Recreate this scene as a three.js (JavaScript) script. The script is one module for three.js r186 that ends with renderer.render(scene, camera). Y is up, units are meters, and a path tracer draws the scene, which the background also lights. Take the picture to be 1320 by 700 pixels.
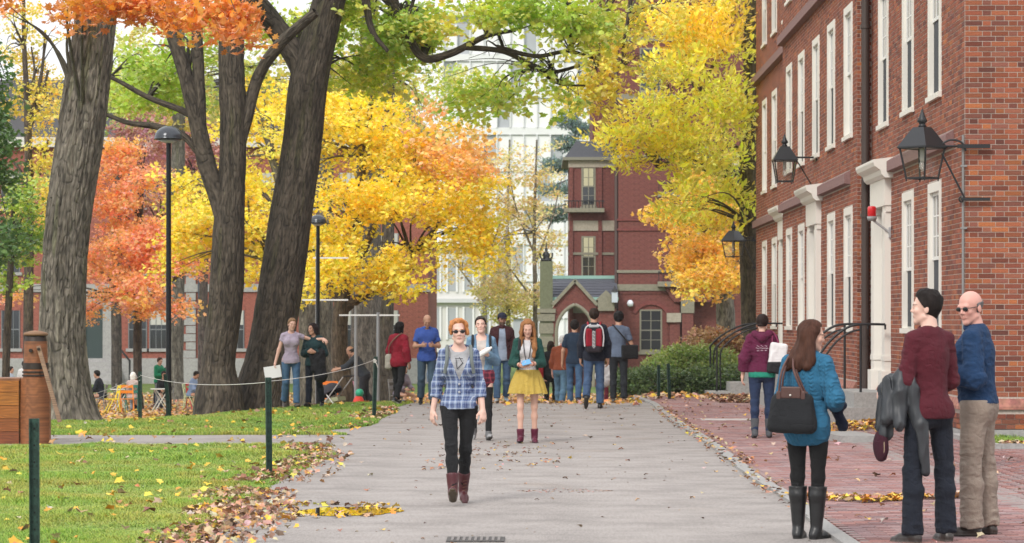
import * as THREE from 'three';
import { mergeGeometries } from 'three/addons/utils/BufferGeometryUtils.js';

// ---------------------------------------------------------------- camera, sky, sun, exposure
const scene = new THREE.Scene();
const camera = new THREE.PerspectiveCamera(11.76, 1320 / 700, 0.5, 2500);
camera.setViewOffset(1320, 700, -28, -64, 1320, 700);          // a level lens shifted up: verticals stay straight
camera.position.set(0, 1.6, 0);
camera.lookAt(0, 1.6, -10);
camera.focus = 27; camera.userData.fStop = 7;
const renderer = new THREE.WebGLRenderer({ antialias: true });
renderer.toneMapping = THREE.LinearToneMapping;
renderer.toneMappingExposure = 1.36;
renderer.shadowMap.enabled = true;

// ---------------------------------------------------------------- random numbers and noise
function mulberry(a) { return () => { a |= 0; a = (a + 0x6d2b79f5) | 0; let t = Math.imul(a ^ (a >>> 15), 1 | a); t = (t + Math.imul(t ^ (t >>> 7), 61 | t)) ^ t; return ((t ^ (t >>> 14)) >>> 0) / 4294967296; }; }
let rnd = mulberry(20131);
const rr = (a, b) => a + (b - a) * rnd();
const pick = (list) => list[Math.floor(rnd() * list.length)];
const HT = new Float32Array(4096); { const h = mulberry(77); for (let i = 0; i < 4096; i++) HT[i] = h(); }
const h3 = (x, y, z) => HT[(Math.imul(x, 73856093) ^ Math.imul(y, 19349663) ^ Math.imul(z, 83492791)) >>> 3 & 4095];
const sm = (t) => t * t * (3 - 2 * t);
function noise3(x, y, z) {                                       // -1 .. 1
  const xi = Math.floor(x), yi = Math.floor(y), zi = Math.floor(z), u = sm(x - xi), v = sm(y - yi), w = sm(z - zi);
  const L = (a, b, t) => a + (b - a) * t;
  return 2 * L(L(L(h3(xi, yi, zi), h3(xi + 1, yi, zi), u), L(h3(xi, yi + 1, zi), h3(xi + 1, yi + 1, zi), u), v),
    L(L(h3(xi, yi, zi + 1), h3(xi + 1, yi, zi + 1), u), L(h3(xi, yi + 1, zi + 1), h3(xi + 1, yi + 1, zi + 1), u), v), w) - 1;
}
const fbm = (x, y, z, n = 4) => { let s = 0, a = 0.5; for (let i = 0; i < n; i++) { s += a * noise3(x, y, z); x *= 2.03; y *= 2.03; z *= 2.03; a *= 0.5; } return s; };
function tile2(x, y, p) {                                        // periodic 2-d noise, -1 .. 1
  const xi = Math.floor(x), yi = Math.floor(y), u = sm(x - xi), v = sm(y - yi), m = (k) => ((k % p) + p) % p;
  const a = h3(m(xi), m(yi), p), b = h3(m(xi + 1), m(yi), p), c = h3(m(xi), m(yi + 1), p), d = h3(m(xi + 1), m(yi + 1), p);
  return 2 * (a + (b - a) * u + (c - a) * v + (a - b - c + d) * u * v) - 1;
}
const clamp = (x, a = 0, b = 1) => Math.min(b, Math.max(a, x));
const mix = (a, b, t) => a + (b - a) * t;
const step = (a, b, x) => sm(clamp((x - a) / (b - a)));
const mix3 = (a, b, t) => [mix(a[0], b[0], t), mix(a[1], b[1], t), mix(a[2], b[2], t)];
const V = (x, y, z) => new THREE.Vector3(x, y, z);

// overcast sky: an even cloud sheet, brighter overhead, with soft cloud structure
{
  const w = 512, h = 256, data = new Float32Array(w * h * 4);
  for (let j = 0; j < h; j++) for (let i = 0; i < w; i++) {
    const th = (j + 0.5) / h * Math.PI - Math.PI / 2, ph = (i + 0.5) / w * 2 * Math.PI;
    const x = Math.cos(th) * Math.cos(ph), y = Math.sin(th), z = Math.cos(th) * Math.sin(ph);
    const c = 1 + 0.22 * fbm(x * 2.3 + 5, y * 4 + 2, z * 2.3, 4);
    const up = Math.max(0, y);
    const l = (0.87 + 0.4 * up) * c * (y < 0 ? 0.6 : 1);
    const k = (j * w + i) * 4;
    data[k] = l * 0.985; data[k + 1] = l; data[k + 2] = l * 1.03; data[k + 3] = 1;
  }
  const sky = new THREE.DataTexture(data, w, h, THREE.RGBAFormat, THREE.FloatType);
  sky.mapping = THREE.EquirectangularReflectionMapping; sky.magFilter = THREE.LinearFilter; sky.minFilter = THREE.LinearFilter; sky.needsUpdate = true;
  scene.background = sky; scene.environment = sky;
}
const sun = new THREE.DirectionalLight(new THREE.Color(1, 0.95, 0.88), 1.5);
sun.position.set(-26, 44, 22); sun.target.position.set(0, 0, -30);
sun.castShadow = true; sun.shadow.radius = 28; sun.shadow.mapSize.set(2048, 2048);
Object.assign(sun.shadow.camera, { left: -70, right: 70, top: 70, bottom: -70, near: 1, far: 220 });
scene.add(sun, sun.target);

// ---------------------------------------------------------------- things, parts, geometry
const taken = new Map();
function numbered(name) { const n = taken.get(name) ?? 0; taken.set(name, n + 1); return n ? `${name}_${String(n).padStart(3, '0')}` : name; }
function tag(o, label, category, group, kind) {
  if (label) o.userData.label = label;
  if (category) o.userData.category = category;
  if (group) o.userData.group = group;
  if (kind) o.userData.kind = kind;
  return o;
}
function thing(name, label, category, [x, y, z] = [0, 0, 0], turn = 0, group) {
  const o = new THREE.Group(); o.name = numbered(name); scene.add(o);
  o.position.set(x, y, z); o.rotation.y = turn;
  return tag(o, label, category, group);
}
function copyOf(o, [x, y, z], turn, label) {
  const c = o.clone(); c.name = numbered(o.name.replace(/_\d{3}$/, '')); scene.add(c);
  c.position.set(x, y, z); c.rotation.y = turn; c.userData = { ...o.userData };
  if (label) c.userData.label = label;
  return c;
}
function mesh(name, geo, mat, parent) {
  const m = new THREE.Mesh(geo, mat); m.castShadow = m.receiveShadow = true;
  m.name = parent ? name : numbered(name); (parent ?? scene).add(m); return m;
}
function group(name, parent) { const g = new THREE.Group(); g.name = name; parent.add(g); return g; }
const col = (c) => new THREE.Color().setRGB(c[0], c[1], c[2]);
function M(c, rough = 0.8, extra = {}) { return new THREE.MeshStandardMaterial({ color: col(c), roughness: rough, ...extra }); }

function plainGeo(g) {
  if (g.index) g = g.toNonIndexed();
  for (const k of Object.keys(g.attributes)) if (!['position', 'normal', 'uv'].includes(k)) g.deleteAttribute(k);
  if (!g.attributes.uv) g.setAttribute('uv', new THREE.BufferAttribute(new Float32Array(g.attributes.position.count * 2), 2));
  return g;
}
function metricUV(g) {                                           // uv in metres, by the way each face points
  const p = g.attributes.position, n = g.attributes.normal, uv = g.attributes.uv;
  for (let i = 0; i < p.count; i++) {
    const ax = Math.abs(n.getX(i)), ay = Math.abs(n.getY(i)), az = Math.abs(n.getZ(i));
    if (ax >= ay && ax >= az) uv.setXY(i, p.getZ(i), p.getY(i)); else if (ay >= az) uv.setXY(i, p.getX(i), p.getZ(i)); else uv.setXY(i, p.getX(i), p.getY(i));
  }
  return g;
}
class Geo {                                                      // collects shapes, then makes ONE part of them
  constructor() { this.list = []; }
  add(g, m) { g = plainGeo(g); if (m) g.applyMatrix4(m); this.list.push(g); return this; }
  box(cx, cy, cz, w, h, d, ry = 0, rx = 0, rz = 0) { return this.add(new THREE.BoxGeometry(w, h, d), new THREE.Matrix4().makeRotationFromEuler(new THREE.Euler(rx, ry, rz)).setPosition(cx, cy, cz)); }
  span(x0, x1, y0, y1, z0, z1) { return this.box((x0 + x1) / 2, (y0 + y1) / 2, (z0 + z1) / 2, Math.abs(x1 - x0), Math.abs(y1 - y0), Math.abs(z1 - z0)); }
  rod(a, b, r0, r1 = r0, seg = 8) {
    a = V(...a); b = V(...b); const d = b.clone().sub(a), l = d.length();
    return this.add(new THREE.CylinderGeometry(r1, r0, l, seg), new THREE.Matrix4().compose(a.add(b).multiplyScalar(0.5), new THREE.Quaternion().setFromUnitVectors(V(0, 1, 0), d.normalize()), V(1, 1, 1)));
  }
  tube(pts, r, seg = 24, rad = 6) { return this.add(new THREE.TubeGeometry(new THREE.CatmullRomCurve3(pts.map((p) => V(...p))), seg, r, rad)); }
  lathe(pts, x = 0, y = 0, z = 0, seg = 20) { return this.add(new THREE.LatheGeometry(pts.map((p) => new THREE.Vector2(p[0], p[1])), seg), new THREE.Matrix4().makeTranslation(x, y, z)); }
  prism(pts, depth, m, bevel = 0) {
    const s = new THREE.Shape(pts.map((p) => new THREE.Vector2(p[0], p[1])));
    return this.add(new THREE.ExtrudeGeometry(s, { depth, bevelEnabled: bevel > 0, bevelSize: bevel, bevelThickness: bevel, bevelSegments: 1 }), m);
  }
  build(name, mat, parent, uv = true) { let g = this.list.length > 1 ? mergeGeometries(this.list) : this.list[0]; if (uv) metricUV(g); return mesh(name, g, mat, parent); }
}
function tex(w, h, fn, srgb = true) {                            // fn(u, v) -> [r, g, b] 0..1
  const d = new Uint8Array(w * h * 4);
  for (let j = 0; j < h; j++) for (let i = 0; i < w; i++) { const c = fn(i / w, j / h, i, j), k = (j * w + i) * 4; d[k] = clamp(c[0]) * 255; d[k + 1] = clamp(c[1]) * 255; d[k + 2] = clamp(c[2]) * 255; d[k + 3] = 255; }
  const t = new THREE.DataTexture(d, w, h); t.wrapS = t.wrapT = THREE.RepeatWrapping; t.magFilter = THREE.LinearFilter; t.minFilter = THREE.LinearMipmapLinearFilter;
  if (srgb) t.colorSpace = THREE.SRGBColorSpace; t.needsUpdate = true; return t;
}
const rep = (t, x, y) => { const c = t.clone(); c.repeat.set(x, y); c.needsUpdate = true; return c; };
const grey = (x) => [x, x, x];
function tfbm(u, v, p, n = 4) { let s = 0, a = 0.5; for (let i = 0; i < n; i++) { s += a * tile2(u * p, v * p, p); p *= 2; a *= 0.55; } return s; }
// stuff drawn as many copies: items are {m: Matrix4, c: [r, g, b]}
function scatter(name, geo, mat, items, parent, label, category) {
  const im = new THREE.InstancedMesh(geo, mat, items.length); im.castShadow = im.receiveShadow = true;
  const c = new THREE.Color();
  items.forEach((it, i) => { im.setMatrixAt(i, it.m); im.setColorAt(i, c.setRGB(it.c[0], it.c[1], it.c[2])); });
  im.name = parent ? name : numbered(name); (parent ?? scene).add(im);
  return tag(im, label, category, null, 'stuff');
}
const MX = (x, y, z, rx, ry, rz, sx, sy, sz) => new THREE.Matrix4().compose(V(x, y, z), new THREE.Quaternion().setFromEuler(new THREE.Euler(rx, ry, rz, 'YXZ')), V(sx, sy ?? sx, sz ?? sx));

// ---------------------------------------------------------------- shared materials
const grainTex = tex(512, 512, (u, v) => grey(0.82 + 0.3 * tfbm(u, v, 24, 4) + 0.12 * tfbm(u + 0.3, v, 5, 2)));
const grainBump = tex(512, 512, (u, v) => grey(0.5 + 0.6 * tfbm(u, v, 40, 4)), false);
const asphaltTex = tex(1024, 1024, (u, v, i, j) => { const s = (h3(i, j, 9) - 0.5) * 0.26 + 0.16 * tile2(u * 340, v * 340, 340) + 0.12 * tfbm(u, v, 6, 5); return [0.86 + s, 0.855 + s, 0.85 + s]; });
const woodTex = tex(512, 512, (u, v) => { const w = tfbm(u, v, 4, 3) * 0.5; const g = Math.sin(v * 2 * Math.PI * 19 + w * 18 + 3 * tile2(u * 6, v * 30, 6)) * 0.12 + 0.16 * tile2(u * 8, v * 160, 8); const s = 0.86 + g * 0.55 + 0.14 * tfbm(u, v, 5, 3); return [s, s * 0.97, s * 0.94]; });
const barkRidge = (u, v) => Math.min(1, Math.abs(tile2(u * 18 + 0.9 * tile2(u * 6, v * 6, 6), v * 18 + 0.6 * tile2(u * 9, v * 9, 9), 18)) * 2.4);
const barkTex = tex(512, 1024, (u, v) => { const s = 0.62 + 0.2 * barkRidge(u, v) + 0.3 * tfbm(u, v, 24, 4) + 0.12 * tfbm(u, v, 4, 3); return [s, s * 0.985, s * 0.96]; });
const barkBump = tex(512, 1024, (u, v) => grey(0.1 + 0.8 * barkRidge(u, v) + 0.25 * tfbm(u, v, 32, 3)), false);
const stoneTex = tex(512, 512, (u, v, i, j) => { const s = 0.93 + 0.1 * tfbm(u, v, 24, 4) + (h3(i, j, 3) - 0.5) * 0.1; return grey(s); });
const brickTex = tex(512, 512, (u, v, i, j) => { const s = 0.86 + 0.3 * tfbm(u, v, 16, 4) + (h3(i, j, 5) - 0.5) * 0.14; return [s, s * (0.98 + 0.06 * tile2(u * 20, v * 20, 20)), s]; });
const weaveBump = tex(512, 512, (u, v) => { const wx = 0.6 * tile2(u * 4, v * 4, 4), c1 = Math.abs(tile2(u * 5 + wx, v * 5 - wx + 0.5 * tile2(u * 10, v * 10, 10), 5)), c2 = Math.abs(tile2(u * 12 + wx, v * 12 + wx, 12)); return grey(0.25 + 0.55 * Math.min(0.5, c1) * 2 * 0.7 + 0.25 * Math.min(0.5, c2) + 0.05 * Math.sin(u * 2 * Math.PI * 120) * Math.sin(v * 2 * Math.PI * 120) + 0.12 * tfbm(u, v, 32, 3)); }, false);

const plainWhite = M([0.74, 0.71, 0.65], 0.5);
const white = M([0.80, 0.78, 0.74], 0.5, { map: rep(stoneTex, 0.6, 0.6) });
const iron = M([0.022, 0.022, 0.024], 0.42, { metalness: 0.3 });
const granite = M([0.36, 0.35, 0.335], 0.85, { map: rep(stoneTex, 1.4, 1.4), bumpMap: grainBump, bumpScale: 0.002 });
const mortar = M([0.54, 0.47, 0.41], 0.95, { map: rep(stoneTex, 2, 2) });
const brickMat = M([1, 1, 1], 0.9, { map: rep(brickTex, 1.5, 1.5), bumpMap: grainBump, bumpScale: 0.002 });
const darkGlassMat = new THREE.MeshPhysicalMaterial({ color: col([0.02, 0.024, 0.03]), roughness: 0.06, clearcoat: 0.6, clearcoatRoughness: 0.05 });  // opaque: the dark of unlit rooms behind is put into this near-black colour
const blind = M([0.62, 0.6, 0.55], 0.8);

// ---------------------------------------------------------------- ground: level round the path, falling away beyond it (d = metres from the camera)
function gy(x, d) {
  const edge = mix(51, 41.5, step(-3, -7, x)), q = clamp((d - edge) / (92 - edge));
  let fall = 1.4 * (1 - Math.pow(1 - q, 1.5)) + 0.2 * step(94, 135, d);
  fall *= 1 - 0.95 * step(1.2, 2.6, x) * (1 - step(62, 80, d));
  return -fall + 0.09 * step(4.2, 5.6, x) * (1 - step(60, 70, d));
}
const PATH_L = (d) => -2.45 + 0.1 * noise3(d * 0.35, 3, 1) + 0.03 * noise3(d * 2.1, 5, 1) - 0.5 * Math.exp(-Math.pow((d - 38.2) / 1.0, 2)) - 0.35 * Math.exp(-Math.pow((d - 32.6) / 0.8, 2));
const PATH_R = (d) => 2.22 + 0.05 * noise3(d * 0.3, 9, 1);
const SIDE0 = 33.6, SIDE1 = 36.9;                                // the narrow cross path on the left
const onSide = (x, d) => x < -2.2 && d > SIDE0 + 0.1 * noise3(x, 1, 4) && d < SIDE1 + 0.1 * noise3(x, 7, 4);
function litterAt(x, d) {                                        // where the ground is a bed of fallen leaves
  const n = 0.5 + 0.5 * fbm(x * 0.35, d * 0.2, 3, 3);
  const e = mix(50, 41.5, step(-3, -7, x)); return step(e, e + 3.5, d + 2 * n - (x > 2 ? 4 : 0)) * (1 - step(104, 118, d));
}
function lawnTint(x, d) {
  const n = fbm(x * 0.5, d * 0.3, 7, 3), m = fbm(x * 2.3, d * 1.4, 2, 3);
  return mix3(mix3([0.10, 0.20, 0.024], [0.145, 0.25, 0.032], clamp(0.5 + n)), [0.24, 0.23, 0.06], clamp(0.25 + 1.3 * m + 0.5 * n) * 0.55);
}
function sheet(name, xs, ds, lift, mat, tint, parent, edge) {
  const pos = [], uv = [], colr = [], idx = [], nx = xs.length, nd = ds.length;
  for (const d of ds) for (let i = 0; i < nx; i++) { const x = edge ? edge(xs[i], d) : xs[i]; pos.push(x, gy(x, d) + lift, -d); uv.push(x, -d); if (tint) colr.push(...tint(x, d)); }
  for (let j = 0; j + 1 < nd; j++) for (let i = 0; i + 1 < nx; i++) { const a = j * nx + i; idx.push(a, a + 1, a + nx, a + 1, a + nx + 1, a + nx); }
  const g = new THREE.BufferGeometry();
  g.setAttribute('position', new THREE.Float32BufferAttribute(pos, 3)); g.setAttribute('uv', new THREE.Float32BufferAttribute(uv, 2));
  if (tint) g.setAttribute('color', new THREE.Float32BufferAttribute(colr, 3));
  g.setIndex(idx); g.computeVertexNormals();
  return mesh(name, g, mat, parent);
}
const range = (a, b, s) => { const r = []; for (let x = a; x < b - 1e-6; x += s) r.push(x); r.push(b); return r; };
{
  const xs = [-900, -400, -200, -120, -80, ...range(-50, -16, 2), ...range(-15, 12, 0.3), ...range(14, 40, 2), 80, 120, 200, 400, 900];
  const ds = [-60, 0, 8, ...range(14, 62, 0.3), ...range(63, 150, 1), 180, 240, 320, 500, 900, 1500];
  tag(sheet('ground', xs, ds, 0, M([1, 1, 1], 0.97, { vertexColors: true, map: rep(grainTex, 0.7, 0.7), bumpMap: grainBump, bumpScale: 0.01 }), (x, d) => {
    const l = litterAt(x, d), t = fbm(x * 3, d * 2, 5, 3);
    return mix3(lawnTint(x, d), mix3([0.38, 0.24, 0.13], [0.3, 0.26, 0.1], clamp(0.5 + t * 1.2)), l);
  }), 'mown lawn and leaf-strewn yard ground', 'ground', null, 'structure');
  const asphalt = M([0.395, 0.36, 0.34], 0.88, { vertexColors: true, map: rep(asphaltTex, 0.5, 0.5), bumpMap: grainBump, bumpScale: 0.004 });
  const stain = (x, d) => {                                      // old patches, tracked dirt and damp bits
    let s = 1 + 0.1 * fbm(x * 0.8, d * 0.35, 4, 4) + 0.05 * fbm(x * 6, d * 4, 8, 3);
    const dirt = step(0.22, 0.5, fbm(x * 1.4, d * 0.9, 12, 4)) * 0.12;
    return [s * (1 - dirt * 0.8), s * (1 - dirt * 1.1), s * (1 - dirt * 1.4)];
  };
  tag(sheet('path', range(0, 1, 0.02), [8, 12, ...range(15, 58, 0.18)], 0.012, asphalt, stain, null, (u, d) => mix(PATH_L(d), PATH_R(d), u)), 'wide pale grey asphalt path through the yard', 'path', null, 'structure');
  tag(sheet('side_path', range(-40, -2.05, 0.35), range(0, 1, 0.1).map((t) => mix(SIDE0, SIDE1, t)), 0.008, asphalt, stain, null), 'narrow asphalt path leaving the wide path beside the wooden pump', 'path', null, 'structure');
  tag(sheet('narrow_walk', range(-9, -2.2, 0.3), [25.3, 25.42, 25.54], 0.008, asphalt, stain, null), 'thin asphalt strip across the near lawn', 'path', null, 'structure');
  // crossing paths behind the crest
  tag(sheet('cross_path', range(-30, 2.0, 0.8), range(62, 66, 0.5), 0.01, M([0.36, 0.25, 0.22], 0.9, { map: rep(asphaltTex, 0.5, 0.5) }), null, null), 'reddish path crossing behind the crest', 'path', null, 'structure');
}
// brick pavement on the right: bed, bricks, stone edging
{
  const bed = tag(sheet('brick_sidewalk', [2.36, ...range(2.5, 5.5, 0.5), 5.9, ...range(6.5, 14, 1)], range(10, 58, 0.5), 0.0105, M([0.30, 0.25, 0.235], 0.95, { map: rep(stoneTex, 1, 1) }), null), 'red brick pavement in front of the brick hall', 'pavement', null, 'structure');
  const unit = new THREE.BoxGeometry(1, 1, 1), items = [], tones = [[0.40, 0.215, 0.195], [0.34, 0.175, 0.16], [0.44, 0.27, 0.25], [0.34, 0.22, 0.215], [0.42, 0.21, 0.18], [0.40, 0.28, 0.265]];
  let row = 0;
  for (let d = 16.2; d < 57.6; d += 0.106, row++) {
    for (let x = 2.42 + (row % 2 ? 0.107 : 0); x < 9.5; x += 0.214) {
      if (x > 5.28 && d > 33.8) continue;
      if (x > 5.45 && d > 30.9) continue;
      if (x > 0.215 * d + 0.9) continue;
      const n = fbm(x * 0.9, d * 0.7, 31, 3), s = rr(0.86, 1.14) * (1 + 0.25 * n), c = pick(tones);
      const w = n > 0.26 ? 0.55 : 0;                            // pale worn and mortar-dusted bricks come in patches
      items.push({ x, d, m: MX(x, gy(x, d) - 0.001 + rr(-0.0016, 0.0016), -d, rr(-0.008, 0.008), rr(-0.02, 0.02), rr(-0.006, 0.006), 0.204, 0.03, 0.096), c: mix3(c.map((k) => k * s), [0.40, 0.34, 0.32], w * rnd()) });
    }
  }
  const score = (it) => it.d + Math.abs(it.x - 3.2) * 0.6;
  items.sort((a, b) => score(a) - score(b));
  const inView = (it) => it.d > 18.6 && it.x < 0.188 * it.d - 0.1;
  const near = items.filter(inView).slice(0, 300), nearSet = new Set(near);
  const mats = tones.flatMap((c) => [0.85, 1.08].map((s) => M(c.map((k) => k * s), 0.92, { map: rep(brickTex, 1.7, 1.7), bumpMap: grainBump, bumpScale: 0.002 })));
  near.forEach((it, i) => { const b = mesh('brick', unit, mats[(i * 7 + Math.floor(it.x * 31)) % mats.length], bed); it.m.decompose(b.position, b.quaternion, b.scale); });
  scatter('paving_bricks', unit, brickMat, items.filter((it) => !nearSet.has(it)), bed);
  for (let d = 15; d < 57.5; d += 1.22) {                        // flush stone kerb between path and bricks
    const x = PATH_R(d + 0.6) + 0.06, l = 1.21;
    const k = mesh('kerb_stone', unit, granite, bed); k.position.set(x, gy(x, d) + 0.002, -d - l / 2); k.scale.set(0.12, 0.075, l); k.rotation.y = rr(-0.012, 0.012);
  }
  const e = new Geo(); e.span(5.48, 13, gy(6, 31) - 0.03, gy(6, 31) + 0.07, -31.06, -30.92); e.span(5.36, 5.478, gy(6, 31) - 0.03, gy(6, 31) + 0.068, -33.9, -30.9);
  tag(e.build('stone_edging', granite), 'low stone edging round the grass patch by the brick corner', 'edging', null, 'structure');
  // old access cover and stone slab set in the pavement
  tag(new Geo().box(3.12, gy(3, 42) + 0.014, -42.4, 0.85, 0.02, 0.5).build('stone_slab', M([0.55, 0.52, 0.5], 0.85, { map: rep(stoneTex, 1, 1) })), 'pale stone slab set flush in the brick pavement', 'slab', null, 'structure');
  const wg = gy(4.3, 33);
  tag(new Geo().box(4.2, wg + 0.05, -35.2, 0.55, 0.1, 1.5, 0.12).build('granite_slab', granite), 'loose grey granite slab lying on the brick pavement by the steps', 'slab');
}
// puddle and drain in the path
{
  const pts = [], n = 46, cx = -1.54, cd = 22.0;
  for (let i = 0; i < n; i++) { const a = i / n * Math.PI * 2, r = 1 + 0.22 * noise3(Math.cos(a) * 2, Math.sin(a) * 2, 3) + 0.1 * noise3(Math.cos(a) * 6, Math.sin(a) * 6, 3); pts.push([cx + Math.cos(a) * 0.4 * r, cd + Math.sin(a) * 0.55 * r]); }
  const g = new THREE.ShapeGeometry(new THREE.Shape(pts.map((p) => new THREE.Vector2(p[0], p[1])))); g.rotateX(-Math.PI / 2);
  const m = mesh('puddle', g, new THREE.MeshPhysicalMaterial({ color: col([0.03, 0.026, 0.02]), roughness: 0.015, clearcoat: 1, clearcoatRoughness: 0.01 })); m.position.y = 0.0165;
  tag(m, 'shallow puddle among the fallen leaves on the path', 'puddle', null, 'structure');
  const t = thing('drain_cover', 'dark iron drain cover in the asphalt path', 'drain cover', [-0.42, 0.012, -19.12]);
  new Geo().box(0, 0.004, 0, 0.42, 0.012, 0.4).build('plate', M([0.12, 0.11, 0.105], 0.7, { metalness: 0.3, map: rep(grainTex, 3, 3) }), t);
  const b = new Geo(); for (let i = -4; i <= 4; i++) b.box(i * 0.042, 0.012, 0, 0.02, 0.008, 0.34); b.build('grating', M([0.2, 0.18, 0.17], 0.7, { metalness: 0.2 }), t);
}

// ---------------------------------------------------------------- the long brick hall on the right
const XW = 5.56, XC = 5.318;                                     // wing and centre wall faces
const BR = { h: 0.0665, str: 0.226, head: 0.113, joint: 0.0092 };
const brickTones = [[0.39, 0.115, 0.056], [0.34, 0.098, 0.05], [0.28, 0.082, 0.048], [0.43, 0.137, 0.062], [0.21, 0.07, 0.048], [0.36, 0.13, 0.075], [0.5, 0.165, 0.058], [0.31, 0.112, 0.074]];
const toneOf = (far) => { const t = rnd(); const c = brickTones[t < 0.24 ? 0 : t < 0.46 ? 1 : t < 0.6 ? 2 : t < 0.72 ? 3 : t < 0.8 ? 4 : t < 0.91 ? 5 : t < 0.945 ? 6 : 7], s = rr(0.74, 1.22); return c.map((k) => k * s); };
// Flemish bond between u0 and u1, clear of the openings {u0,u1,v0,v1}; put(u, v, length, tone)
function layBricks(u0, u1, v0, v1, openings, put) {
  let row = 0;
  for (let v = v0; v + BR.h <= v1 + 0.001; v += BR.h, row++) {
    const cuts = openings.filter((o) => o.v0 < v + BR.h * 0.6 && o.v1 > v + BR.h * 0.4).sort((a, b) => a.u0 - b.u0);
    const free = []; let s = u0;
    for (const o of cuts) { if (o.u0 > s) free.push([s, o.u0]); s = Math.max(s, o.u1); }
    if (s < u1) free.push([s, u1]);
    let u = u0 - (row % 2 ? BR.str * 0.5 + BR.head * 0.5 : 0), k = 0;
    while (u < u1) {
      const len = k++ % 2 ? BR.head : BR.str, a = u, b = u + len; u = b;
      for (const [f0, f1] of free) { const x0 = Math.max(a, f0), x1 = Math.min(b, f1); if (x1 - x0 > 0.03) put((x0 + x1) / 2, v + BR.h / 2, x1 - x0 - BR.joint, len < 0.15); }
    }
  }
}
const hall = thing('brick_hall', 'long red brick college hall with white sash windows and wall lanterns', 'building', [0, 0, 0]);
{
  const wings = [36.5, 39.1, 41.85], centre = [44.5, 47.05, 49.6, 52.3, 54.8], far = [63.4, 60.8, 58.05];
  const walls = [                                                // [face x, near d, far d, bay centres, door bay]
    { x: XW, d0: 34, d1: 43.36, bays: wings, door: 41.85 },
    { x: XC, d0: 43.36, d1: 56.3, bays: centre, door: 49.6 },
    { x: XW, d0: 56.3, d1: 65.9, bays: far, door: 58.05 },
  ];
  const W = 0.57, floors = [[1.42, 3.52], [4.66, 6.93], [8.2, 10.1]], top = 10.9;
  const bricks = [], toD = (u, v) => [u, v];
  const frameMat = plainWhite, sashMat = M([0.74, 0.73, 0.7], 0.5);
  const doorMat = M([0.62, 0.6, 0.56], 0.45), darkScreenMat = M([0.045, 0.05, 0.06], 0.7);
  const belt = M([0.27, 0.155, 0.145], 0.88, { map: rep(stoneTex, 1.2, 0.9), bumpMap: grainBump, bumpScale: 0.006 });
  let wn = 0;
  for (const w of walls) {
    const open = [];
    for (const b of w.bays) floors.forEach(([v0, v1], f) => { if (f === 0 && b === w.door) open.push({ u0: b - 0.78, u1: b + 0.78, v0: 0.3, v1: 4.02, door: true }); else open.push({ u0: b - W, u1: b + W, v0, v1, f }); });
    const s = new THREE.Shape([[w.d0, -1.6], [w.d1, -1.6], [w.d1, top], [w.d0, top]].map((p) => new THREE.Vector2(...p)));
    for (const o of open) s.holes.push(new THREE.Path([[o.u0, o.v0], [o.u0, o.v1], [o.u1, o.v1], [o.u1, o.v0]].map((p) => new THREE.Vector2(...p))));
    const g = new Geo().add(new THREE.ExtrudeGeometry(s, { depth: 0.36, bevelEnabled: false }), new THREE.Matrix4().makeBasis(V(0, 0, -1), V(0, 1, 0), V(1, 0, 0)).setPosition(w.x, 0, 0));
    g.build('wall', mortar, hall);
    const beltGaps = w.bays.filter((b) => b === w.door).map((b) => ({ u0: b - 1.02, u1: b + 1.02, v0: 3.86, v1: 4.18 }));
    layBricks(w.d0 + 0.004, w.d1 - 0.004, 0.62, top, [...open, { u0: w.d0 + 0.9, u1: w.d1, v0: 3.9, v1: 4.14 }, { u0: w.d0, u1: w.d1, v0: 7.46, v1: 7.7 }], (u, v, len) =>
      bricks.push({ m: MX(w.x + 0.0115 + rr(-0.0014, 0.0014), v, -u, 0, rr(-0.004, 0.004), 0, 0.03, BR.h - BR.joint, len), c: toneOf() }));
    // belt courses with a sloped top, broken for the doorways
    const prof = (v0, v1, out) => [[0, v0], [-out, v0 + 0.015], [-out, v1 - 0.07], [0, v1]];
    const beltRun = (a, b, v0, v1, out) => { const n = Math.max(1, Math.round((b - a) / 2.4)); for (let i = 0; i < n; i++) { const p0 = mix(a, b, i / n), p1 = mix(a, b, (i + 1) / n) - 0.006; new Geo().prism(prof(v0, v1, out), p1 - p0, new THREE.Matrix4().makeTranslation(w.x + 0.003, 0, -p1)).build('belt_course', belt, hall); } };
    for (const bg of beltGaps) { beltRun(w.d0 + (w.d0 === 56.3 ? 0.02 : 0.88), bg.u0, 3.9, 4.14, 0.11); beltRun(bg.u1, w.d1 - 0.05, 3.9, 4.14, 0.11); }
    beltRun(w.d0 + 0.02, w.d1 - 0.02, 7.46, 7.72, 0.13);
    // water table and foundation
    new Geo().prism([[0, 0.46], [-0.07, 0.46], [-0.07, 0.5], [-0.015, 0.6], [0, 0.6]], w.d1 - w.d0 - 0.012, new THREE.Matrix4().makeTranslation(w.x, 0, -w.d1 + 0.006)).build('water_table', M([0.42, 0.19, 0.14], 0.9, { map: rep(brickTex, 1, 1) }), hall);
    new Geo().span(w.x - 0.055, w.x + 0.1, -0.9, 0.20, -w.d0 - 0.01, -w.d1 + 0.01).build('plinth', granite, hall);
    layBricks(w.d0, w.d1, 0.205, 0.455, w.bays.filter((b) => b === w.door).map((b) => ({ u0: b - 1, u1: b + 1, v0: 0, v1: 1 })), (u, v, len) => bricks.push({ m: MX(w.x - 0.04, v, -u, 0, 0, 0, 0.03, BR.h - BR.joint, len), c: toneOf().map((k) => k * 0.92) }));
    new Geo().span(w.x - 0.028, w.x + 0.05, 0.21, 0.455, -w.d0 - 0.012, -w.d1 + 0.012).build('foundation', mortar, hall);
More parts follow.
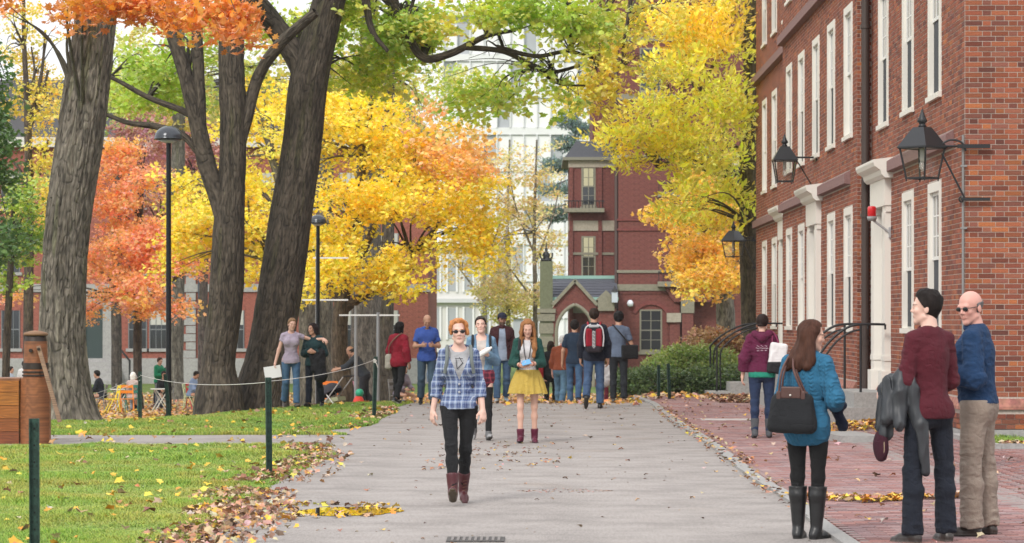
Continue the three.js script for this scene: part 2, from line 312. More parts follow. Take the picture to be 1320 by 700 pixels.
    for (const o of open) {
      const c = (o.u0 + o.u1) / 2;
      if (!o.door) {
        const win = group('window', hall), [v0, v1] = [o.v0, o.v1];
        const f = new Geo(), x0 = w.x - 0.022, x1 = w.x + 0.14;
        f.span(x0, x1, v0 + 0.075, v1, -o.u0 - 0.002, -o.u0 - 0.132); f.span(x0, x1, v0 + 0.075, v1, -o.u1 + 0.132, -o.u1 + 0.002); f.span(x0 + 0.001, x1, v1 - 0.13, v1 - 0.002, -o.u0 - 0.133, -o.u1 + 0.133);
        f.build('frame', frameMat, win);
        new Geo().span(w.x - 0.055, w.x + 0.15, v0, v0 + 0.073, -o.u0 + 0.02, -o.u1 - 0.02).build('sill', frameMat, win);
        const mid = (v0 + v1) / 2 + (wn % 5 === 3 ? -0.1 : 0), ia = o.u0 + 0.135, ib = o.u1 - 0.135;
        for (const [a, b, dx, nm] of [[mid - 0.02, v1 - 0.132, 0.028, 'upper_sash'], [v0 + 0.076, mid + 0.02, 0.062, 'lower_sash']]) {
          const q = new Geo(), xa = w.x + dx, xb = xa + 0.03;
          q.span(xa, xb, a, a + 0.05, -ia, -ib); q.span(xa, xb, b - 0.045, b, -ia, -ib); q.span(xa, xb, a + 0.05, b - 0.045, -ia, -ia - 0.05); q.span(xa, xb, a + 0.05, b - 0.045, -ib + 0.05, -ib);
          for (let k = 1; k < 3; k++) { const u = mix(ia + 0.05, ib - 0.05, k / 3); q.span(xa + 0.004, xb - 0.004, a + 0.05, b - 0.045, -u + 0.011, -u - 0.011); const vv = mix(a + 0.05, b - 0.045, k / 3); q.span(xa + 0.006, xb - 0.006, vv - 0.011, vv + 0.011, -ia - 0.05, -ib + 0.05); }
          q.build(nm, sashMat, win);
          new Geo().span(xa + 0.012, xa + 0.018, a + 0.03, b - 0.02, -ia - 0.02, -ib + 0.02).build('pane', darkGlassMat, win);
          if (dx < 0.05 || wn % 4 === 1) new Geo().span(xa + 0.05, xa + 0.055, a, b, -ia, -ib).build('blind', blind, win);
        }
        if (wn % 7 !== 2) new Geo().span(w.x + 0.046, w.x + 0.05, v0 + 0.1, mid, -ia - 0.01, -ib + 0.01).build('dark_screen_panel', darkScreenMat, win);  // dark matte panel added so the lower sash reads dark, not mirroring sky
        wn++;
      } else {
        const dr = group('doorway', hall), base = 0.52;
        const p = new Geo();                                     // pilasters on plinth blocks, entablature, cornice
        const PX = w.x - 0.13;
        for (const sgn of [-1, 1]) { const pil = new Geo(), u = c + sgn * 0.66; pil.span(PX + 0.03, w.x + 0.05, base + 0.3, 3.3, -u + 0.17, -u - 0.17); pil.span(PX + 0.045, w.x + 0.05, 3.302, 3.4, -u + 0.2, -u - 0.2); pil.span(PX + 0.02, w.x + 0.05, base + 0.46, base + 0.54, -u + 0.19, -u - 0.19); pil.build('pilaster', frameMat, dr); }
        for (const sgn of [-1, 1]) { const u = c + sgn * 0.66; new Geo().span(PX - 0.02, w.x + 0.05, base - 0.03, base + 0.3, -u + 0.2, -u - 0.2).build('plinth_block', frameMat, dr); }
        p.span(PX + 0.02, w.x + 0.05, 3.402, 3.82, -c + 0.88, -c - 0.88);
        p.build('entablature', frameMat, dr);
        const pr = [[0.2, 3.822], [0.0, 3.822], [-0.05, 3.87], [-0.07, 3.94], [-0.16, 4.0], [-0.185, 4.06], [-0.185, 4.1], [0.2, 4.15]];
        new Geo().prism(pr, 2.2, new THREE.Matrix4().makeTranslation(PX, 0, -c - 1.1)).build('cornice', frameMat, dr);
        const leaf = new Geo().span(w.x + 0.1, w.x + 0.16, base + 0.02, 2.68, -c + 0.48, -c - 0.48).build('door', doorMat, dr);
        const pn = new Geo(); for (const [a, b] of [[0.7, 1.2], [1.32, 1.95], [2.07, 2.56]]) for (const sgn of [-1, 1]) pn.box(w.x + 0.096, (a + b) / 2, -c + sgn * 0.22, 0.02, b - a, 0.34); pn.build('door_panel', doorMat, dr);
        new Geo().rod([w.x + 0.06, 1.5, -c + 0.42], [w.x + 0.1, 1.5, -c + 0.42], 0.03).build('door_knob', M([0.5, 0.38, 0.14], 0.35, { metalness: 0.9 }), dr);
        const tr = new Geo(); tr.span(w.x + 0.06, w.x + 0.16, 2.69, 2.78, -c + 0.5, -c - 0.5); for (let k = 0; k < 4; k++) tr.span(w.x + 0.08, w.x + 0.14, 2.78, 3.4, -c + 0.48 - k * 0.31, -c + 0.455 - k * 0.31); tr.build('transom_frame', frameMat, dr);
        new Geo().span(w.x + 0.1, w.x + 0.11, 2.78, 3.4, -c + 0.5, -c - 0.5).build('transom_pane', darkGlassMat, dr);
      }
    }
  }
  // end wall that faces the path corner, and the narrow returns of the centre pavilion
  const gable = (x0, x1, z) => new Geo().span(x0, x1, -1.4, top, z, z - 0.3);
  gable(XW + 0.361, 18.5, -34).build('end_wall', mortar, hall);
  const endBricks = [];
  layBricks(XW, 9.6, 0.62, top, [], (u, v, len) => endBricks.push({ u, v, m: MX(u, v, -34.0095 + rr(-0.0014, 0.0014), 0, 0, 0, len, BR.h - BR.joint, 0.03), c: toneOf() }));
  const gz = -33.93;
  new Geo().prism([[0, 0.46], [0.07, 0.46], [0.07, 0.5], [0.015, 0.6], [0, 0.6]], 12.9, new THREE.Matrix4().makeBasis(V(0, 0, 1), V(0, 1, 0), V(-1, 0, 0)).setPosition(18.4, 0, -34.0)).build('water_table', M([0.42, 0.19, 0.14], 0.9, { map: rep(brickTex, 1, 1) }), hall);
  new Geo().span(XW - 0.028, 18.4, 0.21, 0.455, -33.972, -34.1).build('foundation', mortar, hall);
  layBricks(XW - 0.04, 9.6, 0.205, 0.455, [], (u, v, len) => bricks.push({ m: MX(u, v, -33.97, 0, 0, 0, len, BR.h - BR.joint, 0.03), c: toneOf().map((k) => k * 0.92) }));
  new Geo().span(XW - 0.053, 18.4, -0.3, 0.2, -33.93, -34.2).build('plinth', granite, hall);
  endBricks.sort((a, b) => (Math.abs(a.u - 5.9) * 2 + Math.abs(a.v - 3.2)) - (Math.abs(b.u - 5.9) * 2 + Math.abs(b.v - 3.2)));
  const unit = new THREE.BoxGeometry(1, 1, 1);
  const bm = brickTones.flatMap((c) => [0.8, 1.14].map((s) => M(c.map((k) => k * s), 0.9, { map: rep(brickTex, 1.5, 1.5), bumpMap: grainBump, bumpScale: 0.002 })));
  const wt = [0, 0, 0, 1, 1, 1, 2, 2, 3, 3, 4, 5, 5, 6, 7, 7];
  endBricks.slice(0, 300).forEach((it) => { const b = mesh('brick', unit, bm[pick(wt) * 2 + (rnd() < 0.5 ? 0 : 1)], hall); it.m.decompose(b.position, b.quaternion, b.scale); });
  bricks.push(...endBricks.slice(300));
  new Geo().span(XC + 0.01, XW + 0.3, -1, top, -43.366, -43.6).build('return_wall', mortar, hall);
  layBricks(XC - 0.004, XW, 0.21, top, [], (u, v, len) => bricks.push({ m: MX(u, v, -43.3695, 0, 0, 0, len, BR.h - BR.joint, 0.03), c: toneOf() }));
  new Geo().span(XW + 0.1, 18.5, -1, top, -65.6, -65.9).build('end_wall', mortar, hall);
  new Geo().span(18.2, 18.5, -1, top, -34.3, -65.6).build('rear_wall', mortar, hall);
  scatter('brickwork', unit, brickMat, bricks, hall);
  // eaves and hipped roof, above the frame
  const e = new Geo(); e.span(XC - 0.45, 19, top, top + 0.35, -33.55, -66.35); e.build('eaves_cornice', frameMat, hall);
  const rg = new THREE.BufferGeometry(); const a = [XC - 0.45, top + 0.352, -33.5], b = [19, top + 0.352, -33.5], c2 = [19, top + 0.352, -66.4], d2 = [XC - 0.45, top + 0.352, -66.4], r1 = [11.9, 14.6, -40], r2 = [11.9, 14.6, -60];
  rg.setAttribute('position', new THREE.Float32BufferAttribute([...a, ...b, ...r1, ...b, ...c2, ...r2, ...b, ...r2, ...r1, ...c2, ...d2, ...r2, ...d2, ...a, ...r1, ...d2, ...r1, ...r2], 3)); rg.computeVertexNormals();
  new Geo().add(rg).build('roof', M([0.1, 0.1, 0.11], 0.8), hall);
  // downpipe in the corner of the pavilion
  const dp = group('downpipe', hall), pipeMat = M([0.06, 0.042, 0.036], 0.5, { metalness: 0.2 });
  new Geo().rod([5.44, 0.3, -43.24], [5.44, top, -43.24], 0.066, 0.066, 14).build('pipe', pipeMat, dp);
  for (const y of [1.2, 3.3, 4.05, 6.4, 8.8]) new Geo().rod([5.44, y, -43.24], [5.44, y + 0.07, -43.24], 0.082, 0.082, 14).build('collar', y === 4.05 ? M([0.3, 0.3, 0.33], 0.5) : pipeMat, dp);
  const cd = group('conduit', hall), cdm = M([0.26, 0.25, 0.245], 0.45, { metalness: 0.4 });
  new Geo().rod([XW - 0.03, 0.2, -33.965], [XW - 0.03, 4.0, -33.965], 0.016).build('pipe', cdm, cd);
  for (const y of [1.0, 1.9, 2.8, 3.6]) new Geo().box(XW - 0.02, y, -33.968, 0.08, 0.025, 0.045).build('clip', cdm, cd);
}
// granite steps with iron handrails at the doorways
function stepsAt(d, xFace, label, lv) {
  const t = thing('granite_steps', label, 'steps', [xFace, 0, -d]);
  const g = gy(xFace - 0.6, d);
  lv.forEach(([y, out, half], i) => { const lo = i < lv.length - 1 ? lv[i + 1][0] - 0.002 : g - 0.1; new Geo().span(-out, -0.06, lo, Math.max(y, g + 0.04), -half, half).build('step', granite, t); });
  return t;
}
function handrail(d, xFace, label, near, out) {                  // near: where the level rail ends; out: where it comes down
  const t = thing('iron_handrail', label, 'handrail', [xFace, 0, -d], 0, 'handrails at the hall doorways');
  for (const s of [1.05, -1.05]) {
    const rail = new Geo(), m = (k) => -mix(near, out, k);
    rail.tube([[-0.12, 1.55, s], [-near, 1.55, s], [m(0.25), 1.52, s], [m(0.55), 1.4, s], [m(0.85), 1.2, s], [m(1), 1.04, s], [m(1.02), 0.98, s]], 0.022, 40);
    rail.rod([-0.12, 1.55, s], [-0.12, 1.47, s], 0.016);
    rail.build('rail', iron, t);
    const r2 = new Geo(); r2.tube([[-near, 1.47, s], [m(0.25), 1.43, s], [m(0.55), 1.3, s], [m(0.8), 1.1, s], [m(0.9), 0.98, s], [m(0.92), 0.1, s]], 0.018, 40); r2.build('lower_rail', iron, t);
    new Geo().rod([-near, 0.45, s], [-near, 1.55, s], 0.02).build('post', iron, t);
    new Geo().rod([m(1), 0.02, s], [m(1), 1.06, s], 0.02).build('post', iron, t);
  }
  return t;
}
const SHORT = [[0.5, 0.62, 1.2], [0.27, 1.0, 1.4]], LONG = [[0.5, 0.95, 1.15], [0.28, 1.33, 1.42], [0.08, 1.8, 1.75]];
stepsAt(41.85, XW, 'granite steps below the white doorway with the red beacon', SHORT);
stepsAt(49.6, XC, 'granite steps at the middle doorway of the brick hall', SHORT);
stepsAt(58.05, XW, 'granite steps at the doorway beside the hedge', LONG);
handrail(41.85, XW, 'black iron handrails of the doorway with the red beacon', 0.5, 1.15);
handrail(58.05, XW, 'black iron handrails of the doorway beside the hedge', 0.6, 1.6);

// lantern: tapered glazed box under a four-sided hood, in its own axes hung at the arm's end
function lantern(name, label, p, turn, arm) {
  const t = thing(name, label, 'wall lantern', p, 0, 'wall lanterns of the brick hall');
  const L = group('lantern_head', t); L.rotation.y = turn;
  const hw = 0.145, tw = 0.205, fr = new Geo();
  const frame4 = (y, h, w, th) => { for (const s of [-1, 1]) { fr.box(s * w, y, 0, th, h, w * 2 + th); fr.box(0, y, s * w, w * 2 - th, h, th); } };
  frame4(0.01, 0.022, hw, 0.024); frame4(0.4, 0.026, tw, 0.028);
  for (const sx of [-1, 1]) for (const sz of [-1, 1]) fr.rod([sx * hw, 0.01, sz * hw], [sx * tw, 0.4, sz * tw], 0.014, 0.014, 6);
  for (const sx of [-1, 1]) for (const sz of [-1, 1]) fr.rod([sx * hw, 0, sz * hw], [sx * hw, -0.03, sz * hw], 0.01, 0.008, 6);
  fr.build('glazing_frame', iron, L);
  const quad = (a, b, c, d) => { const g = new THREE.BufferGeometry(); g.setAttribute('position', new THREE.Float32BufferAttribute([...a, ...b, ...c, ...a, ...c, ...d], 3)); g.computeVertexNormals(); return g; };
  const pane = new THREE.MeshPhysicalMaterial({ color: col([0.9, 0.9, 0.88]), roughness: 0.12, transmission: 1, thickness: 0, ior: 1.45 });
  for (let k = 0; k < 4; k++) { const r = new THREE.Matrix4().makeRotationY(k * Math.PI / 2); new Geo().add(quad([-hw, 0.02, hw], [hw, 0.02, hw], [tw, 0.39, tw], [-tw, 0.39, tw]), r).build('pane', pane, L, false); }
  const hood = new Geo();
  hood.add(new THREE.CylinderGeometry(0.085 * 1.414, 0.228 * 1.414, 0.25, 4, 1), new THREE.Matrix4().makeRotationY(Math.PI / 4).setPosition(0, 0.54, 0));
  hood.box(0, 0.405, 0, 0.46, 0.02, 0.46);
  hood.build('hood', M([0.03, 0.031, 0.034], 0.36, { metalness: 0.35, flatShading: true }), L);
  new Geo().lathe([[0.0, 0.665], [0.05, 0.666], [0.05, 0.69], [0.038, 0.7], [0.045, 0.72], [0.07, 0.745], [0.045, 0.79], [0.024, 0.85], [0.016, 0.87], [0.02, 0.885], [0.0, 0.9]], 0, 0, 0, 14).build('finial', iron, L);
  new Geo().lathe([[0, 0.22], [0.025, 0.225], [0.035, 0.26], [0.03, 0.3], [0.035, 0.39], [0, 0.39]], 0, 0, 0, 12).build('bulb_holder', M([0.5, 0.49, 0.46], 0.5), L);
  new Geo().lathe([[0, 0.1], [0.03, 0.12], [0.042, 0.16], [0.035, 0.2], [0.02, 0.225]], 0, 0, 0, 14).build('bulb', new THREE.MeshPhysicalMaterial({ color: col([0.9, 0.9, 0.88]), roughness: 0.1, transmission: 0.8, thickness: 0 }), L);
  const br = new Geo(); arm(br); br.build('bracket', iron, t);
}
const cornerArm = (br) => {                                      // fixed flat on the end wall, reaching round the corner
  br.box(0.66, 0.42, 0.02, 0.42, 0.05, 0.04); br.box(0.68, -0.26, 0.02, 0.38, 0.04, 0.04);
  br.tube([[0.2, 0.42, 0.02], [0.36, 0.5, 0.02], [0.5, 0.47, 0.02], [0.56, 0.36, 0.02]], 0.014, 24);
  br.rod([0.2, 0.42, 0.02], [0.5, 0.42, 0.02], 0.014); br.rod([0.25, 0.33, 0.02], [0.54, -0.24, 0.02], 0.013); br.tube([[0.54, -0.24, 0.02], [0.5, -0.3, 0.02], [0.47, -0.26, 0.02], [0.5, -0.22, 0.02]], 0.011, 16);
};
lantern('wall_lantern', 'big black lantern on the hall corner above the bald man', [5.0, 3.43, -33.93], Math.PI / 4, cornerArm);
lantern('wall_lantern', 'black lantern on a straight arm over the middle doorway of the hall', [4.72, 4.22, -49.6], 0, (br) => { br.rod([0.19, 0.46, -0.06], [0.6, 0.46, -0.06], 0.014); br.rod([0.19, 0.46, 0.06], [0.6, 0.46, 0.06], 0.014); br.box(0.59, 0.46, 0, 0.02, 0.14, 0.2); br.rod([0.22, 0.42, 0], [0.6, -0.22, 0], 0.011); br.box(0.59, -0.22, 0, 0.02, 0.1, 0.06); });
lantern('wall_lantern', 'black lantern on the hall corner farthest along, in front of yellow foliage', [5.0, 3.2, -65.97], Math.PI / 4, (br) => { cornerArm(br); });
{
  const t = thing('red_beacon', 'red alarm beacon on a bracket beside the white doorway', 'beacon', [XW - 0.3, 3.2, -41.0]);
  new Geo().lathe([[0, 0.0], [0.07, 0.0], [0.07, 0.13], [0.055, 0.155], [0, 0.16]], 0, 0.03, 0, 18).build('lens', new THREE.MeshPhysicalMaterial({ color: col([0.62, 0.012, 0.02]), roughness: 0.25, clearcoat: 0.5 }), t);
  new Geo().lathe([[0, -0.04], [0.06, -0.04], [0.078, 0.0], [0.078, 0.028], [0, 0.028]], 0, 0, 0, 18).build('base', M([0.3, 0.3, 0.3], 0.5), t);
  const b = new Geo(); b.rod([0.02, -0.03, 0], [0.27, -0.22, 0], 0.018); b.box(0.275, -0.22, 0, 0.03, 0.16, 0.07); b.build('bracket', M([0.42, 0.42, 0.43], 0.5, { metalness: 0.3 }), t);
}

// ---------------------------------------------------------------- the Victorian brick hall with its gothic porch, far along the path
{
  const red = M([0.225, 0.075, 0.06], 0.9, { map: rep(brickTex, 1.2, 3.5), bumpMap: grainBump, bumpScale: 0.01 }), stone = M([0.27, 0.25, 0.19], 0.9, { map: rep(stoneTex, 0.7, 0.7) }), pale = M([0.42, 0.37, 0.30], 0.9, { map: rep(stoneTex, 0.7, 0.7) });
  const slate = M([0.10, 0.105, 0.13], 0.6, { map: rep(stoneTex, 1.5, 1.5) }), copper = M([0.26, 0.44, 0.38], 0.7), dkred = M([0.24, 0.068, 0.058], 0.9, { map: rep(brickTex, 1.2, 3.5) });
  const sash = M([0.2, 0.19, 0.15], 0.6), shade = M([0.5, 0.46, 0.3], 0.8);
  const t = thing('gothic_brick_hall', 'tall dark red brick hall with stone bands and a gothic porch', 'building', [0, 0, -130]);
  const G = (...a) => new Geo().span(...a);
  G(4.17, 7.2, -2.2, 19.5, -12, 0).build('main_wall', red, t);
  G(1.8, 4.168, -2.2, 9.7, -9, -1.2).build('bay_wall', red, t);
  G(2.95, 4.167, 9.7, 19.5, -9.4, -1.6).build('turret_wall', red, t);
  G(7.202, 16, -2.2, 19.5, -12.4, -0.9).build('side_wall', red, t);
  for (const [y, h, m] of [[3.98, 0.14, stone], [3.1, 0.32, stone], [6.06, 0.1, dkred], [6.55, 0.1, dkred], [9.6, 0.2, stone], [12.5, 0.3, stone], [15.4, 0.2, stone]]) G(4.1, 7.262, y, y + h, -1, 0.07).build('stone_band', m, t);
  for (const [y, h] of [[4.9, 0.12], [6.1, 0.5], [9.25, 0.48], [2.0, 0.3]]) G(1.73, 4.1, y, y + h, -3, -1.13).build('stone_band', y < 7 && y > 6 || y > 9 ? pale : stone, t);
  for (let i = 0; i < 14; i++) new Geo().box(4.3 + i * 0.21, 3.0, 0.03, 0.1, 0.1, 0.1).build('dentil', red, t);
  for (const x of [1.86, 3.3, 4.1]) G(x - 0.09, x + 0.09, -2, 9.25, -1.3, -1.06).build('corner_shaft', red, t);
  // hipped slate roof of the bay
  new Geo().prism([[1.55, 9.75], [4.1, 9.75], [3.7, 10.55], [2.1, 10.55]], 7.5, new THREE.Matrix4().makeTranslation(0, 0, -8.6)).build('bay_roof', slate, t);
  G(1.45, 4.1, 9.6, 9.752, -8.9, -0.9).build('gutter', sash, t);
  // windows
  const win = (x0, x1, y0, y1, z, blindTop) => {
    const w = group('window', t);
    G(x0 - 0.08, x1 + 0.08, y0 - 0.1, y1 + 0.08, z - 0.1, z + 0.03).build('surround', stone, w);
    G(x0, x1, y0, y1, z - 0.05, z + 0.036).build('pane', darkGlassMat, w);
    const f = new Geo(); f.span(x0, x1, (y0 + y1) / 2 - 0.03, (y0 + y1) / 2 + 0.03, z + 0.02, z + 0.06); f.span((x0 + x1) / 2 - 0.02, (x0 + x1) / 2 + 0.02, y0, y1, z + 0.02, z + 0.055);
    for (const q of [0.25, 0.75]) f.span(x0, x1, mix(y0, y1, q) - 0.015, mix(y0, y1, q) + 0.015, z + 0.02, z + 0.05);
    f.build('glazing_bars', sash, w);
    if (blindTop) G(x0 + 0.03, x1 - 0.03, mix(y0, y1, 0.52), y1, z, z + 0.04).build('blind', shade, w);
    G(x0 - 0.15, x1 + 0.15, y0 - 0.24, y0 - 0.1, z - 0.05, z + 0.12).build('sill', stone, w);
  };
  win(2.45, 3.0, 3.85, 5.75, -1.2, true); win(2.45, 3.0, 7.4, 9.2, -1.2, true);
  win(5.3, 6.25, 0.2, 2.1, 0, false); win(7.9, 8.7, 4.4, 6.2, -0.9, true); win(7.9, 8.7, 8.4, 10.2, -0.9, false); win(5.3, 6.2, 13, 15, 0, false); win(9.9, 10.8, 8.4, 10.2, -0.9, true); win(9.9, 10.8, 4.4, 6.2, -0.9, true);
  // segmental arch over the low window
  const arch = (cx, cy, r0, r1, a0, a1, n, z0, dz) => { const p = []; for (let i = 0; i <= n; i++) { const a = mix(a0, a1, i / n); p.push([cx + Math.cos(a) * r1, cy + Math.sin(a) * r1]); } for (let i = n; i >= 0; i--) { const a = mix(a0, a1, i / n); p.push([cx + Math.cos(a) * r0, cy + Math.sin(a) * r0]); } return new Geo().prism(p, dz, new THREE.Matrix4().makeTranslation(0, 0, z0)); };
  arch(5.78, 1.55, 0.86, 1.06, 0.5, Math.PI - 0.5, 14, 0, 0.09).build('brick_arch', dkred, t);
  // balconies, corbels, buttress
  for (const y of [3.3, 7.7]) { const b = group('balcony', t); G(6.1, 9.4, y, y + 0.25, -0.9, 0.55).build('slab', stone, b); new Geo().prism([[6.4, y], [9.1, y], [8.7, y - 0.75], [6.9, y - 0.75]], 1.0, new THREE.Matrix4().makeTranslation(0, 0, -0.8)).build('corbel', red, b); const r = new Geo(); for (let i = 0; i < 16; i++) r.rod([6.15 + i * 0.21, y + 0.25, 0.5], [6.15 + i * 0.21, y + 0.7, 0.5], 0.02, 0.02, 5); r.span(6.1, 9.4, y + 0.68, y + 0.74, 0.47, 0.53); r.build('railing', iron, b); }
  { const b = group('balcony', t); G(1.5, 3.5, 7.0, 7.2, -1.3, -0.5).build('slab', stone, b); const r = new Geo(); for (let i = 0; i < 12; i++) r.rod([1.55 + i * 0.17, 7.2, -0.55], [1.55 + i * 0.17, 7.55, -0.55], 0.018, 0.018, 5); r.span(1.5, 3.5, 7.53, 7.58, -0.58, -0.52); r.build('railing', iron, b); }
  { const b = group('buttress', t); G(7.3, 7.85, -2, 2.9, -0.9, 0.3).build('shaft', red, b); G(7.25, 7.9, 2.0, 2.9, -0.8, 0.36).build('cap', stone, b); G(6.55, 7.25, 1.55, 2.0, -0.5, 0.34).build('weathering', pale, b); G(6.7, 7.2, -2, 1.55, -0.5, 0.2).build('pier', red, b); G(7.2, 7.95, -0.35, -0.1, -0.8, 0.4).build('base_moulding', pale, b); }
  new Geo().rod([4.08, -1.6, -0.15], [4.08, 16, -0.15], 0.09).build('downpipe', M([0.08, 0.05, 0.045], 0.6), t);
  // porch
  const p = group('porch', t);
  const s = new THREE.Shape([[0.9, -2], [4.0, -2], [4.0, 2.2], [3.0, 2.35], [1.99, 3.45], [0.98, 2.35], [0.9, 2.2]].map((q) => new THREE.Vector2(...q)));
  const hole = [[1.1, -1.7]]; hole.push([1.1, 1.1]); for (let i = 1; i <= 8; i++) { const a = i / 8; hole.push([1.1 + 0.89 * (1 - Math.cos(a * 1.25)) / (1 - Math.cos(1.25)), 1.1 + 1.3 * Math.sin(a * 1.25) / Math.sin(1.25)]); } for (let i = 7; i >= 0; i--) { const q = hole[2 + i - 1] ?? [1.1, 1.1]; hole.push([2 * 1.99 - q[0], q[1]]); } hole.push([2.88, -1.7]);
  s.holes.push(new THREE.Path(hole.map((q) => new THREE.Vector2(...q))));
  new Geo().add(new THREE.ExtrudeGeometry(s, { depth: 0.5, bevelEnabled: false }), new THREE.Matrix4().makeTranslation(0, 0, 2)).build('gable_wall', red, p);
  const co = new Geo(); co.box(1.45, 2.98, 2.3, 1.62, 0.16, 0.75, 0, 0, 0.83); co.box(2.53, 2.98, 2.3, 1.62, 0.16, 0.75, 0, 0, -0.83); co.build('coping', stone, p);
  const ar = new Geo(); for (let i = 0; i + 1 < hole.length; i++) { const [a, b] = [hole[i], hole[i + 1]]; ar.rod([a[0], a[1], 2.52], [b[0], b[1], 2.52], 0.1, 0.1, 6); } ar.build('arch_moulding', stone, p);
  const rf = new THREE.BufferGeometry(); rf.setAttribute('position', new THREE.Float32BufferAttribute([0.7, 2.75, 2.2, 4.1, 2.75, 2.2, 4.1, 3.75, -0.9, 0.7, 2.75, 2.2, 4.1, 3.75, -0.9, 0.7, 3.75, -0.9], 3)); rf.computeVertexNormals();
  new Geo().add(rf).build('porch_roof', slate, p);
  for (let k = 0; k < 7; k++) { const a = k / 7; G(0.7, 4.1, mix(2.76, 3.7, a), mix(2.76, 3.7, a) + 0.03, mix(2.2, -0.8, a) - 0.02, mix(2.2, -0.8, a) + 0.04).build('slate_course', slate, p); }
  G(0.7, 4.1, 3.7, 3.86, -1.1, -0.7).build('ridge_flashing', copper, p); G(0.7, 4.1, 2.58, 2.76, 2.0, 2.3).build('copper_gutter', copper, p);
  G(3.1, 3.9, 2.1, 2.62, 1.9, 2.7).build('kneeler', stone, p); new Geo().prism([[3.0, 2.62], [4.0, 2.62], [3.5, 3.1]], 0.8, new THREE.Matrix4().makeTranslation(0, 0, 1.9)).build('kneeler_gablet', stone, p);
  { const q = group('gate_pier', t), green = M([0.17, 0.18, 0.11], 0.9, { map: rep(stoneTex, 0.7, 0.7) }); G(0.3, 0.92, -2, 4.5, 1.8, 2.5).build('shaft', green, q); G(0.2, 1.02, 1.6, 1.95, 1.7, 2.6).build('moulding', stone, q); G(0.16, 1.06, 2.0, 2.2, 1.65, 2.65).build('moulding', stone, q);
    for (const yy of [-0.4, 0.35, 1.0]) G(0.26, 0.96, yy, yy + 0.5, 1.78, 2.54).build('stone_block', stone, q);
    new Geo().lathe([[0, 4.5], [0.3, 4.5], [0.28, 4.6], [0.12, 4.7], [0.2, 4.8], [0.12, 4.92], [0.05, 5.0], [0.09, 5.08], [0.04, 5.15], [0.03, 5.4], [0, 5.42]], 0.61, 0, 2.15, 10).build('finial', iron, q);
    for (let k = 0; k < 4; k++) { const a = k * Math.PI / 2 + 0.4; new Geo().tube([[0.61 + Math.cos(a) * 0.1, 4.55, 2.15 + Math.sin(a) * 0.1], [0.61 + Math.cos(a) * 0.3, 4.7, 2.15 + Math.sin(a) * 0.3], [0.61 + Math.cos(a) * 0.33, 4.9, 2.15 + Math.sin(a) * 0.33]], 0.04, 10).build('scroll', iron, q); } }
  const lamp = group('porch_lamp', t); new Geo().box(3.9, 2.75, 2.9, 0.28, 0.5, 0.28).build('glass', M([0.5, 0.55, 0.62], 0.3), lamp); new Geo().lathe([[0.2, 3.0], [0.05, 3.2], [0, 3.35]], 3.9, 0, 2.9, 8).build('hood', iron, lamp);
  new Geo().lathe([[0, 2.3], [0.14, 2.35], [0.17, 2.5], [0.1, 2.62], [0, 2.65]], 4.75, 0, 0.2, 10).build('wall_light', M([0.75, 0.78, 0.85], 0.3), t);
}
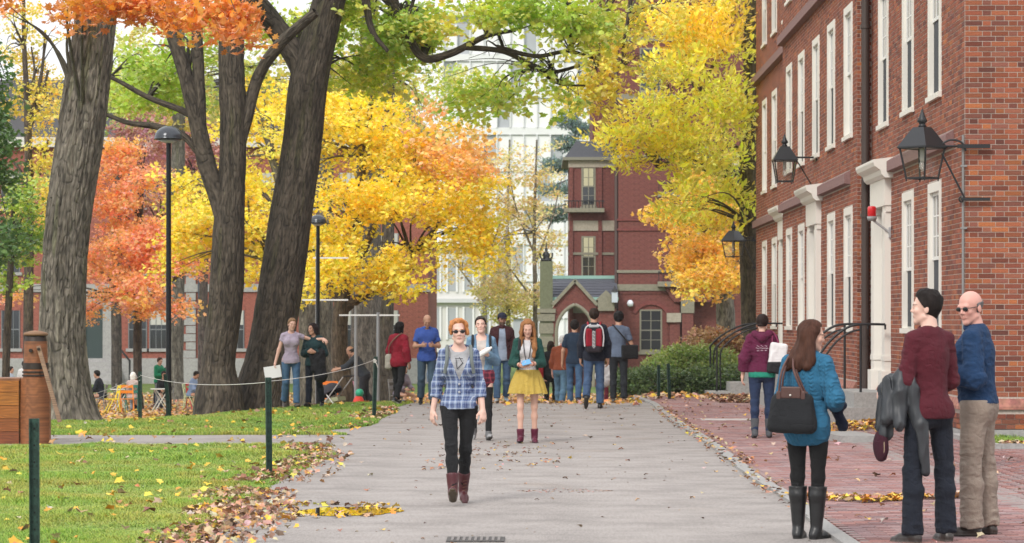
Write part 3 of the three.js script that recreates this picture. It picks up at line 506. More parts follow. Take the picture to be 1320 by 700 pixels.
// ---------------------------------------------------------------- low brick hall behind the lawn on the left
{
  const red = M([0.40, 0.135, 0.095], 0.92, { map: rep(brickTex, 1.2, 3.5), bumpMap: grainBump, bumpScale: 0.008 }), lime = M([0.40, 0.39, 0.38], 0.88, { map: rep(stoneTex, 0.7, 0.7) }), fr = M([0.62, 0.6, 0.56], 0.6), sashD = M([0.16, 0.17, 0.18], 0.6);
  const t = thing('yard_hall', 'brick hall with grey stone base behind the cafe chairs', 'building', [0, 0, -135]);
  const G = (...a) => new Geo().span(...a);
  G(-42, -5.4, -0.3, 10.5, -12, 0).build('wall', red, t);
  G(-42.1, -5.3, -2.4, -0.3, -12.1, 0.12).build('stone_base', lime, t);
  G(-42.1, -5.3, 3.1, 3.5, -1, 0.1).build('belt_course', lime, t); G(-42.3, -5.1, 10.5, 11, -12.2, 0.4).build('eaves', fr, t);
  new Geo().prism([[-42.3, 11], [-5.1, 11], [-7.5, 14], [-40, 14]], 11, new THREE.Matrix4().makeTranslation(0, 0, -11.5)).build('roof', M([0.1, 0.1, 0.11], 0.8), t);
  const bays = []; for (const x of [-39.6, -37.6, -35.2, -33.2, -30.8, -28.9, -26.78, -24.6, -20.28, -19.2, -15.3, -13.6, -11.2, -9.5, -7.4]) for (const [y0, y1] of [[0.2, 2.15], [4.1, 6.1], [7.4, 9.2]]) bays.push([x, y0, y1]);
  for (const [x, y0, y1] of bays) {
    const w = group('window', t), hw = 0.43;
    G(x - hw, x + hw, y0, y1, -0.04, 0.012).build('pane', darkGlassMat, w);
    const f = new Geo(); f.span(x - hw - 0.05, x - hw, y0, y1, -0.02, 0.05); f.span(x + hw, x + hw + 0.05, y0, y1, -0.02, 0.05); f.span(x - hw, x + hw, (y0 + y1) / 2 - 0.03, (y0 + y1) / 2 + 0.03, 0, 0.05); for (const q of [-0.14, 0.14]) f.span(x + q - 0.014, x + q + 0.014, y0, y1, 0, 0.04); f.build('frame', sashD, w);
    if (rnd() < 0.6) G(x - hw, x + hw, mix(y0, y1, 0.62), y1, 0, 0.02).build('blind', M([0.5, 0.49, 0.45], 0.8), w);
    G(x - hw - 0.16, x + hw + 0.16, y0 - 0.16, y0, -0.05, 0.12).build('sill', lime, w);
    G(x - hw - 0.1, x + hw + 0.1, y1, y1 + 0.22, -0.05, 0.03).build('lintel', red, w);
  }
  const d = group('doorway', t); G(-22.95, -22.05, -1.4, 2.3, 0, 0.03).build('door', M([0.03, 0.05, 0.05], 0.5), d); G(-23.3, -22.95, -1.4, 3.1, 0, 0.15).build('jamb', lime, d); G(-22.05, -21.6, -1.4, 3.1, 0, 0.15).build('jamb', lime, d); G(-23.3, -21.6, 2.3, 3.1, 0, 0.12).build('lintel', lime, d);
  for (let k = 0; k < 4; k++) G(-23.6 - k * 0.12, -21.3 + k * 0.12, -1.9, -0.5 - k * 0.3, 0.1, 0.7 + k * 0.35).build('step', lime, d);
  const r = new Geo(); r.rod([-21.4, 0.55, 0.5], [-20.4, -0.4, 1.9], 0.05); r.rod([-21.4, 0.55, 0.5], [-21.4, -0.6, 0.5], 0.05); r.rod([-20.4, -0.4, 1.9], [-20.4, -1.6, 1.9], 0.05); r.build('handrail', iron, d);
  for (let k = 0; k < 14; k++) { const w = k % 2 ? 0.5 : 0.85; G(-17.3 - w, -17.3, -0.28 + k * 0.42, 0.1 + k * 0.42, -0.3, 0.09).build('quoin', lime, t); }
  new Geo().rod([-17.1, -1.5, 0.12], [-17.1, 10, 0.12], 0.09).build('downpipe', M([0.05, 0.06, 0.08], 0.6), t);
}
// ---------------------------------------------------------------- pale office tower and white house behind the far trees
{
  const wh = M([0.80, 0.80, 0.80], 0.7), gr = M([0.58, 0.585, 0.59], 0.8), dk = M([0.4, 0.42, 0.44], 0.5);
  const t = thing('office_tower', 'pale concrete office tower with a grid of white panels', 'building', [0, 0, -280]);
  new Geo().span(-9.6, 7.5, -3, 34, -18, -0.5).build('core', gr, t);
  let n = 0;
  for (let y = -2; y < 33; y += 3.9) {
    new Geo().span(-9.8, 7.7, y, y + 0.75, -1, 0.25).build('floor_band', M([0.72, 0.725, 0.72], 0.8), t);
    for (let x = -9.6; x < 7; x += 1.42) { n++;
      const lower = (n * 7 + Math.floor(y)) % 5 === 0;
      if (lower) new Geo().span(x + 0.06, x + 1.36, y + 0.78, y + 3.86, -0.5, -0.12).build('window', dk, t);
      else { new Geo().span(x + 0.06, x + 1.36, y + 0.78, y + 3.86, -0.5, 0.02).build('panel', wh, t); if (n % 4 === 1) new Geo().span(x + 0.06, x + 1.36, y + 0.78, y + 1.5, 0, 0.05).build('window', gr, t); }
      new Geo().span(x - 0.06, x + 0.06, y + 0.75, y + 3.9, -0.5, 0.4).build('fin', M([0.72, 0.72, 0.72], 0.8), t);
    }
  }
  new Geo().span(-10, 8, 34, 34.8, -18.2, 0.5).build('parapet', wh, t);
  const h = thing('white_house', 'white building with tall windows glimpsed below the office tower', 'building', [0, 0, -200]);
  new Geo().span(-9.5, -1.6, -2.4, 7.2, -9, 0).build('wall', M([0.66, 0.65, 0.62], 0.8), h);
  new Geo().span(-9.8, -1.3, 7.2, 7.6, -9.2, 0.6).build('cornice', M([0.72, 0.71, 0.7], 0.7), h);
  new Geo().span(-9.8, -1.4, 3.0, 3.3, -9.1, 0.45).build('cornice', gr, h);
  for (let x = -9; x < -2; x += 1.25) for (const [a, b] of [[0.3, 2.6], [3.9, 6.4]]) { const w = group('window', h); new Geo().span(x, x + 0.6, a, b, -0.1, 0.04).build('pane', dk, w); new Geo().span(x - 0.14, x, a - 0.1, b + 0.1, -0.1, 0.16).build('frame', wh, w); new Geo().span(x + 0.6, x + 0.74, a - 0.1, b + 0.1, -0.1, 0.16).build('frame', wh, w); }
}

// ---------------------------------------------------------------- trees
function ring(points, rows) {                                    // smooth the given [x, y, z, r] stations into rows of them
  const c = new THREE.CatmullRomCurve3(points.map((p) => V(p[0], p[1], p[2])), false, 'centripetal'), out = [];
  const n = points.length - 1, R = (i) => points[clamp(i, 0, n)][3];
  const rad = (k, t) => { const a = R(k - 1), b = R(k), c = R(k + 1), d = R(k + 2); return Math.max(Math.min(b, c) * 0.9, 0.5 * (2 * b + (c - a) * t + (2 * a - 5 * b + 4 * c - d) * t * t + (3 * b - a - 3 * c + d) * t * t * t)); };
  for (let i = 0; i <= rows; i++) { const t = i / rows, f = t * n, k = Math.min(n - 1, Math.floor(f)); out.push([c.getPoint(t), rad(k, f - k), c.getTangent(t)]); }
  return out;
}
// old bark: pale lichen, dark run-off stains and a little moss, in patches with their own outlines
const barkTone = (ca, sa, v, r) => { const x = ca * (2 + r * 3), y = sa * (2 + r * 3), l = step(0.16, 0.3, fbm(x, y, v * 1.1, 4)), d = step(0.12, 0.28, fbm(x * 1.4 + 9, y * 1.4, v * 0.35, 4)), m = step(0.2, 0.34, fbm(x + 4, y + 7, v * 0.9 + 3, 4)), n = 1 + 0.16 * fbm(x * 6, y * 6, v * 9, 2); let c = mix3([1, 1, 1], [1.5, 1.55, 1.5], l * 0.6); c = mix3(c, [0.6, 0.58, 0.55], d * 0.7); c = mix3(c, [0.95, 1.12, 0.7], m * 0.5); return c.map((k) => k * n); };
function limbGeo(points, rows, seg, disp, tone) {
  const st = ring(points, rows), pos = [], uv = [], idx = [], cc = []; let len = 0, nrm = V(0, 0, 1);
  st.forEach(([p, r, t], j) => {
    if (j) len += p.distanceTo(st[j - 1][0]);
    nrm = nrm.clone().sub(t.clone().multiplyScalar(nrm.dot(t))).normalize(); const bin = t.clone().cross(nrm);
    for (let i = 0; i <= seg; i++) {
      const a = i / seg * Math.PI * 2, ca = Math.cos(a), sa = Math.sin(a), rr2 = r + (disp ? disp(ca, sa, len, r) : 0);
      pos.push(p.x + (nrm.x * ca + bin.x * sa) * rr2, p.y + (nrm.y * ca + bin.y * sa) * rr2, p.z + (nrm.z * ca + bin.z * sa) * rr2); if (tone) cc.push(...tone(ca, sa, len, r)); uv.push(i / seg * Math.max(1, Math.round(Math.min(0.45, points[Math.min(3, points.length - 1)][3]) * 9)), len * 0.5);
    }
  });
  for (let j = 0; j < rows; j++) for (let i = 0; i < seg; i++) { const a = j * (seg + 1) + i, b = a + seg + 1; idx.push(a, a + 1, b, a + 1, b + 1, b); }
  const g = new THREE.BufferGeometry(); g.setAttribute('position', new THREE.Float32BufferAttribute(pos, 3)); g.setAttribute('uv', new THREE.Float32BufferAttribute(uv, 2)); if (tone) g.setAttribute('color', new THREE.Float32BufferAttribute(cc, 3)); g.setIndex(idx); g.computeVertexNormals();
  const q = g.attributes.normal;                                 // close the seam
  for (let j = 0; j <= rows; j++) { const a = j * (seg + 1), b = a + seg; const x = q.getX(a) + q.getX(b), y = q.getY(a) + q.getY(b), z = q.getZ(a) + q.getZ(b), l = Math.hypot(x, y, z) || 1; q.setXYZ(a, x / l, y / l, z / l); q.setXYZ(b, x / l, y / l, z / l); }
  return g;
}
const ridgeBark = (ca, sa, v, r) => { const k = 7.5, w = 0.35 * noise3(ca * 2, sa * 2, v * 0.8); const n = noise3(ca * k + w, sa * k + w, v * 2.0 + 0.5 * w), m = noise3(ca * k * 2.2, sa * k * 2.2, v * 5); return 0.034 * (Math.min(0.34, Math.abs(n)) * 2.2 - 0.4) + 0.018 * (0.5 - Math.abs(m)) + 0.05 * r * noise3(ca, sa, v * 0.5) + (v < 0.8 ? (0.8 - v) * 0.14 * noise3(ca * 1.8, sa * 1.8, 3) : 0); };
const fineBark = (ca, sa, v, r) => { const k = Math.max(1.2, r * 14); const n = noise3(ca * k, sa * k, v * 2.2), m = noise3(ca * k * 2, sa * k * 2, v * 4); return Math.min(0.013, r * 0.06) * (Math.min(0.3, Math.abs(n)) * 3 - 0.5) + Math.min(0.007, r * 0.05) * m + 0.06 * r * noise3(ca, sa, v * 0.7) + (v < 0.7 ? (0.7 - v) * 0.1 * noise3(ca * 1.8, sa * 1.8, 7) * Math.min(1, r * 2) : 0); };
// leaf outlines: stem at the origin, tip along +y
const half = {
  oak: [[0.05, 0.1], [0.22, 0.2], [0.16, 0.32], [0.42, 0.46], [0.2, 0.55], [0.3, 0.78], [0.1, 0.76], [0, 1]],
  maple: [[0.42, 0.22], [0.36, 0.46], [0.5, 0.7], [0.16, 0.72], [0, 1]],
  ash: [[0.16, 0.25], [0.2, 0.5], [0.12, 0.8], [0, 1]],
};
function leafTris(kind, fold) {
  const h = half[kind], out = [], bend = (x, y) => [x, y, Math.abs(x) * fold - y * y * 0.25];
  for (const s of [1, -1]) { let prev = [0, 0]; for (const [x, y] of h) { out.push([bend(0, 0.45), bend(s * prev[0], prev[1]), bend(s * x, y)]); prev = [x, y]; } }
  return out;
}
function clumpGeo(kind, n, leaf, seed) {                         // a spray of leaves, unit radius
  const keep = rnd; rnd = mulberry(seed); const pos = [], colr = [];
  for (let k = 0; k < n; k++) {
    const a = rr(0, 6.283), r = Math.pow(rnd(), 0.6) * 1.15, y = rr(-0.6, 0.6) * (1 - 0.4 * Math.min(1, r)) - 0.12 * r, tilt = rr(0.5, 2.7), s = leaf * rr(0.7, 1.25);
    const m = new THREE.Matrix4().makeTranslation(Math.cos(a) * r, y, Math.sin(a) * r).multiply(new THREE.Matrix4().makeRotationY(-a + Math.PI / 2 + rr(-0.9, 0.9))).multiply(new THREE.Matrix4().makeRotationX(tilt)).multiply(new THREE.Matrix4().makeRotationY(rr(-0.8, 0.8))).multiply(new THREE.Matrix4().makeScale(s, s, s));
    const b = rr(0.72, 1.25), c = [b * rr(0.92, 1.08), b * rr(0.85, 1.15), b * rr(0.6, 1.4)];
    for (const tri of leafTris(kind, rr(0.1, 0.5))) for (const p of tri) { const q = V(...p).applyMatrix4(m); pos.push(q.x, q.y, q.z); colr.push(...c); }
  }
  rnd = keep; const g = new THREE.BufferGeometry(); g.setAttribute('position', new THREE.Float32BufferAttribute(pos, 3)); g.setAttribute('color', new THREE.Float32BufferAttribute(colr, 3)); g.computeVertexNormals(); return g;
}
const leafMat = new THREE.MeshPhysicalMaterial({ vertexColors: true, roughness: 0.8, transmission: 0.55, thickness: 0, side: THREE.DoubleSide });
const clumps = { oak: clumpGeo('oak', 26, 0.4, 5), maple: clumpGeo('maple', 36, 0.3, 6), ash: clumpGeo('ash', 46, 0.42, 8) };
const TREES = [
  {"name":"oak_tree","label":"massive grey oak trunk with furrowed bark behind the wooden pump","cat":"tree","trunk":[[-7.412,-0.068,-42.0,0.605],[-7.436,0.093,-42.0,0.506],[-7.486,0.476,-42.0,0.426],[-7.511,1.032,-42.0,0.377],[-7.511,1.6,-42.0,0.358],[-7.436,3.058,-42.0,0.346],[-7.177,4.861,-42.0,0.358],[-6.942,6.714,-42.0,0.309],[-6.844,7.702,-42.0,0.309],[-6.769,9.432,-42.0,0.272],[-6.646,11.408,-42.0,0.173]],"limbs":[[[-6.893,6.961,-42.0,0.148],[-6.399,7.208,-42.0,0.111],[-5.658,7.085,-42.0,0.074],[-4.916,6.776,-38.0,0.049]],[[-6.942,8.196,-42.0,0.124],[-7.387,8.567,-42.0,0.086],[-7.758,8.691,-40.0,0.049]]],"bark":"ridge","dens":0.24,"col":[0.24,0.215,0.185],"blobs":[[-6.63,6.234,-39,0.688,0.229,0.7,70],[-5.598,6.291,-39,0.631,0.252,0.9,150],[-4.903,6.107,-38.5,0.544,0.317,0.9,190],[-4.336,5.914,-38,0.313,0.291,0.8,90],[-7.271,6.448,-41,0.543,0.193,0.8,40],[-8.055,6.52,-41,0.482,0.169,0.8,30],[-6.646,8.196,-42,2.718,0.988,3,60],[-7.758,9.926,-42,3.212,1.482,3.5,70]],"leaf":"oak","size":0.33,"pal":[[0.86,0.36,0.05],[0.9,0.42,0.06],[0.74,0.28,0.05],[0.88,0.5,0.09],[0.8,0.26,0.05]],"twigs":2},
  {"name":"forked_tree","label":"dark tree with three upright stems beside the tall black lamp post","cat":"tree","trunk":[[-6.081,-0.073,-50.8,0.553],[-6.081,0.166,-50.8,0.463],[-6.081,0.748,-50.8,0.329],[-5.932,2.108,-50.8,0.329],[-5.872,3.363,-50.8,0.299],[-5.812,4.349,-50.8,0.254],[-5.797,5.544,-50.8,0.254],[-5.812,6.889,-50.8,0.239],[-5.752,8.234,-50.8,0.209],[-5.648,10.176,-50.8,0.149]],"limbs":[[[-5.917,3.453,-50.8,0.209],[-6.111,4.05,-50.8,0.179],[-6.29,4.573,-50.8,0.179],[-6.514,5.544,-50.8,0.157],[-6.694,6.292,-50.8,0.142],[-6.963,7.188,-50.8,0.134],[-7.127,8.084,-50.8,0.12],[-7.291,9.579,-50.8,0.075]],[[-6.425,5.395,-50.8,0.12],[-6.455,6.142,-50.8,0.12],[-6.484,7.039,-50.8,0.112],[-6.514,8.383,-50.8,0.09]],[[-6.365,4.723,-50.8,0.075],[-6.768,5.186,-50.8,0.069],[-7.276,5.35,-50.8,0.063],[-7.814,5.425,-50.8,0.051],[-8.367,5.634,-50.8,0.036]],[[-6.544,5.544,-50.8,0.075],[-6.828,5.679,-50.8,0.066],[-7.441,5.918,-50.8,0.054],[-8.173,6.306,-50.8,0.039],[-8.636,6.411,-50.8,0.027]],[[-5.678,5.022,-50.8,0.134],[-5.528,5.544,-50.8,0.12],[-5.319,6.292,-50.8,0.12],[-4.901,6.859,-50.5,0.112],[-4.154,7.487,-50.2,0.09]]],"bark":"fine","col":[0.118,0.098,0.078],"blobs":[[-7.311,6.861,-52,0.841,0.918,1.5,110],[-7.919,6.339,-53,0.592,0.592,1.2,60],[-6.42,8.71,-51,1.95,0.75,2.4,60],[-7.195,6.111,-54,0.476,0.413,1.0,22],[-5.736,7.742,-53,0.779,0.561,1.4,50]],"leaf":"maple","size":0.42,"pal":[[0.46,0.64,0.08],[0.56,0.72,0.1],[0.68,0.76,0.12],[0.38,0.54,0.07]],"twigs":5},
  {"name":"elm_tree","label":"leaning dark trunk dividing into two limbs, behind the two embracing women","cat":"tree","trunk":[[-5.399,-0.113,-52.0,0.642],[-5.384,0.101,-52.0,0.551],[-5.231,0.896,-52.0,0.459],[-5.016,2.151,-52.0,0.436],[-4.833,3.344,-52.0,0.421],[-4.604,4.873,-52.0,0.39],[-4.435,6.249,-52.0,0.375],[-4.038,7.932,-52.0,0.321],[-3.716,9.155,-52.0,0.306],[-3.334,11.602,-52.0,0.184]],"limbs":[[[-4.466,6.326,-52.0,0.26],[-4.711,6.831,-52.0,0.229],[-5.169,7.504,-52.0,0.214],[-5.659,8.085,-52.0,0.199],[-6.393,9.002,-52.0,0.138]],[[-3.701,8.849,-52.0,0.138],[-3.028,8.391,-52.0,0.115],[-2.569,7.473,-52.4,0.092],[-2.187,6.831,-52.4,0.08],[-1.652,6.922,-52.4,0.076],[-0.918,7.274,-52.4,0.052],[-0.352,7.381,-52.4,0.031]],[[-1.346,7.045,-52.4,0.061],[-0.581,6.953,-52.4,0.052],[0.031,6.647,-52.4,0.046],[0.367,6.555,-52.4,0.04],[0.918,6.678,-52.4,0.031]],[[-0.734,7.014,-52.0,0.049],[0.031,6.831,-52.0,0.043],[0.719,6.922,-52.0,0.037],[1.178,6.785,-52.0,0.024]],[[-3.334,8.544,-52.0,0.138],[-2.722,8.391,-52.0,0.122],[-1.652,8.544,-52.0,0.107],[-0.122,8.391,-52.0,0.076],[0.795,7.779,-52.0,0.046]],[[0.031,6.647,-52.4,0.034],[0.489,6.326,-52.4,0.028],[1.025,6.28,-52.4,0.02]],[[-3.334,8.085,-52.0,0.092],[-3.181,7.32,-52.0,0.061],[-2.875,6.922,-52.0,0.038]]],"bark":"fine","col":[0.112,0.092,0.074],"blobs":[[-4.654,7.461,-54,0.572,0.476,1.2,60],[-3.398,7.586,-53,0.966,0.748,1.6,190],[-3.701,6.666,-54,0.715,0.508,1.2,70],[-2.229,7.742,-53,0.935,0.624,1.5,130],[-2.351,7.222,-54,0.54,0.413,1.0,30],[-1.04,7.656,-52,0.918,0.52,1.4,110],[-0.592,7.118,-53,0.468,0.53,1.0,34],[0.184,7.718,-52,0.948,0.52,1.4,110],[1.101,7.595,-52,0.704,0.52,1.2,60],[-0.122,6.586,-52,0.336,0.214,0.6,10],[0.872,7.091,-52,0.551,0.398,0.9,26],[0.184,6.326,-52,0.551,0.275,0.8,22],[-0.604,6.031,-54,0.413,0.381,0.9,26],[0.719,5.944,-52,0.275,0.214,0.6,10],[-1.285,6.607,-56,0.692,0.824,1.4,90],[-2.799,9.308,-52,3.518,0.841,3,80],[-4.711,9.002,-52,1.376,0.765,3,40]],"leaf":"maple","size":0.42,"pal":[[0.4,0.6,0.07],[0.54,0.7,0.09],[0.72,0.76,0.11],[0.46,0.64,0.08],[0.84,0.74,0.12]],"twigs":5},
  {"name":"yellow_maple","label":"broad golden yellow maple behind the leaning trunk","cat":"tree","trunk":[[-4.736,-0.399,-66.0,0.369],[-4.795,0.125,-66.0,0.252],[-4.872,1.095,-66.0,0.214],[-4.814,1.969,-66.0,0.194],[-4.659,2.842,-66.0,0.175],[-4.523,4.007,-66.0,0.136],[-4.232,5.754,-66.0,0.097],[-4.038,7.307,-66.0,0.058]],"limbs":[[[-4.814,1.872,-66.0,0.155],[-4.387,2.163,-66.0,0.116],[-3.844,2.454,-66.0,0.097],[-3.067,3.231,-66.0,0.078],[-2.388,4.007,-66.0,0.058]],[[-4.717,2.648,-66.0,0.116],[-4.232,3.425,-66.0,0.097],[-3.805,4.492,-66.0,0.078],[-3.455,5.269,-66.0,0.058],[-3.261,6.142,-66.0,0.039]],[[-4.814,1.969,-66.0,0.136],[-5.299,2.842,-66.0,0.097],[-5.882,3.813,-66.0,0.078],[-6.755,4.784,-66.0,0.058]],[[-3.649,4.784,-66.0,0.049],[-3.261,5.172,-66.0,0.039],[-2.97,5.463,-66.0,0.029]],[[-4.581,3.813,-66.0,0.097],[-3.649,4.589,-66.0,0.078],[-2.485,5.172,-66.0,0.058],[-1.32,5.366,-66.0,0.039]]],"bark":"fine","col":[0.15,0.12,0.09],"blobs":[[-4.232,5.948,-66,1.747,1.359,2.4,300],[-2.447,5.882,-65,1.434,1.147,2.2,230],[-4.741,4.353,-65,1.529,1.147,2.4,290],[-2.692,3.934,-64,1.506,1.129,2.2,290],[-1.656,4.687,-64,0.979,1.167,1.9,170],[-3.484,2.879,-63,1.668,0.741,1.9,210],[-5.192,2.795,-63.5,0.84,0.784,1.6,70],[-1.28,3.369,-64,0.602,0.64,1.2,46],[-5.774,6.014,-67,0.985,1.576,2.2,140],[-5.084,6.999,-67,1.182,0.591,1.6,80]],"leaf":"maple","size":0.4,"pal":[[0.97,0.82,0.05],[0.98,0.85,0.07],[0.97,0.77,0.05],[0.98,0.88,0.12],[0.96,0.72,0.06]],"alt":[[-1.708,6.142,-66,1.204,1.165,3,0],[[0.95,0.66,0.22],[0.94,0.58,0.22],[0.96,0.72,0.12]]],"twigs":6},
  {"name":"yellow_maple","label":"yellow maple showing between the dark three-stemmed tree and the leaning trunk","cat":"tree","trunk":[[-6.326,-0.881,-76.0,0.469],[-6.393,-0.099,-76.0,0.38],[-6.438,1.242,-76.0,0.335],[-6.482,2.36,-76.0,0.313],[-6.885,4.148,-76.0,0.201],[-7.555,6.384,-76.0,0.112]],"limbs":[[[-6.482,2.136,-76.0,0.179],[-7.332,3.254,-76.0,0.134],[-8.226,4.372,-76.0,0.089],[-9.12,5.266,-76.0,0.067]]],"bark":"fine","col":[0.2,0.185,0.155],"blobs":[[-8.108,6.446,-77,1.585,1.585,2.6,230],[-9.12,4.819,-76,1.341,1.341,2.4,190],[-8.002,3.925,-76,1.341,1.229,2.4,200],[-10.014,3.478,-76,0.894,1.028,1.8,90],[-7.869,8.345,-78,1.376,0.826,2,110],[-10.507,5.821,-78,0.688,0.918,1.6,50]],"leaf":"maple","size":0.44,"pal":[[0.97,0.83,0.08],[0.98,0.86,0.1],[0.96,0.78,0.06],[0.9,0.82,0.1]],"twigs":5},
  {"name":"orange_maple","label":"salmon orange maple over the cafe chairs, in front of the brick hall","cat":"tree","trunk":[[-13.226,-1.48,-88.0,0.233],[-13.226,-0.626,-88.0,0.155],[-13.226,0.927,-88.0,0.142],[-13.2,2.221,-88.0,0.129],[-13.148,4.551,-88.0,0.104],[-13.045,6.621,-88.0,0.052]],"limbs":[[[-13.2,1.962,-88.0,0.104],[-13.925,2.739,-88.0,0.078],[-14.572,3.386,-88.0,0.052]],[[-13.2,2.169,-88.0,0.104],[-12.372,2.791,-88.0,0.078],[-11.595,3.256,-88.0,0.052]],[[-13.148,3.774,-88.0,0.078],[-12.501,4.809,-88.0,0.062],[-11.984,5.327,-88.0,0.041]]],"bark":"fine","col":[0.11,0.09,0.075],"blobs":[[-13.925,6.104,-88,1.346,1.553,2.2,300],[-12.615,5.285,-87,1.433,1.407,2.2,280],[-11.711,3.725,-86,1.138,1.214,2,200],[-13.355,3.472,-86,1.568,1.265,2.2,280],[-14.701,3.774,-88,0.88,1.553,2,130],[-12.45,2.325,-85,1.65,0.65,1.8,160],[-14.662,2.214,-87,0.768,0.665,1.5,60],[-18.665,2.55,-95,0.615,0.335,1.5,20],[-13.278,7.191,-88,0.673,0.673,1.6,60]],"leaf":"maple","size":0.42,"pal":[[0.96,0.52,0.24],[0.96,0.57,0.22],[0.95,0.47,0.25],[0.96,0.62,0.18],[0.96,0.67,0.14]],"twigs":5},
  {"name":"purple_tree","label":"dull purple-red tree behind the salmon orange maple","cat":"tree","trunk":[[-13.532,-1.449,-108.0,0.254],[-13.532,2.045,-108.0,0.191],[-13.468,6.809,-108.0,0.127],[-13.405,9.668,-108.0,0.064]],"limbs":[],"bark":"fine","col":[0.12,0.1,0.09],"blobs":[[-14.231,8.715,-108,1.747,1.398,3,200],[-15.025,7.127,-108,1.271,1.588,3,160],[-13.401,7.178,-109,1.282,1.924,3,140],[-16.734,9.638,-112,1.318,1.318,3,90]],"leaf":"maple","size":0.55,"pal":[[0.55,0.24,0.21],[0.6,0.29,0.24],[0.48,0.2,0.19],[0.62,0.36,0.24]],"twigs":4},
  {"name":"green_tree","label":"yellow-green tree high behind the left lawn","cat":"tree","trunk":[[-18.672,-1.558,-118.0,0.243],[-18.672,5.556,-118.0,0.208],[-18.498,11.804,-118.0,0.139]],"limbs":[],"bark":"fine","col":[0.12,0.1,0.09],"blobs":[[-18.325,12.845,-118,2.082,2.082,3.4,170],[-15.895,11.804,-118,2.082,2.082,3.4,170],[-13.694,11.976,-120,2.118,2.471,3.4,140],[-16.991,10.266,-116,2.047,1.365,3,110],[-15.106,14.447,-120,3.176,1.765,3.4,140],[-10.871,12.682,-120,3.176,2.824,3.4,160],[-7.464,14.302,-122,3.588,2.512,3.4,170],[-4.593,12.149,-122,2.153,2.153,3.4,90]],"leaf":"maple","size":0.62,"pal":[[0.62,0.7,0.16],[0.76,0.76,0.18],[0.52,0.64,0.13],[0.84,0.76,0.22]],"twigs":4},
  {"name":"slender_tree","label":"slender tree with thin yellow foliage left of the great oak","cat":"tree","trunk":[[-16.059,-1.464,-84.0,0.222],[-16.084,-0.525,-84.0,0.173],[-16.108,0.958,-84.0,0.161],[-16.084,3.675,-84.0,0.148],[-16.084,5.652,-84.0,0.136],[-16.108,7.381,-84.0,0.124],[-16.158,8.864,-84.0,0.099],[-16.232,10.346,-84.0,0.074],[-16.256,12.322,-84.0,0.049]],"limbs":[[[-16.084,8.122,-84.0,0.099],[-15.812,8.864,-84.0,0.074],[-15.639,9.852,-84.0,0.049],[-15.565,10.84,-84.0,0.035]],[[-16.084,7.752,-84.0,0.084],[-15.713,8.616,-84.0,0.064],[-15.466,9.605,-84.0,0.04]],[[-16.084,5.652,-84.0,0.074],[-15.639,6.764,-84.0,0.059],[-15.466,7.381,-84.0,0.035]],[[-16.084,5.899,-84.0,0.074],[-16.454,6.516,-84.0,0.049],[-16.751,6.887,-84.0,0.032]],[[-16.133,8.616,-84.0,0.064],[-15.911,9.481,-84.0,0.044],[-16.009,10.346,-84.0,0.025]]],"bark":"fine","col":[0.13,0.105,0.085],"blobs":[[-16.133,9.605,-84,0.642,0.84,1.6,70],[-15.392,10.346,-84,0.84,0.988,1.6,110],[-16.504,11.087,-84,0.988,0.741,1.6,60],[-15.268,8.369,-84,0.84,1.136,1.7,100],[-15.515,6.393,-84,0.889,1.087,1.7,100],[-16.7,8.7,-85,0.5,0.75,1.4,28],[-16.256,4.787,-84,0.988,0.988,1.7,80],[-15.2,4.7,-85,0.65,1.0,1.6,50],[-17.0,10.45,-85,0.55,0.55,1.4,22]],"leaf":"maple","size":0.36,"pal":[[0.9,0.74,0.1],[0.93,0.82,0.18],[0.86,0.74,0.1],[0.9,0.62,0.08]],"twigs":5},
  {"name":"dark_evergreen","label":"dark green tree at the edge of the left lawn","cat":"tree","trunk":[[-13.44,-0.207,-64.0,0.188],[-13.44,3.746,-64.0,0.169],[-13.402,8.264,-64.0,0.094],[-13.365,10.146,-64.0,0.056]],"limbs":[],"bark":"fine","col":[0.1,0.08,0.06],"blobs":[[-13.214,7.887,-64,0.489,0.941,1.2,90],[-13.195,6.381,-64,0.489,0.941,1.2,100],[-13.195,4.875,-64,0.527,0.941,1.2,100],[-13.026,3.558,-64,0.565,0.753,1.3,80],[-13.892,6.005,-64,0.941,3.2,1.6,120]],"leaf":"maple","size":0.4,"pal":[[0.09,0.19,0.04],[0.12,0.25,0.05],[0.16,0.32,0.06]],"twigs":4},
  {"name":"green_maple","label":"bright green young maple against the dark green tree","cat":"tree","trunk":[[-14.442,-0.856,-72.0,0.127],[-14.4,0.838,-72.0,0.106],[-14.273,3.379,-72.0,0.085],[-14.188,5.285,-72.0,0.042]],"limbs":[],"bark":"fine","col":[0.1,0.08,0.06],"blobs":[[-13.934,5.073,-72,0.551,0.72,1.2,60],[-14.104,3.802,-72,0.72,0.762,1.4,90],[-14.442,2.955,-72,0.635,0.508,1.2,50],[-13.616,4.014,-72,0.381,0.635,1,24]],"leaf":"maple","size":0.38,"pal":[[0.26,0.46,0.06],[0.34,0.54,0.07],[0.5,0.62,0.08],[0.2,0.36,0.04]],"twigs":4},
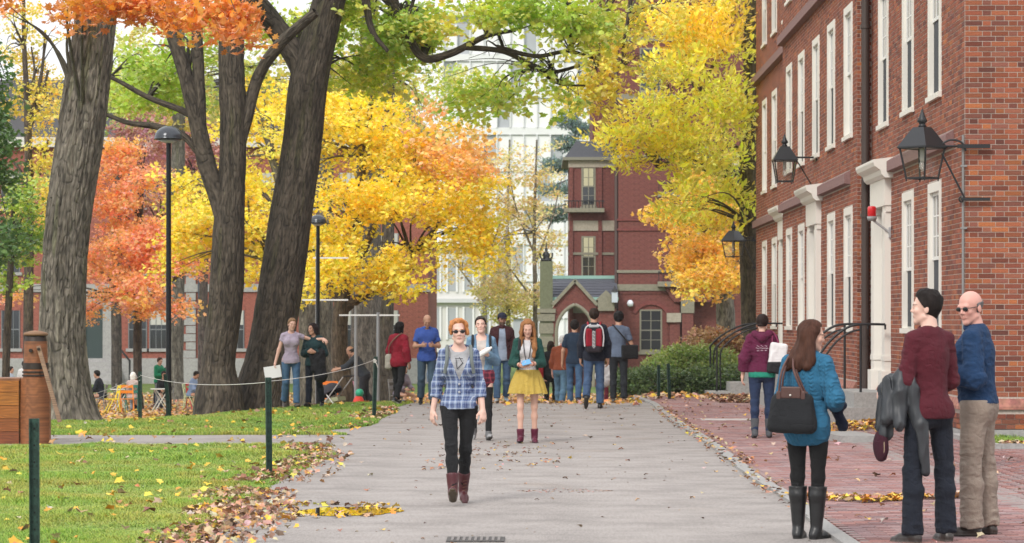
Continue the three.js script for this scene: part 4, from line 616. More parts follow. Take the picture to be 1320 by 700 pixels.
  {"name":"hickory_tree","label":"tall yellow-green hickory standing past the end of the brick hall","cat":"tree","dens":0.19,"alt":[[4.04,9.38,-68,1.5,0.96,3,0],[[0.97,0.8,0.08],[0.97,0.74,0.06],[0.95,0.84,0.14]]],"trunk":[[5.662,-0.957,-69.0,0.406],[5.662,-0.145,-69.0,0.304],[5.662,1.275,-69.0,0.244],[5.642,3.102,-69.0,0.244],[5.621,4.928,-69.0,0.254],[5.682,6.958,-69.0,0.244],[5.764,10.002,-69.0,0.223],[5.824,12.437,-69.0,0.162]],"limbs":[[[5.723,6.755,-69.0,0.122],[5.114,7.161,-69.0,0.081],[4.302,7.262,-69.0,0.061],[3.491,7.161,-69.0,0.049],[2.882,6.958,-69.0,0.032]],[[5.682,5.943,-69.0,0.101],[4.911,6.247,-69.0,0.071],[4.099,6.146,-69.0,0.049],[3.288,5.537,-69.0,0.032]],[[5.723,8.784,-69.0,0.122],[4.911,8.987,-69.0,0.081],[3.896,8.784,-69.0,0.061],[3.085,8.48,-69.0,0.041]],[[5.682,4.116,-69.0,0.081],[5.114,5.334,-69.0,0.061],[4.81,6.146,-69.0,0.041]],[[5.764,10.205,-69.0,0.122],[4.302,10.205,-69.0,0.101],[2.882,9.697,-69.0,0.061],[1.867,8.784,-69.0,0.041]]],"bark":"fine","col":[0.15,0.13,0.1],"blobs":[[4.67,8.576,-67,1.084,1.182,2,180],[3.84,9.28,-68,1.2,1.0,2,150],[4.601,6.919,-66,1.068,0.971,2,190],[3.533,7.501,-66,0.893,0.932,1.8,130],[2.906,6.456,-65,0.879,0.65,1.6,120],[2.108,6.042,-64,0.489,0.64,1.1,50],[3.671,5.691,-65,0.879,0.803,1.8,150],[5.077,5.71,-68.5,0.806,1.007,1.6,130],[4.674,4.703,-68.5,0.927,0.725,1.5,110],[3.671,4.449,-65,0.497,0.421,1.0,40],[5.24,9.48,-68,0.8,1.2,2,90],[2.296,6.569,-64,0.565,0.301,1,28],[5.52,11.828,-69,2.435,1.218,3,60],[2.485,5.534,-64,0.301,0.264,0.7,14]],"leaf":"ash","size":0.46,"pal":[[0.93,0.88,0.15],[0.95,0.9,0.2],[0.86,0.88,0.14],[0.96,0.85,0.12],[0.96,0.78,0.08]],"twigs":6},
  {"name":"honey_locust","label":"olive yellow foliage hanging in front of the gothic brick hall","cat":"tree","dens":0.24,"trunk":[[6.819,-0.962,-72,0.296],[6.819,4.014,-72,0.233],[6.692,8.249,-72,0.191],[6.395,11.638,-72,0.169]],"limbs":[[[5.507,9.879,-62.0,0.128],[3.866,10.244,-62.0,0.109],[2.407,9.879,-62.0,0.08],[1.678,8.785,-62.0,0.055],[1.459,7.508,-62.0,0.033]],[[2.407,9.879,-62.0,0.066],[2.225,8.785,-62.0,0.044],[2.042,7.508,-62.0,0.026]]],"bark":"fine","col":[0.12,0.1,0.085],"blobs":[[1.459,8.238,-62,0.474,0.802,1,60],[1.586,7.144,-62,0.62,0.438,1,60],[2.353,8.53,-63,0.556,0.815,1.1,46],[2.042,7.508,-62,0.656,0.547,1,54],[1.039,6.87,-62,0.401,0.328,0.8,22],[0.948,8.602,-62,0.365,0.365,0.8,14],[2.861,7.699,-64,0.489,0.376,1,26],[1.313,9.696,-62,1.094,0.474,1.4,34],[3.339,9.248,-66,0.776,0.776,1.3,40]],"leaf":"maple","size":0.4,"pal":[[0.84,0.74,0.1],[0.9,0.8,0.12],[0.72,0.7,0.1],[0.92,0.7,0.1]],"twigs":5},
  {"name":"orange_yellow_maple","label":"orange and yellow maple over the hedge, beside the hall end","cat":"tree","trunk":[[5.835,-1.365,-80.0,0.471],[5.835,-0.424,-80.0,0.353],[5.835,0.988,-80.0,0.306],[5.788,2.4,-80.0,0.259],[5.576,3.812,-80.0,0.141],[5.341,5.224,-80.0,0.071]],"limbs":[],"bark":"fine","col":[0.3,0.3,0.27],"blobs":[[4.851,5.489,-76,0.805,0.671,1.4,60],[4.978,3.527,-78,1.055,0.918,1.8,170],[5.781,4.215,-78,0.826,1.055,1.8,130],[4.348,3.502,-77,0.589,0.544,1.2,50],[5.254,2.596,-77,0.906,0.408,1.4,70],[5.576,5.224,-80,0.941,0.8,1.8,100],[4.518,4.518,-80,0.518,0.471,1.1,36],[3.845,4.998,-76,0.671,0.581,1.2,50],[4.739,5.154,-76,0.805,0.76,1.4,70],[5.409,3.142,-76,0.805,0.894,1.4,80],[4.456,2.681,-75,0.662,0.397,1.2,40]],"leaf":"maple","size":0.42,"pal":[[0.95,0.68,0.05],[0.96,0.76,0.06],[0.94,0.62,0.12],[0.95,0.7,0.1],[0.97,0.84,0.12]],"twigs":5},
  {"name":"golden_tree","label":"pale golden tree with thin foliage beside the porch pier","cat":"tree","trunk":[[0.088,-1.312,-150,0.176],[0.088,2.218,-150,0.132],[0.044,6.629,-150,0.106],[0.176,11.924,-150,0.053]],"limbs":[[[0.088,5.306,-150,0.071],[-0.971,7.953,-150,0.044],[-1.412,10.159,-150,0.026]],[[0.088,4.865,-150,0.071],[1.059,7.512,-150,0.044],[1.588,9.718,-150,0.026]],[[0.088,2.659,-150,0.071],[-1.235,4.424,-150,0.044],[-1.941,5.306,-150,0.026]]],"bark":"fine","col":[0.32,0.29,0.25],"blobs":[[-1.676,7.071,-150,2.029,2.647,3,114.0],[0.529,7.071,-150,1.765,3.971,3,171.0],[0.088,10.159,-150,2.206,2.647,3,76.0],[-2.118,3.982,-150,1.765,1.5,3,114.0],[0.529,3.541,-150,1.5,1.5,3,83.6],[-2.559,9.276,-150,2.029,2.206,3,76.0]],"leaf":"maple","size":0.55,"pal":[[0.88,0.72,0.3],[0.9,0.78,0.4],[0.84,0.66,0.24]],"twigs":7},
  {"name":"golden_tree","label":"round yellow-green tree low behind the man in the cap","cat":"tree","trunk":[[-1.601,-1.603,-165,0.194],[-1.601,2.279,-165,0.146],[-1.65,7.132,-165,0.116],[-1.504,12.956,-165,0.058]],"limbs":[],"bark":"fine","col":[0.32,0.29,0.25],"blobs":[[-1.359,2.765,-165,2.232,1.262,3,209.0],[-2.329,3.25,-165,1.65,1.068,3,114.0]],"leaf":"maple","size":0.55,"pal":[[0.66,0.58,0.1],[0.72,0.62,0.14],[0.58,0.54,0.1]],"twigs":7},
  {"name":"golden_tree","label":"wispy gold tree before the white building","cat":"tree","trunk":[[-3.243,-1.797,-175,0.206],[-3.243,2.321,-175,0.154],[-3.294,7.468,-175,0.124],[-3.14,13.644,-175,0.062]],"limbs":[[[-3.243,5.924,-175,0.082],[-4.478,9.012,-175,0.051],[-4.993,11.585,-175,0.031]],[[-3.243,5.409,-175,0.082],[-2.11,8.497,-175,0.051],[-1.493,11.071,-175,0.031]],[[-3.243,2.835,-175,0.082],[-4.787,4.894,-175,0.051],[-5.61,5.924,-175,0.031]]],"bark":"fine","col":[0.32,0.29,0.25],"blobs":[[-3.5,10.041,-175,2.059,3.088,3,87.39999999999999],[-2.471,6.953,-175,2.059,2.574,3,114.0],[-4.529,5.924,-175,1.75,2.059,3,76.0]],"leaf":"maple","size":0.55,"pal":[[0.82,0.58,0.12],[0.86,0.66,0.2],[0.74,0.5,0.1]],"twigs":7},
  {"name":"blue_spruce","label":"blue-grey spruce beside the gothic hall, before the office tower","cat":"tree","trunk":[[2.7,-2.2,-170.0,0.2],[2.7,2.3,-170.0,0.15],[2.7,9.8,-170.0,0.1],[2.7,15.8,-170.0,0.03]],"limbs":[[[2.7,14.8,-170.0,0.05],[2.22,14.6,-170.0,0.035],[1.9,14.36,-170.0,0.02]],[[2.7,13.55,-170.0,0.05],[1.92,13.225,-170.0,0.035],[1.4,12.835,-170.0,0.02]],[[2.7,12.3,-170.0,0.05],[1.62,11.85,-170.0,0.035],[0.9,11.31,-170.0,0.02]],[[2.7,10.9,-170.0,0.05],[1.38,10.35,-170.0,0.035],[0.5,9.69,-170.0,0.02]],[[2.7,9.4,-170.0,0.05],[1.2,8.775,-170.0,0.035],[0.2,8.025,-170.0,0.02]],[[2.7,14.3,-170.0,0.05],[3.24,14.075,-170.0,0.035],[3.6,13.805,-170.0,0.02]],[[2.7,12.8,-170.0,0.05],[3.54,12.45,-170.0,0.035],[4.1,12.03,-170.0,0.02]],[[2.7,11.3,-170.0,0.05],[3.78,10.85,-170.0,0.035],[4.5,10.31,-170.0,0.02]]],"bark":"fine","col":[0.14,0.12,0.11],"blobs":[[2.26,14.528,-170.0,0.48,0.25,1.2,25],[1.985,13.108,-170.0,0.78,0.25,1.2,41],[1.71,11.688,-170.0,1.08,0.25,1.2,57],[1.49,10.152,-170.0,1.32,0.25,1.2,70],[1.325,8.55,-170.0,1.5,0.25,1.2,80],[3.195,13.994,-170.0,0.54,0.25,1.2,28],[3.47,12.324,-170.0,0.84,0.25,1.2,44],[3.69,10.688,-170.0,1.08,0.25,1.2,57]],"leaf":"ash","size":0.5,"dens":1.0,"pal":[[0.2,0.3,0.27],[0.26,0.36,0.33],[0.16,0.25,0.22]],"twigs":1},
  {"name":"background_tree","label":"grey trunk behind the woman in dark green","cat":"tree","trunk":[[-6.745,-1.389,-84,0.546],[-6.745,-1.019,-84,0.418],[-6.745,0.216,-84,0.321],[-6.695,1.946,-84,0.305],[-6.671,4.416,-84,0.289],[-6.596,9.358,-84,0.225],[-6.547,13.311,-84,0.128]],"limbs":[],"bark":"fine","col":[0.2,0.19,0.165],"blobs":[[-7.239,9.605,-84,1.482,1.482,3,60],[-6.004,8.122,-84,1.235,1.482,3,50]],"leaf":"maple","size":0.5,"pal":[[0.5,0.46,0.07],[0.62,0.52,0.08],[0.4,0.4,0.06]],"twigs":4},
  {"name":"background_tree","label":"broad grey trunk behind the bending man","cat":"tree","trunk":[[-5.771,-1.603,-90,0.9],[-5.771,-1.206,-90,0.688],[-5.771,0.118,-90,0.529],[-5.718,1.971,-90,0.503],[-5.691,4.618,-90,0.476],[-5.612,9.912,-90,0.371],[-5.559,14.147,-90,0.212]],"limbs":[],"bark":"fine","col":[0.17,0.155,0.14],"blobs":[[-6.3,10.176,-90,1.588,1.588,3,60],[-4.976,8.588,-90,1.324,1.588,3,50]],"leaf":"maple","size":0.5,"pal":[[0.5,0.46,0.07],[0.62,0.52,0.08],[0.4,0.4,0.06]],"twigs":4},
  {"name":"background_tree","label":"slim dark trunk left of the woman in red","cat":"tree","trunk":[[-4.494,-1.247,-80,0.36],[-4.494,-0.894,-80,0.275],[-4.494,0.282,-80,0.212],[-4.447,1.929,-80,0.201],[-4.424,4.282,-80,0.191],[-4.353,8.988,-80,0.148],[-4.306,12.753,-80,0.085]],"limbs":[],"bark":"fine","col":[0.13,0.115,0.1],"blobs":[[-4.965,9.224,-80,1.412,1.412,3,60],[-3.788,7.812,-80,1.176,1.412,3,50]],"leaf":"maple","size":0.5,"pal":[[0.5,0.46,0.07],[0.62,0.52,0.08],[0.4,0.4,0.06]],"twigs":4},
  {"name":"background_tree","label":"grey trunk behind the man in the green jacket","cat":"tree","trunk":[[-13.618,-1.959,-100,0.55],[-13.618,-1.518,-100,0.421],[-13.618,-0.047,-100,0.324],[-13.559,2.012,-100,0.307],[-13.529,4.953,-100,0.291],[-13.441,10.835,-100,0.226],[-13.382,15.541,-100,0.129]],"limbs":[],"bark":"fine","col":[0.2,0.195,0.17],"blobs":[[-14.206,11.129,-100,1.765,1.765,3,60],[-12.735,9.365,-100,1.471,1.765,3,50]],"leaf":"maple","size":0.5,"pal":[[0.5,0.46,0.07],[0.62,0.52,0.08],[0.4,0.4,0.06]],"twigs":4}
];
for (const t of TREES) {
  rnd = mulberry(Math.round(t.trunk[0][0] * 977) + 13);
  const [bx, , bz] = t.trunk[0], by = gy(bx, -bz);
  const o = thing(t.name, t.label, t.cat, [bx, by, bz], 0, t.name === 'golden_tree' ? 'pale golden trees far along the path' : t.name === 'background_tree' ? 'tree trunks in the yard' : undefined);
  const rel = (p) => [p[0] - bx, p[1] - by, p[2] - bz, p[3]];
  const near = -bz < 60, bark = M(t.col, 0.95, { map: rep(barkTex, 1, 0.75), bumpMap: rep(barkBump, 1, 0.75), bumpScale: near ? 0.016 : 0.012 });
  const barkT = bark.clone(); barkT.vertexColors = true;
  const stations = t.trunk.map(rel); stations[0][1] = Math.min(stations[0][1], -0.12);
  mesh('trunk', limbGeo(stations, t.bark === 'ridge' ? 420 : near ? 300 : 60, t.bark === 'ridge' ? 260 : near ? 150 : 26, t.bark === 'ridge' ? ridgeBark : fineBark, barkTone), barkT, o);
  const skeleton = [...t.trunk.slice(2), ...t.limbs.flat()].map(rel);
  for (const l of t.limbs) mesh('limb', limbGeo(l.map(rel), near ? 60 : 24, near ? 28 : 10, fineBark), bark, o);
  // fine branches from the limbs into the foliage
  const tw = [];
  for (const b of t.blobs) {
    const c = V(b[0] - bx, b[1] - by, b[2] - bz); let best = null, bd = 1e9;
    for (const s of skeleton) { const d = c.distanceTo(V(s[0], s[1], s[2])) + (s[1] > c.y ? 1.5 : 0); if (d < bd) { bd = d; best = s; } }
    for (let k = 0; k < t.twigs; k++) {
      const e = V(c.x + b[3] * rr(-0.75, 0.75), c.y + b[4] * rr(-0.6, 0.75), c.z + b[5] * rr(-0.7, 0.7)), s = V(best[0], best[1], best[2]), q = s.clone().lerp(e, 0.5).add(V(rr(-0.2, 0.2), rr(0.1, 0.5), rr(-0.2, 0.2)));
      const r0 = Math.min(best[3] * 0.5, 0.05), r = (x) => Math.max(0.006, r0 * x); tw.push(plainGeo(limbGeo([[s.x, s.y, s.z, r(1)], [q.x, q.y, q.z, r(0.5)], [e.x, e.y, e.z, r(0.12)]], 12, 5)));
    }
  }
  if (tw.length) tag(mesh('branches', mergeGeometries(tw), bark, o), null, null, null, 'stuff');
  const items = [];
  for (const b of t.blobs) {
    let n = 0, tries = 0; const want = Math.round(b[6] * (t.dens ?? 0.32));
    while (n < want && tries++ < want * 6) {
      const a = rr(0, 6.283), u = rr(-1, 1), r = Math.pow(rnd(), 0.42) * (rnd() < 0.16 ? rr(1, 1.22) : 1), q = Math.sqrt(1 - u * u);
      const x = b[0] + b[3] * r * q * Math.cos(a), y = b[1] + b[4] * r * u, z = b[2] + 0.7 * b[5] * r * q * Math.sin(a);
      if (noise3(x * 0.8, y * 1.1, z * 0.8) + 0.5 * noise3(x * 2.1, y * 2.6, z * 2.1) < 0.07 && rnd() < 0.97) continue;
      let pal = t.pal; if (t.alt) { const e = t.alt[0]; if (Math.hypot((x - e[0]) / e[3], (y - e[1]) / e[4]) < rr(0.6, 1.2)) pal = t.alt[1]; }
      const f = 0.5 + 0.5 * noise3(x * 0.5 + 9, y * 0.5, z * 0.5), c = pal[Math.floor(clamp(0.65 * f + 0.35 * rnd(), 0, 0.999) * pal.length)], s = rr(0.85, 1.15), sz = t.size * rr(0.65, 1.2);
      items.push({ m: MX(x - bx, y - by, z - bz, rr(-0.45, 0.45), rr(0, 6.283), rr(-0.45, 0.45), sz, sz * rr(0.7, 1.1), sz), c: c.map((k) => k * s) }); n++;
    }
  }
  scatter('crown', clumps[t.leaf], leafMat, items, o);
}

// ---------------------------------------------------------------- street furniture and the things in the yard
rnd = mulberry(4711);
function lampPost(label, x, d, h, capR) {
  const y = gy(x, d), t = thing('lamp_post', label, 'lamp post', [x, y, -d], 0, 'dome-topped lamp posts in the yard');
  const dark = M([0.012, 0.013, 0.016], 0.4, { metalness: 0.4 });
  new Geo().rod([0, -0.1, 0], [0, h - 0.2, 0], 0.05, 0.042, 16).build('pole', dark, t);
  new Geo().rod([0, 0.001, 0], [0, 0.14, 0], 0.075, 0.07, 16).build('base', dark, t);
  const p = []; for (let i = 0; i <= 12; i++) { const a = i / 12 * Math.PI / 2; p.push([Math.cos(a) * capR, h - 0.02 + Math.sin(a) * capR * 0.9 - capR * 0.9]); }
  new Geo().lathe([[capR - 0.03, h - 0.02 - capR * 0.9 - 0.02], [capR + 0.012, h - 0.04 - capR * 0.9], ...p], 0, 0, 0, 28).build('dome', M([0.05, 0.055, 0.065], 0.22, { metalness: 0.3 }), t);
  new Geo().lathe([[0, h - capR * 0.9 - 0.1], [0.06, h - capR * 0.9 - 0.1], [capR * 0.82, h - capR * 0.9 - 0.045], [0, h - capR * 0.9 - 0.042]], 0, 0, 0, 24).build('lens', M([0.5, 0.5, 0.48], 0.3), t);
}
lampPost('tall black lamp post between the great oak and the three-stemmed tree', -6.44, 46.5, 5.25, 0.25);
lampPost('lamp post half hidden behind the leaning trunk', -4.91, 60, 4.62, 0.2);

// green steel fence posts with punched holes, and the rope between them
const steel = M([0.035, 0.085, 0.065], 0.55, { metalness: 0.25, map: rep(grainTex, 3, 3) });
function fencePost(label, x, d, h, lean, turn) {
  const t = thing('fence_post', label, 'fence post', [x, gy(x, d), -d], turn, 'green steel fence posts'); t.rotation.z = lean;
  const g = new Geo(); g.box(0, h / 2 - 0.15, -0.01, 0.05, h + 0.3, 0.006); g.box(-0.027, h / 2 - 0.15, 0.006, 0.006, h + 0.3, 0.036); g.box(0.027, h / 2 - 0.15, 0.006, 0.006, h + 0.3, 0.036); g.build('channel', steel, t);
  for (let k = 0; k < Math.floor(h / 0.1); k++) new Geo().rod([0, h - 0.06 - k * 0.1, -0.006], [0, h - 0.06 - k * 0.1, -0.002], 0.006, 0.006, 8).build('hole', M([0.008, 0.01, 0.01], 0.9), t);
  return t;
}
fencePost('green steel post on the near lawn before the wooden pump', -2.97, 15.7, 1.02, 0.005, 0.1);
fencePost('green steel post on the lawn edge by the leaf heap', -2.73, 27.2, 1.02, 0.01, 0.3);
fencePost('green steel post on the lawn before the cafe chairs', -6.42, 43, 0.82, 0.0, 0);
fencePost('green steel post leaning at the foot of the tall lamp post', -6.1, 44.2, 0.78, 0.1, 0);
fencePost('green steel post where the lawn meets the wide path', -2.62, 43.2, 1.02, -0.03, 0.4);
fencePost('green steel post beside the hedge, paired with a taller one', 2.58, 54.5, 0.7, 0.0, 0.3);
fencePost('taller green steel post in the pair beside the hedge', 2.78, 54, 0.74, 0.04, 0.3);
fencePost('green steel post before the hedge, by the man with the shoulder bag', 1.95, 56, 0.72, 0, 0.2);
{
  const rope = M([0.62, 0.6, 0.56], 0.9), sag = (a, b, s) => { const p = []; for (let i = 0; i <= 10; i++) { const t = i / 10; p.push([mix(a[0], b[0], t), mix(a[1], b[1], t) - s * 4 * t * (1 - t), mix(a[2], b[2], t)]); } return p; };
  const spans = [['white rope from the path-side post to the post by the leaf heap', [-2.62, 0.96, -43.18], [-2.73, 0.98, -27.2], 0.05], ['white rope from the leaf-heap post to the post before the cafe chairs', [-2.74, 0.97, -27.22], [-6.42, 0.72, -43], 0.08], ['white rope tied from the cafe post to the great oak', [-6.42, 0.7, -43], [-7.2, 0.4, -42.6], 0.02], ['second rope tied lower from the cafe post to the great oak', [-6.42, 0.64, -43], [-7.2, 0.3, -42.55], 0.02]];
  for (const [l, a, b, s] of spans) tag(new Geo().tube(sag(a, b, s), 0.0036, 40, 6).build('rope', rope), l, 'rope', 'ropes strung between the green posts');
  const k = thing('rope_knot', 'white knotted rope end on the path-side post', 'knot', [-2.6, 0.95, -43.14]);
  new Geo().add(new THREE.TorusKnotGeometry(0.018, 0.008, 40, 6)).build('loop', rope, k); new Geo().tube([[0, 0, 0], [0.03, -0.05, 0.02], [0.05, -0.11, 0.01]], 0.008, 10).build('rope_end', rope, k);
}
// old wooden pump with its handle and board trough
{
  const x = -6.46, d = 34.2, t = thing('wooden_pump', 'brown wooden water pump with a long handle and flat cap', 'water pump', [x, gy(x, d), -d]);
  const wood = M([0.30, 0.115, 0.045], 0.55, { map: rep(woodTex, 1.2, 0.5) }), cap = M([0.26, 0.15, 0.08], 0.7, { map: rep(woodTex, 1, 1) }), band = M([0.035, 0.025, 0.02], 0.5, { metalness: 0.4 }), light = M([0.36, 0.24, 0.17], 0.75, { map: rep(woodTex, 0.5, 2) });
  const oct = (r0, r1, y0, y1) => new THREE.CylinderGeometry(r1, r0, y1 - y0, 8, 1).translate(0, (y0 + y1) / 2, 0).rotateY(0.39);
  new Geo().add(oct(0.2, 0.195, -0.1, 0.86)).build('lower_post', wood, t);
  new Geo().add(oct(0.165, 0.15, 0.86, 1.34)).build('upper_post', wood, t);
  new Geo().add(oct(0.172, 0.168, 0.98, 1.06)).build('iron_band', band, t);
  new Geo().add(oct(0.15, 0.135, 1.34, 1.41)).build('collar', band, t);
  new Geo().lathe([[0, 1.405], [0.15, 1.41], [0.158, 1.43], [0.15, 1.45], [0.06, 1.475], [0, 1.48]], 0, 0, 0, 18).build('cap', cap, t);
  for (const y of [0.885, 0.93]) new Geo().add(oct(0.178, 0.178, y, y + 0.022)).build('hoop', band, t);
  new Geo().rod([-0.035, 1.22, 0.13], [-0.035, 1.22, 0.175], 0.024, 0.024, 10).build('peg_hole', band, t);
  new Geo().box(0.21, 0.79, 0.2, 0.05, 1.02, 0.04, 0, 0, 0.275).build('handle', light, t);
  new Geo().rod([0.08, 1.24, 0.12], [0.08, 1.24, 0.24], 0.02, 0.02, 8).build('pivot', band, t);
  const b = thing('wooden_trough', 'varnished orange-brown board trough beside the wooden pump', 'trough', [x, gy(x, d), -d]);
  const tones = [[0.46, 0.17, 0.028], [0.48, 0.185, 0.03], [0.42, 0.15, 0.028], [0.34, 0.11, 0.028], [0.27, 0.08, 0.028]];
  for (let k = 0; k < 5; k++) new Geo().box(-0.86, 0.76 - k * 0.168, 0.03 + rr(-0.004, 0.004), 1.3, 0.163, 0.06).build('board', M(tones[k], 0.42, { map: rep(woodTex, 0.7, 1.4) }), b);
  for (let k = 0; k < 5; k++) new Geo().box(-0.86, 0.76 - k * 0.168, -0.62, 1.3, 0.163, 0.06).build('board', M(tones[k], 0.42, { map: rep(woodTex, 0.7, 1.4) }), b);
  new Geo().box(-0.86, 0.845, -0.3, 1.32, 0.03, 0.72).build('lid', M([0.34, 0.14, 0.06], 0.5, { map: rep(woodTex, 0.7, 1.2) }), b);
  new Geo().box(-0.83, 0.75, 0.09, 0.52, 0.03, 0.03, 0, 0, 0.72).build('brace', light, b);
  new Geo().span(-1.5, -0.22, -0.05, 0.02, -0.64, 0.055).build('sill_board', M([0.16, 0.06, 0.035], 0.6, { map: rep(woodTex, 0.7, 1.2) }), b);
}
// thin grey poles with cross bars behind the women
for (const [x, d, h, bars, l] of [[-5.05, 61.5, 3.9, [[3.7, -0.1, 0.72], [2.72, -0.35, 0.72]], 'thin grey pole with two white cross bars by the leaning trunk'], [-3.6, 61, 2.3, [[2.22, -0.9, 0.5]], 'thin grey pole with one white cross bar beside the woman in red'], [-4.25, 63, 2.6, [], 'thin bare grey pole between the poles with cross bars']]) {
  const t = thing('bar_pole', l, 'pole', [x, gy(x, d), -d], 0, 'thin poles in the yard');
  const up = h - gy(x, d) * 0; new Geo().rod([0, -0.1, 0], [0, up, 0], 0.045, 0.04, 10).build('pole', M([0.3, 0.31, 0.33], 0.5, { metalness: 0.4 }), t);
  for (const [y, a, b] of bars) new Geo().span(a, b, y, y + 0.035, -0.03, 0.03).build('cross_bar', M([0.74, 0.74, 0.74], 0.5), t);
}
// hedge and shrubs in front of the gothic hall
{
  const mk = (name, label, x0, x1, d0, d1, h, n, pal, size, round) => {
    const cx = (x0 + x1) / 2, cd = (d0 + d1) / 2, t = thing(name, label, round ? 'shrub' : 'hedge', [cx, gy(cx, cd), -cd]);
    const st = new Geo(); for (let k = 0; k < 14; k++) { const a = rr(x0, x1) - cx, z = rr(d0, d1) - cd; st.rod([a * 0.7, -0.05, z * 0.7], [a, h * rr(0.5, 0.8), z], 0.016, 0.006, 5); } st.build('stems', M([0.11, 0.08, 0.06], 0.95), t);
    const it = []; for (let k = 0; k < n; k++) { let a = rr(-1, 1), z = rr(-1, 1), y = Math.pow(rnd(), 0.6); if (round) { const r = Math.sqrt(Math.max(0, 1 - 0.85 * y * y)); a *= r; z *= r; } const s = size * rr(0.7, 1.3), c = pick(pal), b = rr(0.8, 1.2); it.push({ m: MX(a * (x1 - x0) / 2, y * h + 0.05 * noise3(a * 6, 1, z * 4), z * (d1 - d0) / 2, rr(-0.5, 0.5), rr(0, 6.28), rr(-0.5, 0.5), s), c: c.map((q) => q * b) }); }
    scatter('foliage', clumps.maple, leafMat, it, t);
  };
  mk('clipped_hedge', 'low dark green clipped hedge behind the thin green posts', 1.75, 6.2, 58, 59.4, 0.5, 560, [[0.1, 0.18, 0.045], [0.15, 0.24, 0.06], [0.075, 0.14, 0.035]], 0.2);
  mk('leafy_shrub', 'light green leafy shrub rising behind the hedge', 2.4, 5.1, 60.2, 62, 0.95, 340, [[0.34, 0.46, 0.12], [0.46, 0.54, 0.16], [0.28, 0.4, 0.09]], 0.22, true);
  mk('rusty_shrub', 'rust and pink tinted shrub behind the light green shrub', 3.3, 5.4, 63, 65, 1.35, 260, [[0.50, 0.24, 0.11], [0.54, 0.36, 0.18], [0.44, 0.28, 0.13]], 0.22, true);
  mk('leafy_shrub', 'yellowing shrub against the far end of the brick hall', 4.7, 6.0, 66.5, 68, 1.05, 150, [[0.5, 0.42, 0.1], [0.38, 0.4, 0.1]], 0.2, true);
}
// cafe chairs and tables in the leaf-strewn yard
function bistroChair(label, color, x, d, turn) {
  if (d > 80) { x *= 0.95; d *= 0.95; }
  const t = thing('cafe_chair', label, 'chair', [x, gy(x, d), -d], turn, 'coloured cafe chairs in the yard'), m = M(color, 0.4);
  for (const sx of [-1, 1]) { new Geo().rod([sx * 0.19, 0, 0.2], [sx * 0.19, 0.45, -0.02], 0.017).build('leg', m, t); const g = new Geo(); g.rod([sx * 0.2, 0, -0.24], [sx * 0.2, 0.45, -0.17], 0.017); g.rod([sx * 0.2, 0.45, -0.17], [sx * 0.19, 0.88, -0.25], 0.017); g.build('back_leg', m, t); }
  for (let k = 0; k < 5; k++) new Geo().box(0, 0.455, 0.16 - k * 0.085, 0.4, 0.02, 0.06).build('seat_slat', m, t);
  for (let k = 0; k < 2; k++) new Geo().box(0, 0.84 - k * 0.17, -0.235 + k * 0.02, 0.4, 0.09, 0.018).build('back_slat', m, t);
  return t;
}
function bistroTable(label, color, x, d) {
  if (d > 80) { x *= 0.95; d *= 0.95; }
  const t = thing('cafe_table', label, 'table', [x, gy(x, d), -d], 0.4, 'cafe tables in the yard'), m = M(color, 0.45);
  new Geo().lathe([[0, 0.7], [0.34, 0.7], [0.345, 0.715], [0.34, 0.73], [0, 0.73]], 0, 0, 0, 24).build('table_top', m, t);
  for (const s of [-1, 1]) { new Geo().rod([-0.24, 0, s * 0.2], [0.2, 0.7, s * 0.2], 0.016).build('leg', m, t); new Geo().rod([0.24, 0, s * 0.18], [-0.2, 0.7, s * 0.18], 0.016).build('leg', m, t); }
}
bistroChair('bright yellow cafe chair beside the seated man in the dark suit', [0.80, 0.60, 0.02], -13.8, 86.2, -1.2);
bistroChair('orange cafe chair with a tall back by the yellow chair', [0.80, 0.26, 0.03], -13.35, 86.6, 0.25);
bistroChair('dark green cafe chair of the woman in pale pink', [0.03, 0.17, 0.13], -13.45, 88.4, Math.PI);
bistroChair('red cafe chair near the man in the light blue shirt', [0.55, 0.03, 0.04], -12.1, 94, 0.6);
bistroChair('pale green cafe chair under the man in the light blue shirt', [0.6, 0.68, 0.42], -12.0, 92.2, Math.PI / 2);
bistroChair('dark cafe chair under the seated man in the dark suit', [0.2, 0.2, 0.2], -14.55, 88.2, -Math.PI / 2);
bistroChair('black cafe chair at the yard edge by the pump', [0.03, 0.05, 0.04], -20.9, 104.5, Math.PI / 2);
bistroChair('orange cafe chair beside the two embracing women', [0.82, 0.22, 0.03], -5.05, 65, 0);
bistroChair('pink cafe chair between the embracing women and the bending man', [0.75, 0.34, 0.48], -4.72, 67, 0.3);
bistroTable('pale round cafe table before the man in the green jacket', [0.66, 0.66, 0.6], -12.95, 91.5);
bistroTable('pale round cafe table behind the seated man in the dark suit', [0.6, 0.62, 0.58], -14.2, 90.6);
